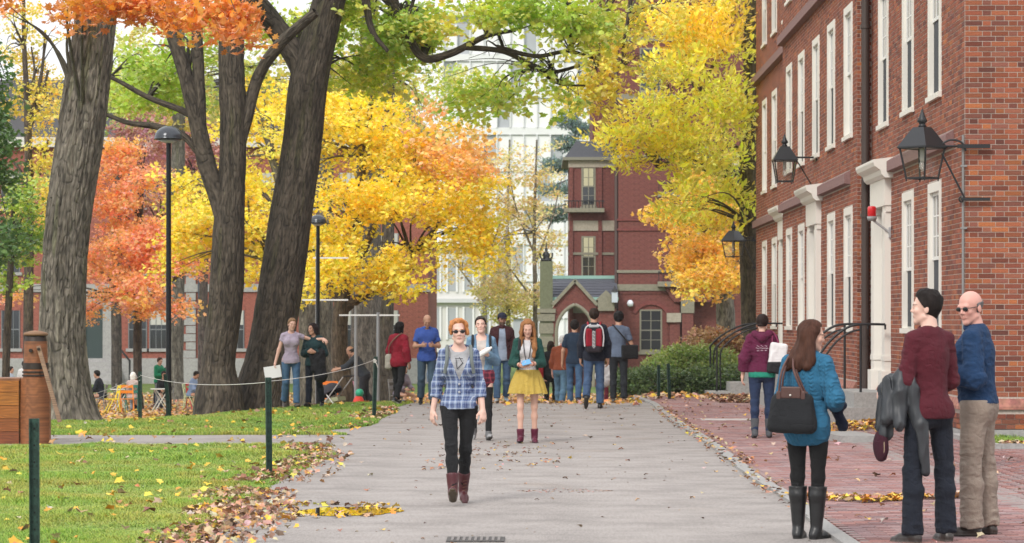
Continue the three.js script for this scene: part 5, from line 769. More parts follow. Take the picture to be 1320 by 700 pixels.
{
  const t = thing('stroller', 'folding stroller with a dark hood under the bending man\'s hands', 'stroller', [-4.85, gy(-4.85, 64), -64.2], -0.5), m = M([0.5, 0.5, 0.5], 0.4, { metalness: 0.6 });
  for (const z of [-0.22, 0.22]) { new Geo().rod([-0.35, 0.1, z], [0.4, 0.98, z], 0.015).build('frame_tube', m, t); new Geo().rod([0.3, 0.1, z], [-0.15, 0.6, z], 0.015).build('frame_tube', m, t); for (const x of [-0.35, 0.3]) new Geo().add(new THREE.TorusGeometry(0.09, 0.02, 8, 18), new THREE.Matrix4().makeTranslation(x, 0.11, z)).build('wheel', M([0.03, 0.03, 0.03], 0.8), t); }
  new Geo().add(new THREE.SphereGeometry(0.27, 18, 10, 0, Math.PI * 2, 0, 1.5), new THREE.Matrix4().makeRotationZ(0.5).setPosition(-0.05, 0.55, 0)).build('hood', M([0.03, 0.03, 0.04], 0.9), t);
  new Geo().box(0, 0.4, 0, 0.42, 0.1, 0.36, 0, 0, 0.2).build('seat', M([0.3, 0.32, 0.2], 0.9), t);
  new Geo().rod([0.4, 0.98, -0.24], [0.4, 0.98, 0.24], 0.018).build('handle', M([0.05, 0.05, 0.05], 0.8), t);
  const q = thing('red_bag', 'red bag with a round green ball on it at the bending man\'s feet', 'bag', [-4.15, gy(-4.15, 62.5), -62.5]);
  const bag = []; for (let i = 0; i <= 12; i++) { const y = i / 12; bag.push([0.15 * Math.pow(Math.sin(Math.PI * (0.12 + 0.8 * y)), 0.5), y * 0.42]); } new Geo().lathe([[0, 0], ...bag, [0, 0.43]], 0, 0, 0, 16).build('bag', M([0.62, 0.05, 0.03], 0.7), q);
  new Geo().add(new THREE.SphereGeometry(0.1, 18, 14), new THREE.Matrix4().makeTranslation(0.02, 0.5, 0)).build('ball', M([0.02, 0.34, 0.2], 0.45), q);
  new Geo().box(0, 0.24, 0.143, 0.12, 0.12, 0.03).build('patch', M([0.02, 0.2, 0.1], 0.8), q);
}

// ---------------------------------------------------------------- people: fields of tapered bones and ellipsoids, meshed as one skin
rnd = mulberry(905);
function netMesh(f, lo, hi, cell, out) {                         // surface nets; out = {p, n, i}
  const nx = Math.ceil((hi[0] - lo[0]) / cell) + 2, ny = Math.ceil((hi[1] - lo[1]) / cell) + 2, nz = Math.ceil((hi[2] - lo[2]) / cell) + 2;
  const val = new Float32Array(nx * ny * nz).fill(1), B = 5, reach = cell * B * 0.87 * 1.6 + cell * 2;
  for (let bz = 0; bz < nz; bz += B) for (let by = 0; by < ny; by += B) for (let bx = 0; bx < nx; bx += B) {
    const c = f(lo[0] + (bx + B / 2) * cell, lo[1] + (by + B / 2) * cell, lo[2] + (bz + B / 2) * cell);
    const ex = Math.min(nx, bx + B), ey = Math.min(ny, by + B), ez = Math.min(nz, bz + B);
    if (c > reach) continue;
    for (let z = bz; z < ez; z++) for (let y = by; y < ey; y++) for (let x = bx; x < ex; x++) val[(z * ny + y) * nx + x] = c < -reach ? -1 : f(lo[0] + x * cell, lo[1] + y * cell, lo[2] + z * cell);
  }
  const id = new Int32Array(nx * ny * nz).fill(-1), at = (x, y, z) => (z * ny + y) * nx + x; let base = out.p.length / 3;
  const E = [[0, 1], [2, 3], [4, 5], [6, 7], [0, 2], [1, 3], [4, 6], [5, 7], [0, 4], [1, 5], [2, 6], [3, 7]], v = new Float32Array(8);
  for (let z = 0; z < nz - 1; z++) for (let y = 0; y < ny - 1; y++) for (let x = 0; x < nx - 1; x++) {
    let m = 0; for (let k = 0; k < 8; k++) { v[k] = val[at(x + (k & 1), y + ((k >> 1) & 1), z + (k >> 2))]; if (v[k] < 0) m |= 1 << k; }
    if (m === 0 || m === 255) continue;
    let sx = 0, sy = 0, sz = 0, n = 0;
    for (const [a, b] of E) { if ((v[a] < 0) === (v[b] < 0)) continue; const t = v[a] / (v[a] - v[b]); sx += (a & 1) + t * ((b & 1) - (a & 1)); sy += ((a >> 1) & 1) + t * (((b >> 1) & 1) - ((a >> 1) & 1)); sz += (a >> 2) + t * ((b >> 2) - (a >> 2)); n++; }
    id[at(x, y, z)] = base++; out.p.push(lo[0] + (x + sx / n) * cell, lo[1] + (y + sy / n) * cell, lo[2] + (z + sz / n) * cell);
    let gx = v[1] + v[3] + v[5] + v[7] - v[0] - v[2] - v[4] - v[6], gY = v[2] + v[3] + v[6] + v[7] - v[0] - v[1] - v[4] - v[5], gz = v[4] + v[5] + v[6] + v[7] - v[0] - v[1] - v[2] - v[3]; const l = Math.hypot(gx, gY, gz) || 1;
    out.n.push(gx / l, gY / l, gz / l);
  }
  for (let z = 1; z < nz - 1; z++) for (let y = 1; y < ny - 1; y++) for (let x = 1; x < nx - 1; x++) {
    const a = val[at(x, y, z)] < 0;
    const q = (i, j, k, l, flip) => { if (i < 0 || j < 0 || k < 0 || l < 0) return; if (flip) out.i.push(i, l, k, i, k, j); else out.i.push(i, j, k, i, k, l); };
    if (a !== (val[at(x + 1, y, z)] < 0)) q(id[at(x, y - 1, z - 1)], id[at(x, y, z - 1)], id[at(x, y, z)], id[at(x, y - 1, z)], !a);
    if (a !== (val[at(x, y + 1, z)] < 0)) q(id[at(x - 1, y, z - 1)], id[at(x - 1, y, z)], id[at(x, y, z)], id[at(x, y, z - 1)], !a);
    if (a !== (val[at(x, y, z + 1)] < 0)) q(id[at(x - 1, y - 1, z)], id[at(x, y - 1, z)], id[at(x, y, z)], id[at(x - 1, y, z)], !a);
  }
  return out;
}
function netGeo(out, colour, uvScale = 1) {
  const g = new THREE.BufferGeometry(), n = out.p.length / 3, c = new Float32Array(n * 3), uv = new Float32Array(n * 2);
  for (let i = 0; i < n; i++) { const x = out.p[i * 3], y = out.p[i * 3 + 1], z = out.p[i * 3 + 2], k = colour(x, y, z, out.n[i * 3], out.n[i * 3 + 1], out.n[i * 3 + 2]); c[i * 3] = k[0]; c[i * 3 + 1] = k[1]; c[i * 3 + 2] = k[2]; uv[i * 2] = (x + 0.62 * z) * uvScale; uv[i * 2 + 1] = y * uvScale; }
  g.setAttribute('position', new THREE.Float32BufferAttribute(out.p, 3)); g.setAttribute('normal', new THREE.Float32BufferAttribute(out.n, 3)); g.setAttribute('color', new THREE.BufferAttribute(c, 3)); g.setAttribute('uv', new THREE.BufferAttribute(uv, 2)); g.setIndex(out.i); return g;
}
const smin = (a, b, k) => { const h = Math.max(k - Math.abs(a - b), 0) / k; return Math.min(a, b) - h * h * k * 0.25; };
const smax = (a, b, k) => -smin(-a, -b, k);
function cone(a, b, ra, rb) {
  const ax = a.x, ay = a.y, az = a.z, bx = b.x - ax, by = b.y - ay, bz = b.z - az, il = 1 / Math.max(1e-9, bx * bx + by * by + bz * bz), dr = rb - ra;
  const f = (x, y, z) => { const px = x - ax, py = y - ay, pz = z - az; let h = (px * bx + py * by + pz * bz) * il; h = h < 0 ? 0 : h > 1 ? 1 : h; const qx = px - bx * h, qy = py - by * h, qz = pz - bz * h; return Math.sqrt(qx * qx + qy * qy + qz * qz) - ra - dr * h; };
  const r = Math.max(ra, rb); f.lo = [Math.min(a.x, b.x) - r, Math.min(a.y, b.y) - r, Math.min(a.z, b.z) - r]; f.hi = [Math.max(a.x, b.x) + r, Math.max(a.y, b.y) + r, Math.max(a.z, b.z) + r]; return f;
}
const ball = (c, r) => cone(c, c, r, r);
function inFrame(m, fn, r) {                                     // fn in the frame m; r = its reach about the frame's origin
  const e = m.clone().invert().elements, o = V(0, 0, 0).applyMatrix4(m);
  const f = (x, y, z) => fn(e[0] * x + e[4] * y + e[8] * z + e[12], e[1] * x + e[5] * y + e[9] * z + e[13], e[2] * x + e[6] * y + e[10] * z + e[14]);
  f.lo = [o.x - r, o.y - r, o.z - r]; f.hi = [o.x + r, o.y + r, o.z + r]; return f;
}
function ell(m, cx, cy, cz, rx, ry, rz) {
  const mm = m.clone().multiply(new THREE.Matrix4().makeTranslation(cx, cy, cz));
  return inFrame(mm, (x, y, z) => { const a = x / rx, b = y / ry, c = z / rz, k0 = Math.sqrt(a * a + b * b + c * c), d = a / rx, e = b / ry, g = c / rz, k1 = Math.sqrt(d * d + e * e + g * g); return k1 < 1e-6 ? -Math.min(rx, ry, rz) : k0 * (k0 - 1) / k1; }, Math.max(rx, ry, rz));
}
function rbox(m, hx, hy, hz, r) { return inFrame(m, (x, y, z) => { const a = Math.abs(x) - hx + r, b = Math.abs(y) - hy + r, c = Math.abs(z) - hz + r; return Math.hypot(Math.max(a, 0), Math.max(b, 0), Math.max(c, 0)) + Math.min(Math.max(a, b, c), 0) - r; }, Math.hypot(hx, hy, hz)); }
function union(list, k) {
  const f = (x, y, z) => { let d = list[0](x, y, z); for (let i = 1; i < list.length; i++) d = smin(d, list[i](x, y, z), k); return d; };
  f.lo = [0, 1, 2].map((q) => Math.min(...list.map((p) => p.lo[q]))); f.hi = [0, 1, 2].map((q) => Math.max(...list.map((p) => p.hi[q]))); return f;
}
function mod(f, fn, pad = 0.02) { const g = (x, y, z) => fn(f(x, y, z), x, y, z); g.lo = f.lo.map((v) => v - pad); g.hi = f.hi.map((v) => v + pad); return g; }
const skinOf = (f, cell, out = { p: [], n: [], i: [] }) => netMesh(f, f.lo.map((v) => v - cell * 2), f.hi.map((v) => v + cell * 2), cell, out);

const fabricMat = new THREE.MeshPhysicalMaterial({ vertexColors: true, roughness: 0.95, bumpMap: rep(weaveBump, 3.2, 3.2), bumpScale: 0.009 });
const skinMat = M([1, 1, 1], 0.52, { vertexColors: true }), hairMat = new THREE.MeshPhysicalMaterial({ roughness: 0.7, vertexColors: true, specularIntensity: 0.35 }), leatherMat = M([1, 1, 1], 0.38, { vertexColors: true, bumpMap: rep(weaveBump, 3, 3), bumpScale: 0.001 });
const knitMat = M([1, 1, 1], 0.95, { vertexColors: true, bumpMap: tex(512, 512, (u, v) => { const q = (u * 10) % 1, rib = q < 0.3 ? 0 : 1, t = (q - 0.3) / 0.7, arch = rib ? Math.sin(t * Math.PI) : 0.15, twist = rib ? 0.5 + 0.5 * Math.sin((v * 14 + (t < 0.5 ? t : 1 - t) * 0.9) * 2 * Math.PI) : 0.3; return grey(0.15 + 0.45 * arch + 0.35 * arch * twist + 0.12 * tfbm(u, v, 64, 2)); }, false), bumpScale: 0.012 });
knitMat.bumpMap.repeat.set(2.4, 2.4);
const plaidTex = tex(512, 512, (u, v, i, j) => { const st = (t) => { const q = (t * 6) % 1; return [q < 0.42 ? 1 : 0, q > 0.66 && q < 0.735 ? 1 : 0, q > 0.86 && q < 0.90 ? 1 : 0, q > 0.18 && q < 0.22 ? 1 : 0]; }; const a = st(u), b = st(v); let c = [0.44, 0.5, 0.62]; const dk = (a[0] + b[0]) / 2; c = mix3(c, [0.085, 0.13, 0.3], dk * 0.82); const wl = Math.max(a[1], b[1]) * 0.75 + Math.max(a[3], b[3]) * 0.55; c = mix3(c, [0.78, 0.81, 0.85], Math.min(1, wl) * 0.85); if (a[2] || b[2]) c = mix3(c, [0.12, 0.2, 0.42], 0.6); const g = 0.94 + 0.12 * h3(i, j, 2); return c.map((k) => Math.pow(clamp(k * g), 1 / 1.2)); });
const plaidMat = M([1, 1, 1], 0.9, { vertexColors: true, map: rep(plaidTex, 2.9, 2.9), bumpMap: rep(weaveBump, 5, 5), bumpScale: 0.001 });
const redPlaidMat = M([0.9, 0.12, 0.14], 0.9, { vertexColors: true, map: rep(plaidTex, 2.5, 2.5) });

const SKIN = { fair: [0.62, 0.37, 0.28], pale: [0.68, 0.43, 0.35], tan: [0.46, 0.25, 0.165], olive: [0.40, 0.22, 0.15], brown: [0.24, 0.125, 0.08], pink: [0.62, 0.32, 0.26] };
const cloth = (c, v = 0.1) => (x, y, z) => { const s = 0.74 + v * fbm(x * 11, y * 11, z * 11, 2) + v * 0.5 * noise3(x * 70, y * 70, z * 70); return [c[0] * s, c[1] * s, c[2] * s]; };
const denim = (c0, fade = 0.4) => (x, y, z) => { let c; const w = clamp(0.5 + 1.4 * fbm(x * 7, y * 4, z * 7, 3)) * fade, s = 1 + 0.16 * noise3(x * 90, y * 40, z * 90); c = c0.map((q) => q * 0.68); return mix3(c, [c[0] * 2.4 + 0.008, c[1] * 2.2 + 0.01, c[2] * 1.9 + 0.012], w * 0.7).map((k) => k * s); };

function person(o) {
  const k = o.H / 1.75, fem = o.fem ?? false, w = (o.build ?? 1) * (fem ? 0.88 : 0.94), far = o.d > 60, close = o.d < 26;
  const c1 = far ? 0.022 : close ? 0.011 : 0.015, cH = far ? 0.011 : close ? 0.0042 : 0.0075, cHand = far ? 0.011 : close ? 0.005 : 0.0075;
  const R = Math.PI / 180, p = o.pose ?? {};
  const W = (v) => v * k * w, K = (v) => v * k;
  // joints, with the pelvis at its standing height, lowered afterwards onto the soles
  const torso = new THREE.Matrix4().makeTranslation(0, K(0.95), 0).multiply(new THREE.Matrix4().makeRotationY((p.twist ?? 0) * R)).multiply(new THREE.Matrix4().makeRotationX((p.lean ?? 0) * R)).multiply(new THREE.Matrix4().makeRotationZ((p.roll ?? 0) * R));
  const T = (x, y, z) => V(K(x), K(y), K(z)).applyMatrix4(torso);
  const limb = (a, dir, side, len) => a.clone().add(V(dir[0] * side, dir[1], dir[2]).normalize().multiplyScalar(K(len)));
  const J = { L: {}, R: {} }; let low = 1e9;
  for (const [q, s] of [['L', 1], ['R', -1]]) {
    const j = J[q], leg = p['leg' + q] ?? [[0.02, -1, 0.02], [0, -1, -0.03]];
    j.hip = V(s * K(0.088) * (fem ? 1.05 : 1), K(0.92), 0); j.knee = limb(j.hip, leg[0], s, 0.425); j.ankle = limb(j.knee, leg[1], s, 0.415);
    j.foot = new THREE.Matrix4().makeTranslation(j.ankle.x, j.ankle.y, j.ankle.z).multiply(new THREE.Matrix4().makeRotationY(((leg[3] ?? 8) * s) * R)).multiply(new THREE.Matrix4().makeRotationX(-(leg[2] ?? 0) * R));
    for (const [y, z] of [[-0.085, -0.06], [-0.085, 0.17]]) low = Math.min(low, V(0, K(y), K(z)).applyMatrix4(j.foot).y);
  }
  const drop = new THREE.Matrix4().makeTranslation(0, -low - (o.sink ?? 0), 0); torso.premultiply(drop);
  for (const q of ['L', 'R']) { const j = J[q]; for (const n of ['hip', 'knee', 'ankle']) j[n].applyMatrix4(drop); j.foot.premultiply(drop); }
  for (const [q, s] of [['L', 1], ['R', -1]]) {
    const j = J[q], arm = p['arm' + q] ?? [[0.16, -1, -0.04], [0.05, -1, 0.16]];
    j.sh = T(s * 0.163 * w, 0.432, -0.01); j.elbow = limb(j.sh, arm[0], s, 0.285); j.wrist = limb(j.elbow, arm[1], s, 0.25); j.fore = j.wrist.clone().sub(j.elbow).normalize(); j.side = s;
    const hd = p['hand' + q] ?? {}; j.hdir = hd.dir ? V(hd.dir[0] * s, hd.dir[1], hd.dir[2]).normalize() : j.fore.clone(); let n = hd.n ? V(hd.n[0] * s, hd.n[1], hd.n[2]) : V(-s, 0, 0.15); n.sub(j.hdir.clone().multiplyScalar(n.dot(j.hdir))).normalize(); j.palm = n; j.curl = hd.curl ?? 0.45;
  }
  const hd = p.head ?? [0, 0, 0], neck0 = T(0, 0.49, -0.012);
  const headRot = new THREE.Matrix4().makeRotationY(((p.twist ?? 0) + hd[0]) * R).multiply(new THREE.Matrix4().makeRotationX(((p.lean ?? 0) * 0.55 + hd[1]) * R)).multiply(new THREE.Matrix4().makeRotationZ((hd[2] ?? 0) * R));
  const neckTop = T(0, 0.535, 0.004), head = new THREE.Matrix4().makeTranslation(neckTop.x, neckTop.y, neckTop.z).multiply(headRot).multiply(new THREE.Matrix4().makeTranslation(0, K(0.114), K(0.022))).multiply(new THREE.Matrix4().makeScale(k * 0.94 + 0.02, k * 0.94 + 0.02, k * 0.94 + 0.02));
  const Hd = (x, y, z) => V(x, y, z).applyMatrix4(head);

  const root = thing('person', o.label, 'person', [o.x, gy(o.x, o.d), -o.d], (o.yaw ?? 0) * R, o.group);
  // ---- skin
  const torsoPrims = (t, belly = 0) => {
    const l = [ell(torso, 0, K(-0.005), K(-0.005), W(fem ? 0.163 : 0.152) + t, K(0.135) + t, K(0.108) + t), ell(torso, 0, K(0.14), K(0.005 + belly * 0.5), W(fem ? 0.12 : 0.136) + t + belly * 0.5, K(0.17) + t, K(0.098) + t + belly), ell(torso, 0, K(0.32), K(-0.005), W(0.148) + t, K(0.185) + t, K(0.105) + t)];
    for (const s of [-1, 1]) { l.push(cone(T(s * 0.03, 0.478, -0.018), T(s * 0.15 * w, 0.437, -0.01), K(0.043) + t * 0.8, K(0.046) + t * 0.8)); if (fem) l.push(ell(torso, s * K(0.07), K(0.31), K(0.07), K(0.07) + t, K(0.075) + t, K(0.065) + t)); else l.push(ell(torso, s * K(0.075), K(0.34), K(0.06), K(0.085) + t, K(0.075) + t, K(0.05) + t)); l.push(ell(torso, s * K(0.072), K(-0.06), K(fem ? -0.045 : -0.035), K(0.085) + t, K(0.095) + t, K(fem ? 0.08 : 0.073) + t)); }
    return l;
  };
  const armPrims = (q, t, loose) => { const j = J[q]; return [cone(j.sh, j.elbow, K(0.047) * w + t, K(0.038) * w + t + loose), cone(j.elbow, j.wrist, K(0.041) * w + t + loose, K(0.027) + t + loose * 0.6)]; };
  const legPrims = (q, t, knee, hem) => { const j = J[q]; const calf = j.knee.clone().lerp(j.ankle, 0.32).add(V(0, 0, K(-0.016)).applyMatrix4(new THREE.Matrix4().extractRotation(j.foot))); return [cone(j.hip, j.knee, W(fem ? 0.094 : 0.088) + t, W(0.054) + knee), cone(j.knee, j.ankle, W(0.052) + knee, K(0.036) + hem), ball(calf, W(0.054) + Math.max(t * 0.7, hem * 0.6))]; };
  const out = { p: [], n: [], i: [] };
  const skinBody = union([...torsoPrims(-0.006), ...armPrims('L', 0, 0), ...armPrims('R', 0, 0), ...legPrims('L', -0.005, -0.004, 0), ...legPrims('R', -0.005, -0.004, 0), cone(neck0, Hd(0, -0.07, -0.02), K(fem ? 0.05 : 0.058), K(fem ? 0.046 : 0.054))], 0.03);
  skinOf(skinBody, c1, out);
  const tf = (x, y, z) => Hd(x, y, z), fx = fem ? 0.94 : 1;
  const hp = [ell(head, 0, 0.035, -0.014, 0.075 * fx, 0.086, 0.094), ell(head, 0, -0.028, 0.03, 0.056 * fx, 0.088, 0.058), cone(tf(0.046 * fx, -0.062, 0.0), tf(0.012, -0.096, 0.056), 0.02, 0.018), cone(tf(-0.046 * fx, -0.062, 0.0), tf(-0.012, -0.096, 0.056), 0.02, 0.018), ball(tf(0, -0.1, 0.062), fem ? 0.015 : 0.019),
    cone(tf(-0.034, 0.02, 0.076), tf(0.034, 0.02, 0.076), fem ? 0.011 : 0.014, fem ? 0.011 : 0.014), ball(tf(0.037 * fx, -0.022, 0.058), 0.021), ball(tf(-0.037 * fx, -0.022, 0.058), 0.021), cone(neck0, tf(0, -0.07, -0.02), K(fem ? 0.05 : 0.058), K(fem ? 0.045 : 0.053))];
  const nose = union([cone(tf(0, 0.008, 0.083), tf(0, -0.024, fem ? 0.097 : 0.1), 0.0072, 0.0088), ball(tf(0.0095, -0.028, 0.0885), 0.0065), ball(tf(-0.0095, -0.028, 0.0885), 0.0065)], 0.008);
  const lips = union([cone(tf(-0.017, -0.062, 0.077), tf(0.017, -0.062, 0.077), 0.005, 0.005), ball(tf(0, -0.058, 0.082), 0.0065), ball(tf(0, -0.067, 0.081), 0.007)], 0.006);
  const ears = [1, -1].map((s) => ell(head, s * 0.077 * fx, -0.008, -0.014, 0.0085, 0.031, 0.019)), socks = [1, -1].map((s) => ball(tf(s * 0.031, 0.0, 0.096), 0.018));
  const hu = union(hp, 0.018);
  const headF = mod(hu, (d, x, y, z) => { for (const s of socks) d = smax(d, -s(x, y, z), 0.012); d = smin(d, nose(x, y, z), 0.015); d = smin(d, lips(x, y, z), 0.008); for (const e of ears) d = smin(d, e(x, y, z), 0.008); return d; }, 0.03);
  skinOf(headF, cH, out);
  for (const q of ['L', 'R']) {
    const j = J[q], D = j.hdir, N = j.palm, A = D.clone().cross(N).multiplyScalar(-j.side), at = (a, b, c) => j.wrist.clone().addScaledVector(D, K(a)).addScaledVector(A, K(b)).addScaledVector(N, K(c));
    const m = new THREE.Matrix4().makeBasis(A, D, N).setPosition(at(0.045, 0, 0)); const l = [ell(m, 0, 0, 0, K(0.04), K(0.055), K(0.017)), cone(j.wrist.clone().addScaledVector(j.fore, K(-0.06)), at(0.02, 0, 0), K(0.029), K(0.024))];
    const ff = [];
    [[0.031, 0.07], [0.0105, 0.08], [-0.0105, 0.074], [-0.031, 0.058]].forEach(([b, len], i) => { const c = j.curl * (0.9 + 0.12 * i), d1 = D.clone().multiplyScalar(Math.cos(c * 0.8)).addScaledVector(N, Math.sin(c * 0.8)), d2 = D.clone().multiplyScalar(Math.cos(c * 2)).addScaledVector(N, Math.sin(c * 2)); const a0 = at(0.075 + (i === 1 ? 0.006 : 0), b, 0.002), a1 = a0.clone().addScaledVector(d1, K(len * 0.5)), a2 = a1.clone().addScaledVector(d2, K(len * 0.5)); ff.push(union([cone(a0, a1, K(0.0098), K(0.009)), cone(a1, a2, K(0.009), K(0.0072))], 0.004)); });
    const b0 = at(0.02, 0.03, 0.006), b1 = at(0.05, 0.055, 0.018), b2 = at(0.08, 0.058, 0.026); ff.push(union([cone(b0, b1, K(0.014), K(0.0105)), cone(b1, b2, K(0.0105), K(0.008))], 0.006));
    const base = union(l, 0.02), all = union([base, ...ff], 0.004); skinOf(all, cHand, out);
  }
  const sk = SKIN[o.skin ?? 'fair'], inv = head.clone().invert(), lipCol = mix3(sk, [0.36, 0.1, 0.09], fem ? 0.65 : 0.45), tmp = V(0, 0, 0);
  const bodyGeo = netGeo(out, (x, y, z) => {
    tmp.set(x, y, z).applyMatrix4(inv); let c = sk; const s = 1 + 0.07 * fbm(x * 40, y * 40, z * 40, 2);
    if (Math.abs(tmp.x) < 0.12 && Math.abs(tmp.y) < 0.16 && tmp.z > 0.03) {
      const lp = clamp(1.35 - Math.hypot(tmp.x / 0.019, (tmp.y + 0.062 - 6 * tmp.x * tmp.x * -1) / 0.008)); c = mix3(c, lipCol, clamp(lp * 2)); const ck = clamp(1 - Math.hypot((Math.abs(tmp.x) - 0.038) / 0.025, (tmp.y + 0.03) / 0.025)); c = mix3(c, [sk[0], sk[1] * 0.72, sk[2] * 0.72], ck * 0.5);
      const br = clamp(1.3 - Math.hypot((Math.abs(tmp.x) - 0.031) / 0.02, (tmp.y - 0.022) / 0.006)); if (o.brow !== 0) c = mix3(c, o.hair?.col ?? [0.05, 0.04, 0.03], clamp(br * 2) * 0.75);
      const ey = clamp(1.4 - Math.hypot((Math.abs(tmp.x) - 0.031) / 0.0145, (tmp.y - 0.002) / 0.0065)); if (tmp.z > 0.06 && far) c = mix3(c, [0.03, 0.022, 0.02], clamp(ey * 2.5) * 0.7);
    }
    if (o.beard) { const b = clamp((-0.035 - tmp.y) / 0.02) * clamp((tmp.z + 0.02) / 0.02) * clamp((0.14 + tmp.y) / 0.02); if (Math.abs(tmp.x) < 0.09 && tmp.y > -0.14) c = mix3(c, o.beard, b * 0.8); }
    return [c[0] * s, c[1] * s, c[2] * s];
  });
  mesh('body', bodyGeo, skinMat, root);
  if (!far && o.eyes !== false) for (const s of [1, -1]) { const g = group('eye', root); head.decompose(g.position, g.quaternion, g.scale); new Geo().add(new THREE.SphereGeometry(0.0125, 12, 10), new THREE.Matrix4().makeTranslation(s * 0.031, 0.001, 0.0735)).build('eyelid', M(sk.map((c) => c * 0.92), 0.5), g); new Geo().add(new THREE.SphereGeometry(1, 12, 8), new THREE.Matrix4().makeScale(0.0105, hd[1] > 15 ? 0.0014 : 0.0032, 0.0035).setPosition(s * 0.031, hd[1] > 15 ? -0.004 : 0.0, 0.0838)).build('eyeball', M([0.06, 0.045, 0.04], 0.25), g); }
  // ---- hair
  const hr = o.hair;
  if (hr && hr.kind !== 'none') {
    const th = hr.th ?? 0.014, cap = ell(head, 0, 0.036, -0.016, 0.078 * fx + th, 0.088 + th, 0.096 + th), list = [cap], wav = hr.wave ?? 0.5;
    const HC = (a, b, r0, r1) => list.push(cone(Hd(...a), Hd(...b), r0, r1));
    const low = { short: -0.092, bob: -0.08, long: -0.1, pony: -0.05, fringe: -0.02, bun: -0.05 }[hr.kind] ?? -0.05;
    if (hr.kind === 'long') { const L = hr.len ?? 0.26; for (const s of [1, -1]) { HC([s * 0.07, 0.03, -0.01], [s * 0.085, -L * 0.5, hr.front ? 0.04 : -0.02], 0.03, 0.03); HC([s * 0.085, -L * 0.5, hr.front ? 0.04 : -0.02], [s * 0.08, -L, hr.frontZ ?? (hr.front ? 0.06 : -0.05)], 0.03, 0.022); HC([s * 0.055, 0.03, -0.06], [s * 0.062, -L - 0.02, -0.075], 0.045, 0.03); } HC([0, 0.03, -0.07], [0, -L - 0.03, -0.085], 0.05, 0.035); }
    if (hr.kind === 'short' && !hr.bald) { HC([0, 0.0, -0.055], [0, -0.075, -0.048], 0.05 + th * 0.6, 0.03); }
    if (hr.kind === 'bob') { for (const s of [1, -1]) { HC([s * 0.068, 0.02, 0.0], [s * 0.076, -0.085, 0.012], 0.026, 0.02); HC([s * 0.05, 0.01, -0.06], [s * 0.055, -0.1, -0.06], 0.042, 0.034); } HC([0, 0.01, -0.07], [0, -0.1, -0.07], 0.045, 0.035); }
    if (hr.kind === 'pony') { HC([0, 0.03, -0.1], [0, -0.2, -0.125], 0.026, 0.02); }
    if (hr.kind === 'bun') { HC([0.02, -0.06, -0.105], [-0.02, -0.075, -0.1], 0.035, 0.035); }
    if (hr.kind === 'curly') { for (let i = 0; i < 46; i++) { const a = rr(0, 6.28), u = rr(-0.75, 0.95), q = Math.sqrt(1 - u * u), x = Math.cos(a) * q * 0.082, y = 0.032 + u * 0.092, z = -0.014 + Math.sin(a) * q * 0.098; if (z > 0.05 && y < 0.075) continue; list.push(ball(Hd(x, y, z), rr(0.01, 0.018))); } HC([0.06, 0.085, 0.05], [0.083, -0.02, 0.03], 0.018, 0.016); HC([0.02, 0.11, 0.06], [0.07, 0.07, 0.06], 0.018, 0.02); HC([-0.068, 0.05, 0.02], [-0.076, -0.02, 0.015], 0.016, 0.012); }
    if (hr.locks) for (const [x, pts] of hr.locks) { let a = Hd(x, -0.02, hr.lockZ ?? 0.01); for (const q of pts) { const b = T(...q.slice(0, 3)); list.push(cone(a, b, q[3] + 0.004, q[3])); a = b; } }
    const e = inv.elements, un = union(list, hr.kind === 'curly' ? 0.008 : 0.02), face = hr.line ?? 0.062, tuft = hr.tuft ?? 0;
    const hf = mod(un, (d, x, y, z) => {
      const hx = e[0] * x + e[4] * y + e[8] * z + e[12], hy = e[1] * x + e[5] * y + e[9] * z + e[13], hz = e[2] * x + e[6] * y + e[10] * z + e[14];
      const a = Math.atan2(hx, hz - 0.02); d += (-0.003 * Math.abs(noise3(a * 9, hy * 9, 1)) - 0.004 * noise3(hx * 24, hy * 16, hz * 24)) * (0.6 + wav) - tuft * clamp((hy - 0.05) / 0.05) * (0.5 + 0.5 * noise3(hx * 40, hy * 30, hz * 40));
      let cut = (hz - (hy > 0 ? 0.004 + 0.058 * hy / (face + 0.012) : 0.004 + 0.2 * hy)) * 0.8 + 0.009 * noise3(hx * 30, 2, 3) - (hr.fringe ?? 0) * 0.5;
      if (hr.front && !hr.frontZ) cut = Math.max(cut, hz - 0.07); if (hr.kind === 'long' || hr.kind === 'bob' || hr.kind === 'curly') cut = Math.max(cut - (Math.abs(hx) > 0.056 ? (Math.abs(hx) - 0.056) * 2.6 : 0) - (hy < -0.12 ? 1 : 0), -1);
      d = smax(d, cut, 0.008); if (hr.kind === 'short' || hr.kind === 'pony' || hr.kind === 'bun') { d = smax(d, low - hy + Math.max(0, hz + 0.03) * 1.0, 0.01); if (hr.kind === 'short') d = smax(d, Math.min(hz - 0.012, -(hy - 0.012)) * 0.8, 0.008); }
      if (hr.bald) d = smax(d, hy - 0.035 + 0.25 * Math.max(0, hz + 0.02), 0.006);
      return d;
    }, 0.03);
    const h = mesh('hair', netGeo(skinOf(hf, cH * 1.1), (x, y, z) => { const s = 1 + 0.3 * noise3(x * 120, y * 25, z * 120) + 0.18 * noise3(x * 30, y * 12, z * 30); return hr.col.map((c) => c * s); }), hairMat, root);
    if (hr.streak) h.userData.label = hr.streak;
  }
  // ---- clothes
  const folds = (a, pts) => (x, y, z) => { let m = 0.55; for (const [q, r] of pts) m += 1.1 * Math.exp(-((x - q.x) ** 2 + (y - q.y) ** 2 + (z - q.z) ** 2) / (r * r)); const wx = 0.35 * noise3(x * 5, y * 5, z * 5), n = noise3(x * 11 + y * 7 + wx, y * 17 - x * 5 + wx, z * 11), n2 = noise3(x * 26 + 7 - y * 9, y * 34 + z * 8, z * 26); return a * m * (1.5 * Math.min(0.5, Math.abs(n)) - 0.45 + 0.6 * Math.abs(n2)); };
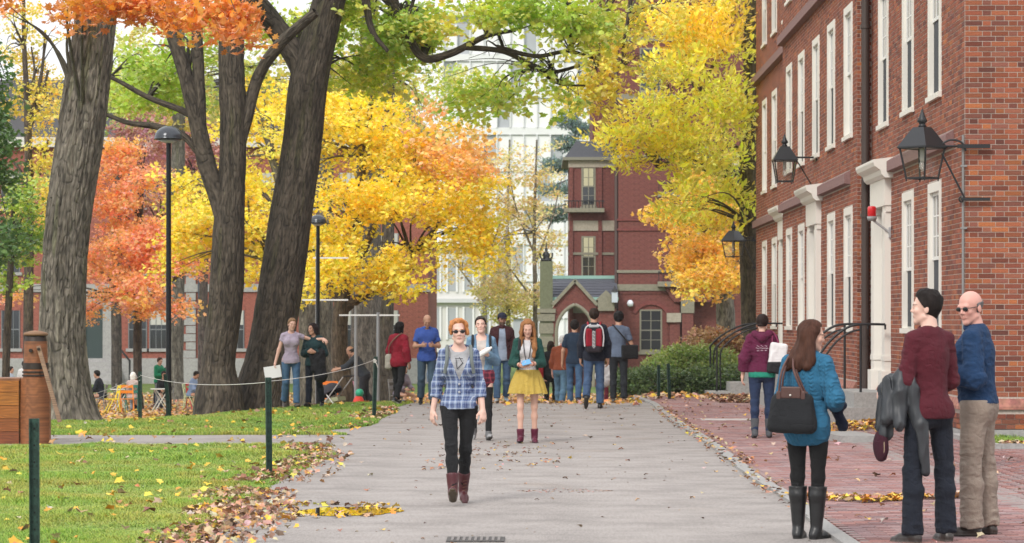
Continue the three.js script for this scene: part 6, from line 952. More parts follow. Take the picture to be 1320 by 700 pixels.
  const plane = (pt, nrm) => (x, y, z) => (x - pt.x) * nrm.x + (y - pt.y) * nrm.y + (z - pt.z) * nrm.z;
  const tinv = torso.clone().invert().elements, upT = V(0, 1, 0).transformDirection(torso);
  const tl = (x, y, z) => [tinv[0] * x + tinv[4] * y + tinv[8] * z + tinv[12], tinv[1] * x + tinv[5] * y + tinv[9] * z + tinv[13], tinv[2] * x + tinv[6] * y + tinv[10] * z + tinv[14]];
  for (const g of o.wear ?? []) {
    const colour = typeof g.col === 'function' ? g.col : cloth(g.col, g.vary ?? 0.09), mat = g.mat ?? fabricMat;
    if (g.type === 'top') {
      const t = g.t ?? 0.012, lo = g.loose ?? 0.006, prims = torsoPrims(t, g.belly ?? 0), fp = [];
      if ((g.hem ?? -0.08) < -0.05) prims.push(ell(torso, 0, K(-0.09), 0, W(fem ? 0.17 : 0.158) + t, K(0.16) + t, K(0.12) + t));
      const armsL = [];
      for (const q of ['L', 'R']) {
        const j = J[q], se = Array.isArray(g.sleeve) ? g.sleeve[q === 'L' ? 0 : 1] : g.sleeve ?? 1.95, a = [];
        if (se > 0.05) { const [u, f] = armPrims(q, t, lo); a.push(u); if (se > 1) a.push(f); const end = se > 1 ? j.elbow.clone().lerp(j.wrist, se - 1) : j.sh.clone().lerp(j.elbow, se), dir = (se > 1 ? j.fore.clone() : j.elbow.clone().sub(j.sh).normalize()), cut = plane(end, dir), ux = union(a, 0.02); armsL.push(mod(ux, (d, x, y, z) => smax(d, cut(x, y, z), 0.006), 0)); fp.push([j.elbow, 0.11], [j.sh.clone().lerp(j.elbow, 0.15), 0.1]); }
      }
      fp.push([T(0, 0.05, 0), 0.16]);
      const all = union([union(prims, 0.05), ...armsL], 0.028), fo = folds(g.fold ?? 0.006, fp), hem = g.hem ?? -0.08, nk = g.neck ?? 0.062, nb = T(0, 0.515, 0.015), nball = ball(nb, K(nk));
      const f = mod(all, (d, x, y, z) => {
        d += fo(x, y, z); const q = tl(x, y, z); d = smax(d, K(hem) - q[1] + (g.hemWave ?? 0.004) * noise3(x * 12, 1, z * 12), 0.006); d = smax(d, -nball(x, y, z), 0.01);
        d = Math.max(d, q[1] - K(g.topY ?? 0.535) - 0.35 * Math.abs(q[0]) * 0);
        if (g.open) { const wv = mix(g.open[0], g.open[1], clamp(q[1] / K(0.5))); if (q[2] > 0) d = smax(d, K(wv) - Math.abs(q[0]), 0.008); }
        if (g.vneck && q[2] > 0) d = smax(d, -(Math.abs(q[0]) - (q[1] - K(g.vneck)) * 0.42) * 0.9, 0.006);
        return d;
      }, 0.02);
      mesh(g.name, netGeo(skinOf(f, g.cell ?? c1), colour, 1), mat, root);
      if (g.collar) { const cr = new THREE.TorusGeometry(K(0.066), K(g.collar), 8, 22), m = torso.clone().multiply(new THREE.Matrix4().makeTranslation(0, K(0.5), K(0.005))).multiply(new THREE.Matrix4().makeRotationX(Math.PI / 2 - 0.28)).multiply(new THREE.Matrix4().makeScale(1.06, 1.0, 2.2)); const cg = new Geo().add(cr, m).build('collar', M(Array.isArray(g.collarCol ?? g.col) ? (g.collarCol ?? g.col) : [0.3, 0.3, 0.3], 0.9), root); }
    } else if (g.type === 'trousers') {
      const t = g.t ?? 0.01, kn = g.knee ?? 0.012, he = g.hemR ?? 0.03, end = g.end ?? 0.97, pr = [ell(torso, 0, K(-0.005), K(-0.005), W(fem ? 0.164 : 0.153) + t, K(0.14) + t, K(0.109) + t), ...[1, -1].map((s) => ell(torso, s * K(0.074), K(-0.06), K(fem ? -0.047 : -0.036), K(0.086) + t, K(0.1) + t, K(fem ? 0.082 : 0.074) + t))];
      const legs = ['L', 'R'].map((q) => { const j = J[q], e = j.knee.clone().lerp(j.ankle, end), dir = j.ankle.clone().sub(j.knee).normalize(), cut = plane(e, dir), u = union(legPrims(q, t, kn, he), 0.03); return mod(u, (d, x, y, z) => (y < j.knee.y + 0.1 || (x - j.knee.x) ** 2 + (y - j.knee.y) ** 2 + (z - j.knee.z) ** 2 < 0.2 ? smax(d, cut(x, y, z), 0.006) : d), 0); });
      const legU = (x, y, z) => { const a = legs[0](x, y, z), b = legs[1](x, y, z); return smin(a, b, 0.006); }; legU.lo = [0, 1, 2].map((i) => Math.min(legs[0].lo[i], legs[1].lo[i])); legU.hi = [0, 1, 2].map((i) => Math.max(legs[0].hi[i], legs[1].hi[i]));
      const all = union([union(pr, 0.05), legU], 0.03), fo = folds(g.fold ?? 0.006, [[J.L.knee, 0.13], [J.R.knee, 0.13], [J.L.ankle, 0.14], [J.R.ankle, 0.14], [T(0, -0.1, 0.02), 0.12]]), top = g.top ?? Math.min(0.07, Math.min(0.1, ...(o.wear.filter((q) => q.type === 'top').map((q) => q.hem ?? -0.08))) + 0.035);
      const f = mod(all, (d, x, y, z) => { d += fo(x, y, z); const q = tl(x, y, z); return smax(d, q[1] - K(top), 0.006); }, 0.02);
      mesh(g.name ?? 'trousers', netGeo(skinOf(f, g.cell ?? c1), colour, 1), mat, root);
    } else if (g.type === 'skirt') {
      const rows = 26, seg = 96, pos = [], idx = [], cc = []; for (let i = 0; i <= rows; i++) { const v = i / rows, y = mix(g.y0, g.y1, v), fl = Math.pow(v, 0.8); for (let a = 0; a <= seg; a++) { const th = a / seg * Math.PI * 2, pl = fl * (0.016 * Math.sin(th * 17 + 2 * noise3(Math.cos(th) * 2, v * 2, Math.sin(th) * 2)) + 0.012 * noise3(Math.cos(th) * 5, v * 2, Math.sin(th) * 5)), rx = K(mix(0.15, g.flare, fl)) + pl, rz = K(mix(0.11, g.flare * 0.82, fl)) + pl; const q = T(0, y, 0).add(V(Math.cos(th) * rx, 0, Math.sin(th) * rz)); pos.push(q.x, q.y + fl * 0.012 * noise3(Math.cos(th) * 3, 5, Math.sin(th) * 3), q.z); cc.push(...colour(q.x, q.y, q.z)); } }
      for (let i = 0; i < rows; i++) for (let a = 0; a < seg; a++) { const b = i * (seg + 1) + a; idx.push(b, b + 1, b + seg + 1, b + 1, b + seg + 2, b + seg + 1); }
      const sg = new THREE.BufferGeometry(); sg.setAttribute('position', new THREE.Float32BufferAttribute(pos, 3)); sg.setAttribute('color', new THREE.Float32BufferAttribute(cc, 3)); sg.setAttribute('uv', new THREE.Float32BufferAttribute(pos.filter((_, i) => i % 3 < 2), 2)); sg.setIndex(idx); sg.computeVertexNormals(); const sm2 = fabricMat.clone(); sm2.side = THREE.DoubleSide; mesh(g.name ?? 'skirt', sg, sm2, root);
    } else if (g.type === 'shoes') {
      for (const q of ['L', 'R']) {
        const j = J[q], F = (x, y, z) => V(K(x), K(y), K(z)).applyMatrix4(j.foot), l = [cone(F(0, -0.045, -0.035), F(0, -0.052, 0.1), K(0.039), K(0.037)), cone(F(0, -0.052, 0.1), F(0, -0.06, 0.165), K(0.037), K(0.024)), cone(F(0, -0.02, -0.02), F(0, -0.01, 0.0), K(0.04), K(0.036))];
        if (g.shaft) { const e = j.ankle.clone().lerp(j.knee, g.shaft); l.push(cone(j.ankle, e, K(0.046), K(0.046 + g.shaft * 0.035))); if (g.shaft > 0.4) l.push(ball(j.knee.clone().lerp(j.ankle, 0.36).add(V(0, 0, K(-0.014)).applyMatrix4(new THREE.Matrix4().extractRotation(j.foot))), K(0.062))); }
        const fi = j.foot.clone().invert().elements, uu = union(l, 0.022), shaftEnd = g.shaft ? plane(j.ankle.clone().lerp(j.knee, g.shaft), j.knee.clone().sub(j.ankle).normalize()) : null, ft = folds(0.003, []);
        const fy = (x, y, z) => fi[1] * x + fi[5] * y + fi[9] * z + fi[13], fz = (x, y, z) => fi[2] * x + fi[6] * y + fi[10] * z + fi[14];
        const f = mod(uu, (d, x, y, z) => { const a = fy(x, y, z); d += ft(x, y, z); if (g.sole && a < K(-0.064)) d -= 0.005; d = smax(d, K(-0.085) - a, 0.004); if (shaftEnd) d = smax(d, shaftEnd(x, y, z), 0.005); return d; }, 0.01);
        const sole = g.soleCol ?? [0.03, 0.025, 0.02];
        mesh(g.name ?? 'shoe', netGeo(skinOf(f, Math.min(c1, g.cell ?? 1)), (x, y, z) => { const a = fy(x, y, z); if (a < K(-0.066)) return sole; if (g.toe && fz(x, y, z) > K(0.12)) return g.toe; return colour(x, y, z); }), g.mat ?? leatherMat, root);
      }
    }
  }
  Object.assign(root, { frame: { J, T, Hd, K, W, head, torso, root, w } });
  return root;
}
// things a person wears loose or carries: their own objects, built in the person's axes
function carried(who, name, label, category) { const t = thing(name, label, category, who.position.toArray(), who.rotation.y); return t; }
function soft(f, cell, colour, name, mat, parent) { return mesh(name, netGeo(skinOf(f, cell), typeof colour === 'function' ? colour : cloth(colour, 0.1)), mat, parent); }
const frameAt = (x, y, z, rx = 0, ry = 0, rz = 0) => new THREE.Matrix4().makeRotationFromEuler(new THREE.Euler(rx, ry, rz, 'YXZ')).setPosition(x, y, z);
const wrinkled = (f, a, s = 14) => mod(f, (d, x, y, z) => d + a * (noise3(x * s, y * s * 0.7, z * s) + 0.5 * noise3(x * s * 2.3, y * s * 2, z * s * 2.3)), 0.02);
function shades(who, lens = [0.012, 0.012, 0.014]) {
  const { head } = who.frame, g = group('sunglasses', who); head.decompose(g.position, g.quaternion, g.scale);
  const l = M(lens, 0.12), fr = M([0.02, 0.018, 0.016], 0.4);
  for (const s of [1, -1]) { new Geo().add(new THREE.SphereGeometry(1, 16, 10), new THREE.Matrix4().makeScale(0.026, 0.0155, 0.006).setPosition(s * 0.032, 0.003, 0.0885)).build('lens', l, g); new Geo().rod([s * 0.056, 0.008, 0.084], [s * 0.08, 0.006, -0.01], 0.0028, 0.0028, 6).build('temple', fr, g); }
  new Geo().rod([-0.01, 0.008, 0.095], [0.01, 0.008, 0.095], 0.003, 0.003, 6).build('bridge', fr, g);
}

// ---------------------------------------------------------------- who is in the yard
const midJean = denim([0.06, 0.12, 0.22], 0.6), darkJean = denim([0.008, 0.012, 0.024], 0.3), black = [0.012, 0.012, 0.014];
const walk = (f, turn = 8) => ({ legL: [[0.02, -1, 0.3 * f], [0, -1, f > 0 ? 0.06 : -0.5], f > 0 ? 14 : -24, turn], legR: [[0.02, -1, -0.3 * f], [0, -1, f > 0 ? -0.55 : 0.06], f > 0 ? -24 : 14, turn] });
const P = {};
// the woman in the plaid blazer, walking towards us
P.plaid = person({ label: 'ginger-haired woman in blue plaid blazer and burgundy boots striding forward', x: -0.65, d: 22.9, yaw: 3, H: 1.63, fem: true, skin: 'pale', build: 0.97,
  pose: { legR: [[-0.05, -1, 0.4], [-0.03, -1, 0.16], 32, 2], legL: [[-0.07, -1, -0.1], [-0.04, -1, -0.5], -26, 6], armR: [[0.22, -1, -0.12], [0.16, -1, 0.08]], armL: [[0.2, -1, -0.06], [0.1, -1, 0.3]], handL: { n: [-0.6, 0, -0.8], curl: 0.7 }, handR: { n: [-0.8, 0, -0.4], curl: 0.6 }, head: [2, 2, 2] },
  hair: { kind: 'curly', col: [0.44, 0.185, 0.07], th: 0.006, line: 0.074 },
  wear: [{ type: 'top', name: 'tee_shirt', col: [0.48, 0.48, 0.5], sleeve: 0.3, hem: -0.02, t: 0.006, neck: 0.075, fold: 0.004 }, { type: 'top', name: 'plaid_blazer', col: () => [1, 1, 1], mat: plaidMat, sleeve: 1.52, hem: -0.075, t: 0.014, loose: 0.006, vneck: 0.2, neck: 0.07, fold: 0.007, open: [0.0, 0.0] },
    { type: 'trousers', name: 'trousers', col: black, t: 0.009, knee: 0.009, hemR: 0.014, end: 0.88, fold: 0.006 }, { type: 'shoes', name: 'boot', col: [0.10, 0.018, 0.024], soleCol: [0.075, 0.055, 0.03], shaft: 0.42, sole: true }] });
shades(P.plaid);
{
  const { J, T, K } = P.plaid.frame, r = P.plaid;
  for (let k = 0; k < 2; k++) { const q = T(0.0, 0.16 - k * 0.075, 0.128); new Geo().add(new THREE.SphereGeometry(0.011, 10, 8), new THREE.Matrix4().makeScale(1, 1, 0.5).setPosition(q.x, q.y, q.z + 0.004)).build('button', M([0.35, 0.36, 0.4], 0.5), r); }
  const g = new Geo(); for (const [a, b] of [[[-0.04, 0.4, 0.131], [0.035, 0.395, 0.131]], [[-0.03, 0.4, 0.132], [-0.02, 0.3, 0.142]], [[-0.02, 0.3, 0.142], [0.035, 0.36, 0.138]], [[0.0, 0.41, 0.13], [0.035, 0.35, 0.138]]]) { const A = T(...a), B = T(...b); g.rod([A.x, A.y, A.z], [B.x, B.y, B.z], 0.0028, 0.0028, 5); } g.build('shirt_print', M([0.03, 0.03, 0.035], 0.9), r);
  for (const q of ['L', 'R']) { const j = J[q], F = (x, y, z) => V(K(x), K(y), K(z)).applyMatrix4(j.foot), lc = new Geo(); for (let i = 0; i < 6; i++) { const t = i / 5, a = F(-0.018, mix(-0.018, 0.13, t), mix(0.085, 0.05, t)), b = F(0.018, mix(-0.01, 0.14, t), mix(0.085, 0.05, t)); lc.rod([a.x, a.y, a.z], [b.x, b.y, b.z], 0.0022, 0.0022, 5); } lc.build('lace', M([0.2, 0.1, 0.06], 0.8), r); }
  const bp = carried(P.plaid, 'backpack', 'grey backpack on the ginger-haired woman, only its straps showing', 'backpack');
  for (const s of [1, -1]) { const pts = [[0.1, 0.42, -0.12], [0.108, 0.508, -0.03], [0.112, 0.47, 0.09], [0.115, 0.38, 0.138], [0.135, 0.26, 0.12]].map(([x, y, z]) => { const q = T(s * x, y, z); return V(q.x, q.y, q.z); }); const c = new THREE.CatmullRomCurve3(pts), sh = new THREE.Shape([[-0.007, -0.024], [0.007, -0.024], [0.007, 0.024], [-0.007, 0.024]].map((p) => new THREE.Vector2(...p))); new Geo().add(new THREE.TubeGeometry(c, 28, 0.0155, 8)).build('strap', M([0.15, 0.17, 0.165], 0.9), bp); }
  const bq = T(0, 0.3, -0.2); soft(wrinkled(rbox(frameAt(bq.x, bq.y, bq.z), 0.13, 0.2, 0.08, 0.06), 0.006), 0.016, [0.15, 0.17, 0.165], 'pack', fabricMat, bp);
}
// woman in the mustard skirt
P.skirt = person({ label: 'long-haired woman in mustard skirt and green cardigan reading a card', x: -0.08, d: 34.4, yaw: -2, H: 1.66, fem: true, skin: 'fair', build: 0.98,
  pose: { legR: [[0.01, -1, 0.12], [0, -1, -0.04], 6, 4], legL: [[0.0, -1, -0.04], [0, -1, -0.16], -4, 6], armL: [[0.2, -1, 0.1], [-0.5, -0.05, 0.8]], armR: [[0.2, -1, 0.1], [-0.42, -0.12, 0.8]], handL: { n: [-0.2, -0.9, -0.3], curl: 0.8 }, handR: { n: [-0.5, 0.6, -0.3], curl: 0.9 }, head: [4, 24, 0] },
  hair: { kind: 'long', col: [0.26, 0.115, 0.045], len: 0.16, th: 0.01, line: 0.078, locks: [[0.072, [[0.085, 0.47, 0.07, 0.035], [0.1, 0.36, 0.13, 0.036], [0.09, 0.24, 0.15, 0.022]]], [-0.072, [[-0.085, 0.47, 0.05, 0.03], [-0.1, 0.36, 0.1, 0.026]]]] },
  wear: [{ type: 'top', name: 'blouse', col: [0.72, 0.70, 0.71], sleeve: 0.4, hem: -0.06, t: 0.008, neck: 0.07, fold: 0.006 }, { type: 'top', name: 'cardigan', col: [0.012, 0.075, 0.06], sleeve: 1.7, hem: -0.2, t: 0.02, loose: 0.01, open: [0.12, 0.085], fold: 0.007, hemWave: 0.03 }, { type: 'skirt', name: 'skirt', col: [0.60, 0.42, 0.085], y0: 0.06, y1: -0.27, flare: 0.27 }, { type: 'shoes', name: 'ankle_boot', col: [0.13, 0.012, 0.04], soleCol: [0.02, 0.01, 0.015], shaft: 0.28, sole: true }] });
{
  const { T, J } = P.skirt.frame, r = P.skirt;
  const l = new Geo(); for (const s of [1, -1]) l.tube([[s * 0.06, 0.5, 0.05], [s * 0.05, 0.4, 0.135], [s * 0.03, 0.25, 0.16], [0.0, 0.12, 0.15]].map((p) => T(...p).toArray()), 0.006, 20, 5); l.build('lanyard', M(black, 0.9), r);
  for (const q of ['L', 'R']) { const w = J[q].wrist, f = J[q].fore; new Geo().rod(w.clone().addScaledVector(f, -0.02).toArray(), w.clone().addScaledVector(f, -0.005).toArray(), 0.032, 0.032, 12).build('bracelet', M([0.3, 0.08, 0.05], 0.5), r); }
  const c = J.R.wrist.clone().lerp(J.L.wrist, 0.5), k = carried(P.skirt, 'card', 'small blue card in the hands of the woman in the mustard skirt', 'card'); new Geo().box(c.x, c.y + 0.03, c.z + 0.09, 0.12, 0.008, 0.1, 0.3, 0.6, 0.1).build('sheet', M([0.12, 0.32, 0.55], 0.6), k);
  const bp = carried(P.skirt, 'backpack', 'dark backpack strap over the green cardigan', 'backpack'); for (const s of [-1, 1]) new Geo().tube([[0.1, 0.38, -0.13], [0.1, 0.5, -0.02], [0.105, 0.45, 0.09], [0.11, 0.33, 0.14]].map(([x, y, z]) => T(s * x, y, z).toArray()), 0.02, 20, 8).build('strap', M(black, 0.9), bp); const b = T(0, 0.3, -0.2); soft(rbox(frameAt(b.x, b.y, b.z), 0.12, 0.18, 0.07, 0.05), 0.02, black, 'pack', fabricMat, bp);
}
// woman in the denim jacket
P.denim = person({ label: 'dark-haired woman in pale denim jacket and black leggings walking forward', x: -0.70, d: 35.2, yaw: 2, H: 1.68, fem: true, skin: 'pale',
  pose: { ...walk(0.5), armL: [[0.22, -1, -0.05], [-0.5, 0.35, 0.75]], armR: [[0.2, -1, -0.1], [0, -1, 0.25]], handL: { n: [-0.7, 0, -0.6], curl: 1.2 }, head: [-4, -4, 4] },
  hair: { kind: 'bun', col: [0.03, 0.018, 0.013], th: 0.01, line: 0.072 },
  wear: [{ type: 'top', name: 'camisole', col: [0.68, 0.6, 0.55], sleeve: 0, hem: -0.08, t: 0.006, neck: 0.095 }, { type: 'top', name: 'denim_jacket', col: denim([0.17, 0.30, 0.46], 0.6), sleeve: 1.9, hem: -0.02, t: 0.02, loose: 0.012, open: [0.03, 0.075], fold: 0.009 }, { type: 'top', name: 'tied_shirt', col: () => [1, 1, 1], mat: redPlaidMat, sleeve: 0, hem: -0.24, topY: 0.03, t: 0.026, fold: 0.012, hemWave: 0.03 }, { type: 'trousers', name: 'leggings', col: black, t: 0.005, knee: 0.003, hemR: 0.008, end: 0.93, fold: 0.003 }, { type: 'shoes', name: 'sneaker', col: [0.16, 0.16, 0.165], soleCol: [0.06, 0.06, 0.06], shaft: 0.12, sole: true, toe: [0.3, 0.3, 0.3] }] });
{
  const { T, J, Hd } = P.denim.frame; const q = J.L.wrist.clone().addScaledVector(J.L.hdir, 0.08), b = carried(P.denim, 'bottle', 'white drinking bottle held by the woman in denim', 'bottle');
  new Geo().lathe([[0, -0.14], [0.034, -0.135], [0.036, 0.06], [0.03, 0.085], [0.016, 0.1], [0.016, 0.125], [0, 0.128]], 0, 0, 0, 18).build('body', M([0.78, 0.78, 0.76], 0.35), b); b.children[0].position.copy(q); b.children[0].rotation.set(0.2, 0, -1.0);
  const s = carried(P.denim, 'shoulder_bag', 'black shoulder bag of the woman in denim', 'bag'); for (const a of [1, -1]) new Geo().tube([[0.12, 0.36, -0.13], [0.12, 0.505, -0.02], [0.122, 0.45, 0.1], [0.125, 0.3, 0.14]].map(([x, y, z]) => T(a * x, y, z).toArray()), 0.017, 18, 8).build('strap', M(black, 0.9), s); const c = T(0, 0.28, -0.2); soft(rbox(frameAt(c.x, c.y, c.z), 0.12, 0.18, 0.07, 0.05), 0.02, black, 'pack', fabricMat, s);
  const g = group('sunglasses', P.denim), hq = Hd(0, 0.1, 0.06); for (const a of [1, -1]) { const p = Hd(a * 0.034, 0.098, 0.072); new Geo().add(new THREE.SphereGeometry(1, 12, 8), new THREE.Matrix4().makeScale(0.026, 0.008, 0.018).setPosition(p.x, p.y, p.z)).build('lens', M([0.02, 0.02, 0.02], 0.15), g); }
}
// man in the cap
P.cap = person({ label: 'bearded man in navy cap and open maroon jacket walking forward', x: -0.62, d: 51.3, yaw: 4, H: 1.78, skin: 'olive', build: 1.05, beard: [0.03, 0.02, 0.015],
  pose: { ...walk(-0.35), head: [10, 4, 0] }, hair: { kind: 'short', col: [0.02, 0.015, 0.012] },
  wear: [{ type: 'top', name: 'shirt', col: [0.36, 0.43, 0.55], sleeve: 0.3, hem: -0.14, t: 0.01 }, { type: 'top', name: 'jacket', col: [0.06, 0.014, 0.018], sleeve: 1.95, hem: -0.12, t: 0.026, loose: 0.015, open: [0.09, 0.05], fold: 0.009, collar: 0.014 }, { type: 'trousers', name: 'jeans', col: midJean, knee: 0.016, hemR: 0.034 }, { type: 'shoes', name: 'sneaker', col: [0.40, 0.5, 0.55], soleCol: [0.6, 0.62, 0.62], sole: true }] });
{ const { head } = P.cap.frame, g = group('cap', P.cap); head.decompose(g.position, g.quaternion, g.scale); const m = M([0.012, 0.014, 0.035], 0.9); new Geo().add(new THREE.SphereGeometry(1, 20, 10, 0, 6.29, 0, 1.5), new THREE.Matrix4().makeScale(0.098, 0.1, 0.115).setPosition(0, 0.048, -0.012)).build('crown', m, g); new Geo().add(new THREE.CylinderGeometry(0.085, 0.085, 0.008, 20, 1, false, -1.3, 2.6), new THREE.Matrix4().makeRotationX(0.15).setPosition(0, 0.05, 0.075)).build('brim', m, g); }
// bald man in the blue polo
P.polo = person({ label: 'bald man in blue polo shirt looking down at his hands', x: -2.03, d: 50, yaw: 6, H: 1.76, skin: 'tan', build: 1.04, brow: 0,
  pose: { ...walk(0.35), armL: [[0.24, -1, 0.1], [-0.42, 0.05, 0.8]], armR: [[0.24, -1, 0.1], [-0.42, 0.05, 0.8]], handL: { n: [-1, 0.3, 0], curl: 0.9 }, handR: { n: [-1, 0.3, 0], curl: 0.9 }, head: [4, 26, 0] }, hair: { kind: 'none' },
  wear: [{ type: 'top', name: 'polo_shirt', col: [0.05, 0.11, 0.42], sleeve: 0.72, hem: -0.13, t: 0.016, loose: 0.016, belly: 0.015, collar: 0.009, fold: 0.008 }, { type: 'trousers', name: 'jeans', col: denim([0.05, 0.09, 0.14], 0.5), knee: 0.018, hemR: 0.036 }, { type: 'shoes', name: 'shoe', col: black, sole: true }] });
// woman in red, seen from behind
P.red = person({ label: 'woman in crimson jacket and black trousers walking away', x: -2.57, d: 50.2, yaw: 148, H: 1.6, fem: true, skin: 'olive', build: 1.12,
  pose: { ...walk(0.5), armL: [[0.3, -1, 0.1], [0.1, -1, 0.3]], armR: [[0.25, -1, -0.2], [0.15, -1, 0.2]], head: [-15, 6, 0] }, hair: { kind: 'bob', col: [0.01, 0.008, 0.008], th: 0.018 },
  wear: [{ type: 'top', name: 'jacket', col: [0.30, 0.008, 0.026], sleeve: 1.92, hem: -0.16, t: 0.026, loose: 0.02, fold: 0.01, hemWave: 0.01 }, { type: 'trousers', col: black, knee: 0.014, hemR: 0.024 }, { type: 'shoes', name: 'shoe', col: black, soleCol: [0.5, 0.5, 0.5], sole: true }] });
{ const { T } = P.red.frame, b = carried(P.red, 'cream_bag', 'cream shoulder bag on the woman in the crimson jacket', 'bag'), q = T(0.2, -0.06, -0.06); soft(wrinkled(rbox(frameAt(q.x, q.y, q.z, 0, 0.3), 0.07, 0.15, 0.12, 0.06), 0.01), 0.014, [0.5, 0.46, 0.38], 'pouch', fabricMat, b); new Geo().tube([[0.2, 0.06, -0.06], [0.13, 0.26, -0.16], [-0.02, 0.44, -0.15], [-0.1, 0.53, -0.03], [-0.05, 0.42, 0.13]].map((p) => T(...p).toArray()), 0.014, 30, 6).build('strap', M([0.18, 0.1, 0.07], 0.8), b); }
// two women with their arms round each other
P.hugA = person({ label: 'woman in lilac tee and jeans with an arm round her companion', x: -4.43, d: 48.1, yaw: 12, H: 1.67, fem: true, skin: 'fair',
  pose: { ...walk(0.25), armL: [[0.9, -0.25, -0.12], [0.75, 0.05, 0.55]], handL: { n: [0, -1, -0.3], curl: 0.7, dir: [0.5, -0.5, 0.7] }, armR: [[0.32, -1, 0.02], [0.3, -1, 0.14]], handR: { curl: 0.9 }, head: [10, 4, -6] }, hair: { kind: 'bun', col: [0.22, 0.13, 0.07], th: 0.01 },
  wear: [{ type: 'top', name: 'tee_shirt', col: [0.50, 0.42, 0.52], sleeve: 0.42, hem: -0.1, t: 0.012, loose: 0.012, fold: 0.008 }, { type: 'trousers', name: 'jeans', col: denim([0.07, 0.15, 0.28], 0.6), knee: 0.014, hemR: 0.03 }, { type: 'shoes', name: 'shoe', col: [0.1, 0.08, 0.07], sole: true }] });
{ const { J } = P.hugA.frame, s = carried(P.hugA, 'paper_sheet', 'white paper in the hand of the woman in the lilac tee', 'paper'), q = J.R.wrist.clone().addScaledVector(J.R.hdir, 0.12); const g = new THREE.PlaneGeometry(0.3, 0.22, 12, 8), pp = g.attributes.position; for (let i = 0; i < pp.count; i++) pp.setZ(i, 0.03 * Math.sin(pp.getX(i) * 9) + 0.02 * pp.getY(i)); g.computeVertexNormals(); const m = mesh('sheet', g, M([0.8, 0.8, 0.8], 0.8, { side: THREE.DoubleSide }), s); m.position.set(q.x - 0.02, q.y - 0.06, q.z + 0.03); m.rotation.set(-0.1, 0.1, 0.15); }
P.hugB = person({ label: 'short dark-haired woman in bottle green jacket leaning to her companion', x: -4.02, d: 48.25, yaw: -14, H: 1.57, fem: true, skin: 'tan', build: 1.08,
  pose: { ...walk(-0.25), armL: [[0.22, -1, 0.0], [-0.5, 0.1, 0.7]], armR: [[0.16, -1, 0.05], [-0.55, 0.15, 0.7]], handR: { curl: 1.2 }, handL: { curl: 1.0 }, head: [-32, 0, 10] }, hair: { kind: 'bob', col: [0.02, 0.013, 0.012], th: 0.016 },
  wear: [{ type: 'top', name: 'jacket', col: [0.012, 0.045, 0.05], sleeve: 1.9, hem: -0.1, t: 0.024, loose: 0.016, fold: 0.01 }, { type: 'trousers', name: 'jeans', col: darkJean, knee: 0.012, hemR: 0.026 }, { type: 'shoes', name: 'shoe', col: black, sole: true }] });
{ const { J } = P.hugB.frame, t = carried(P.hugB, 'black_coat', 'black coat over the arm of the woman in bottle green', 'coat'), q = J.L.elbow.clone().lerp(J.L.wrist, 0.5); soft(wrinkled(union([cone(q, V(q.x + 0.03, q.y - 0.42, q.z + 0.03), 0.1, 0.13), cone(V(q.x - 0.12, q.y - 0.02, q.z + 0.04), V(q.x - 0.06, q.y - 0.3, q.z + 0.06), 0.07, 0.08)], 0.05), 0.018), 0.018, black, 'cloth', fabricMat, t); }
// man bending over the stroller
P.bend = person({ label: 'balding man in slate grey shirt and trousers bending to a stroller', x: -4.12, d: 64, yaw: -95, H: 1.76, skin: 'olive', build: 1.12, pose: { ...walk(0.25), lean: 30, armL: [[0.1, -0.75, 0.75], [0, -0.3, 1]], armR: [[0.1, -0.75, 0.75], [0, -0.2, 1]], head: [0, 8, 0] }, hair: { kind: 'short', col: [0.06, 0.055, 0.055], bald: true },
  wear: [{ type: 'top', name: 'shirt', col: [0.035, 0.042, 0.055], sleeve: 1.5, hem: -0.06, t: 0.02, loose: 0.02, belly: 0.02 }, { type: 'trousers', col: [0.03, 0.032, 0.04], knee: 0.02, hemR: 0.04 }, { type: 'shoes', name: 'shoe', col: black, sole: true }] });
// group walking away by the porch
P.pack = person({ label: 'man in navy sweater with a red and grey backpack walking away', x: 1.10, d: 48, yaw: 178, H: 1.86, skin: 'tan', build: 1.06,
  pose: { legR: [[0.03, -1, 0.06], [0.0, -1, -0.06], 0, 6], legL: [[0.05, -1, -0.18], [0.06, -0.8, -0.75], -55, 8], armL: [[0.2, -1, 0.06], [0.06, -1, 0.25]], armR: [[0.22, -1, -0.1], [0.05, -1, 0.1]], head: [2, 2, 0] }, hair: { kind: 'short', col: [0.028, 0.017, 0.012], th: 0.013 },
  wear: [{ type: 'top', name: 'sweater', col: [0.012, 0.015, 0.03], sleeve: 1.95, hem: -0.13, t: 0.022, loose: 0.018, fold: 0.008 }, { type: 'trousers', name: 'jeans', col: denim([0.04, 0.08, 0.17], 0.7), knee: 0.018, hemR: 0.034 }, { type: 'shoes', name: 'shoe', col: [0.02, 0.016, 0.014], soleCol: [0.03, 0.025, 0.02], sole: true }] });
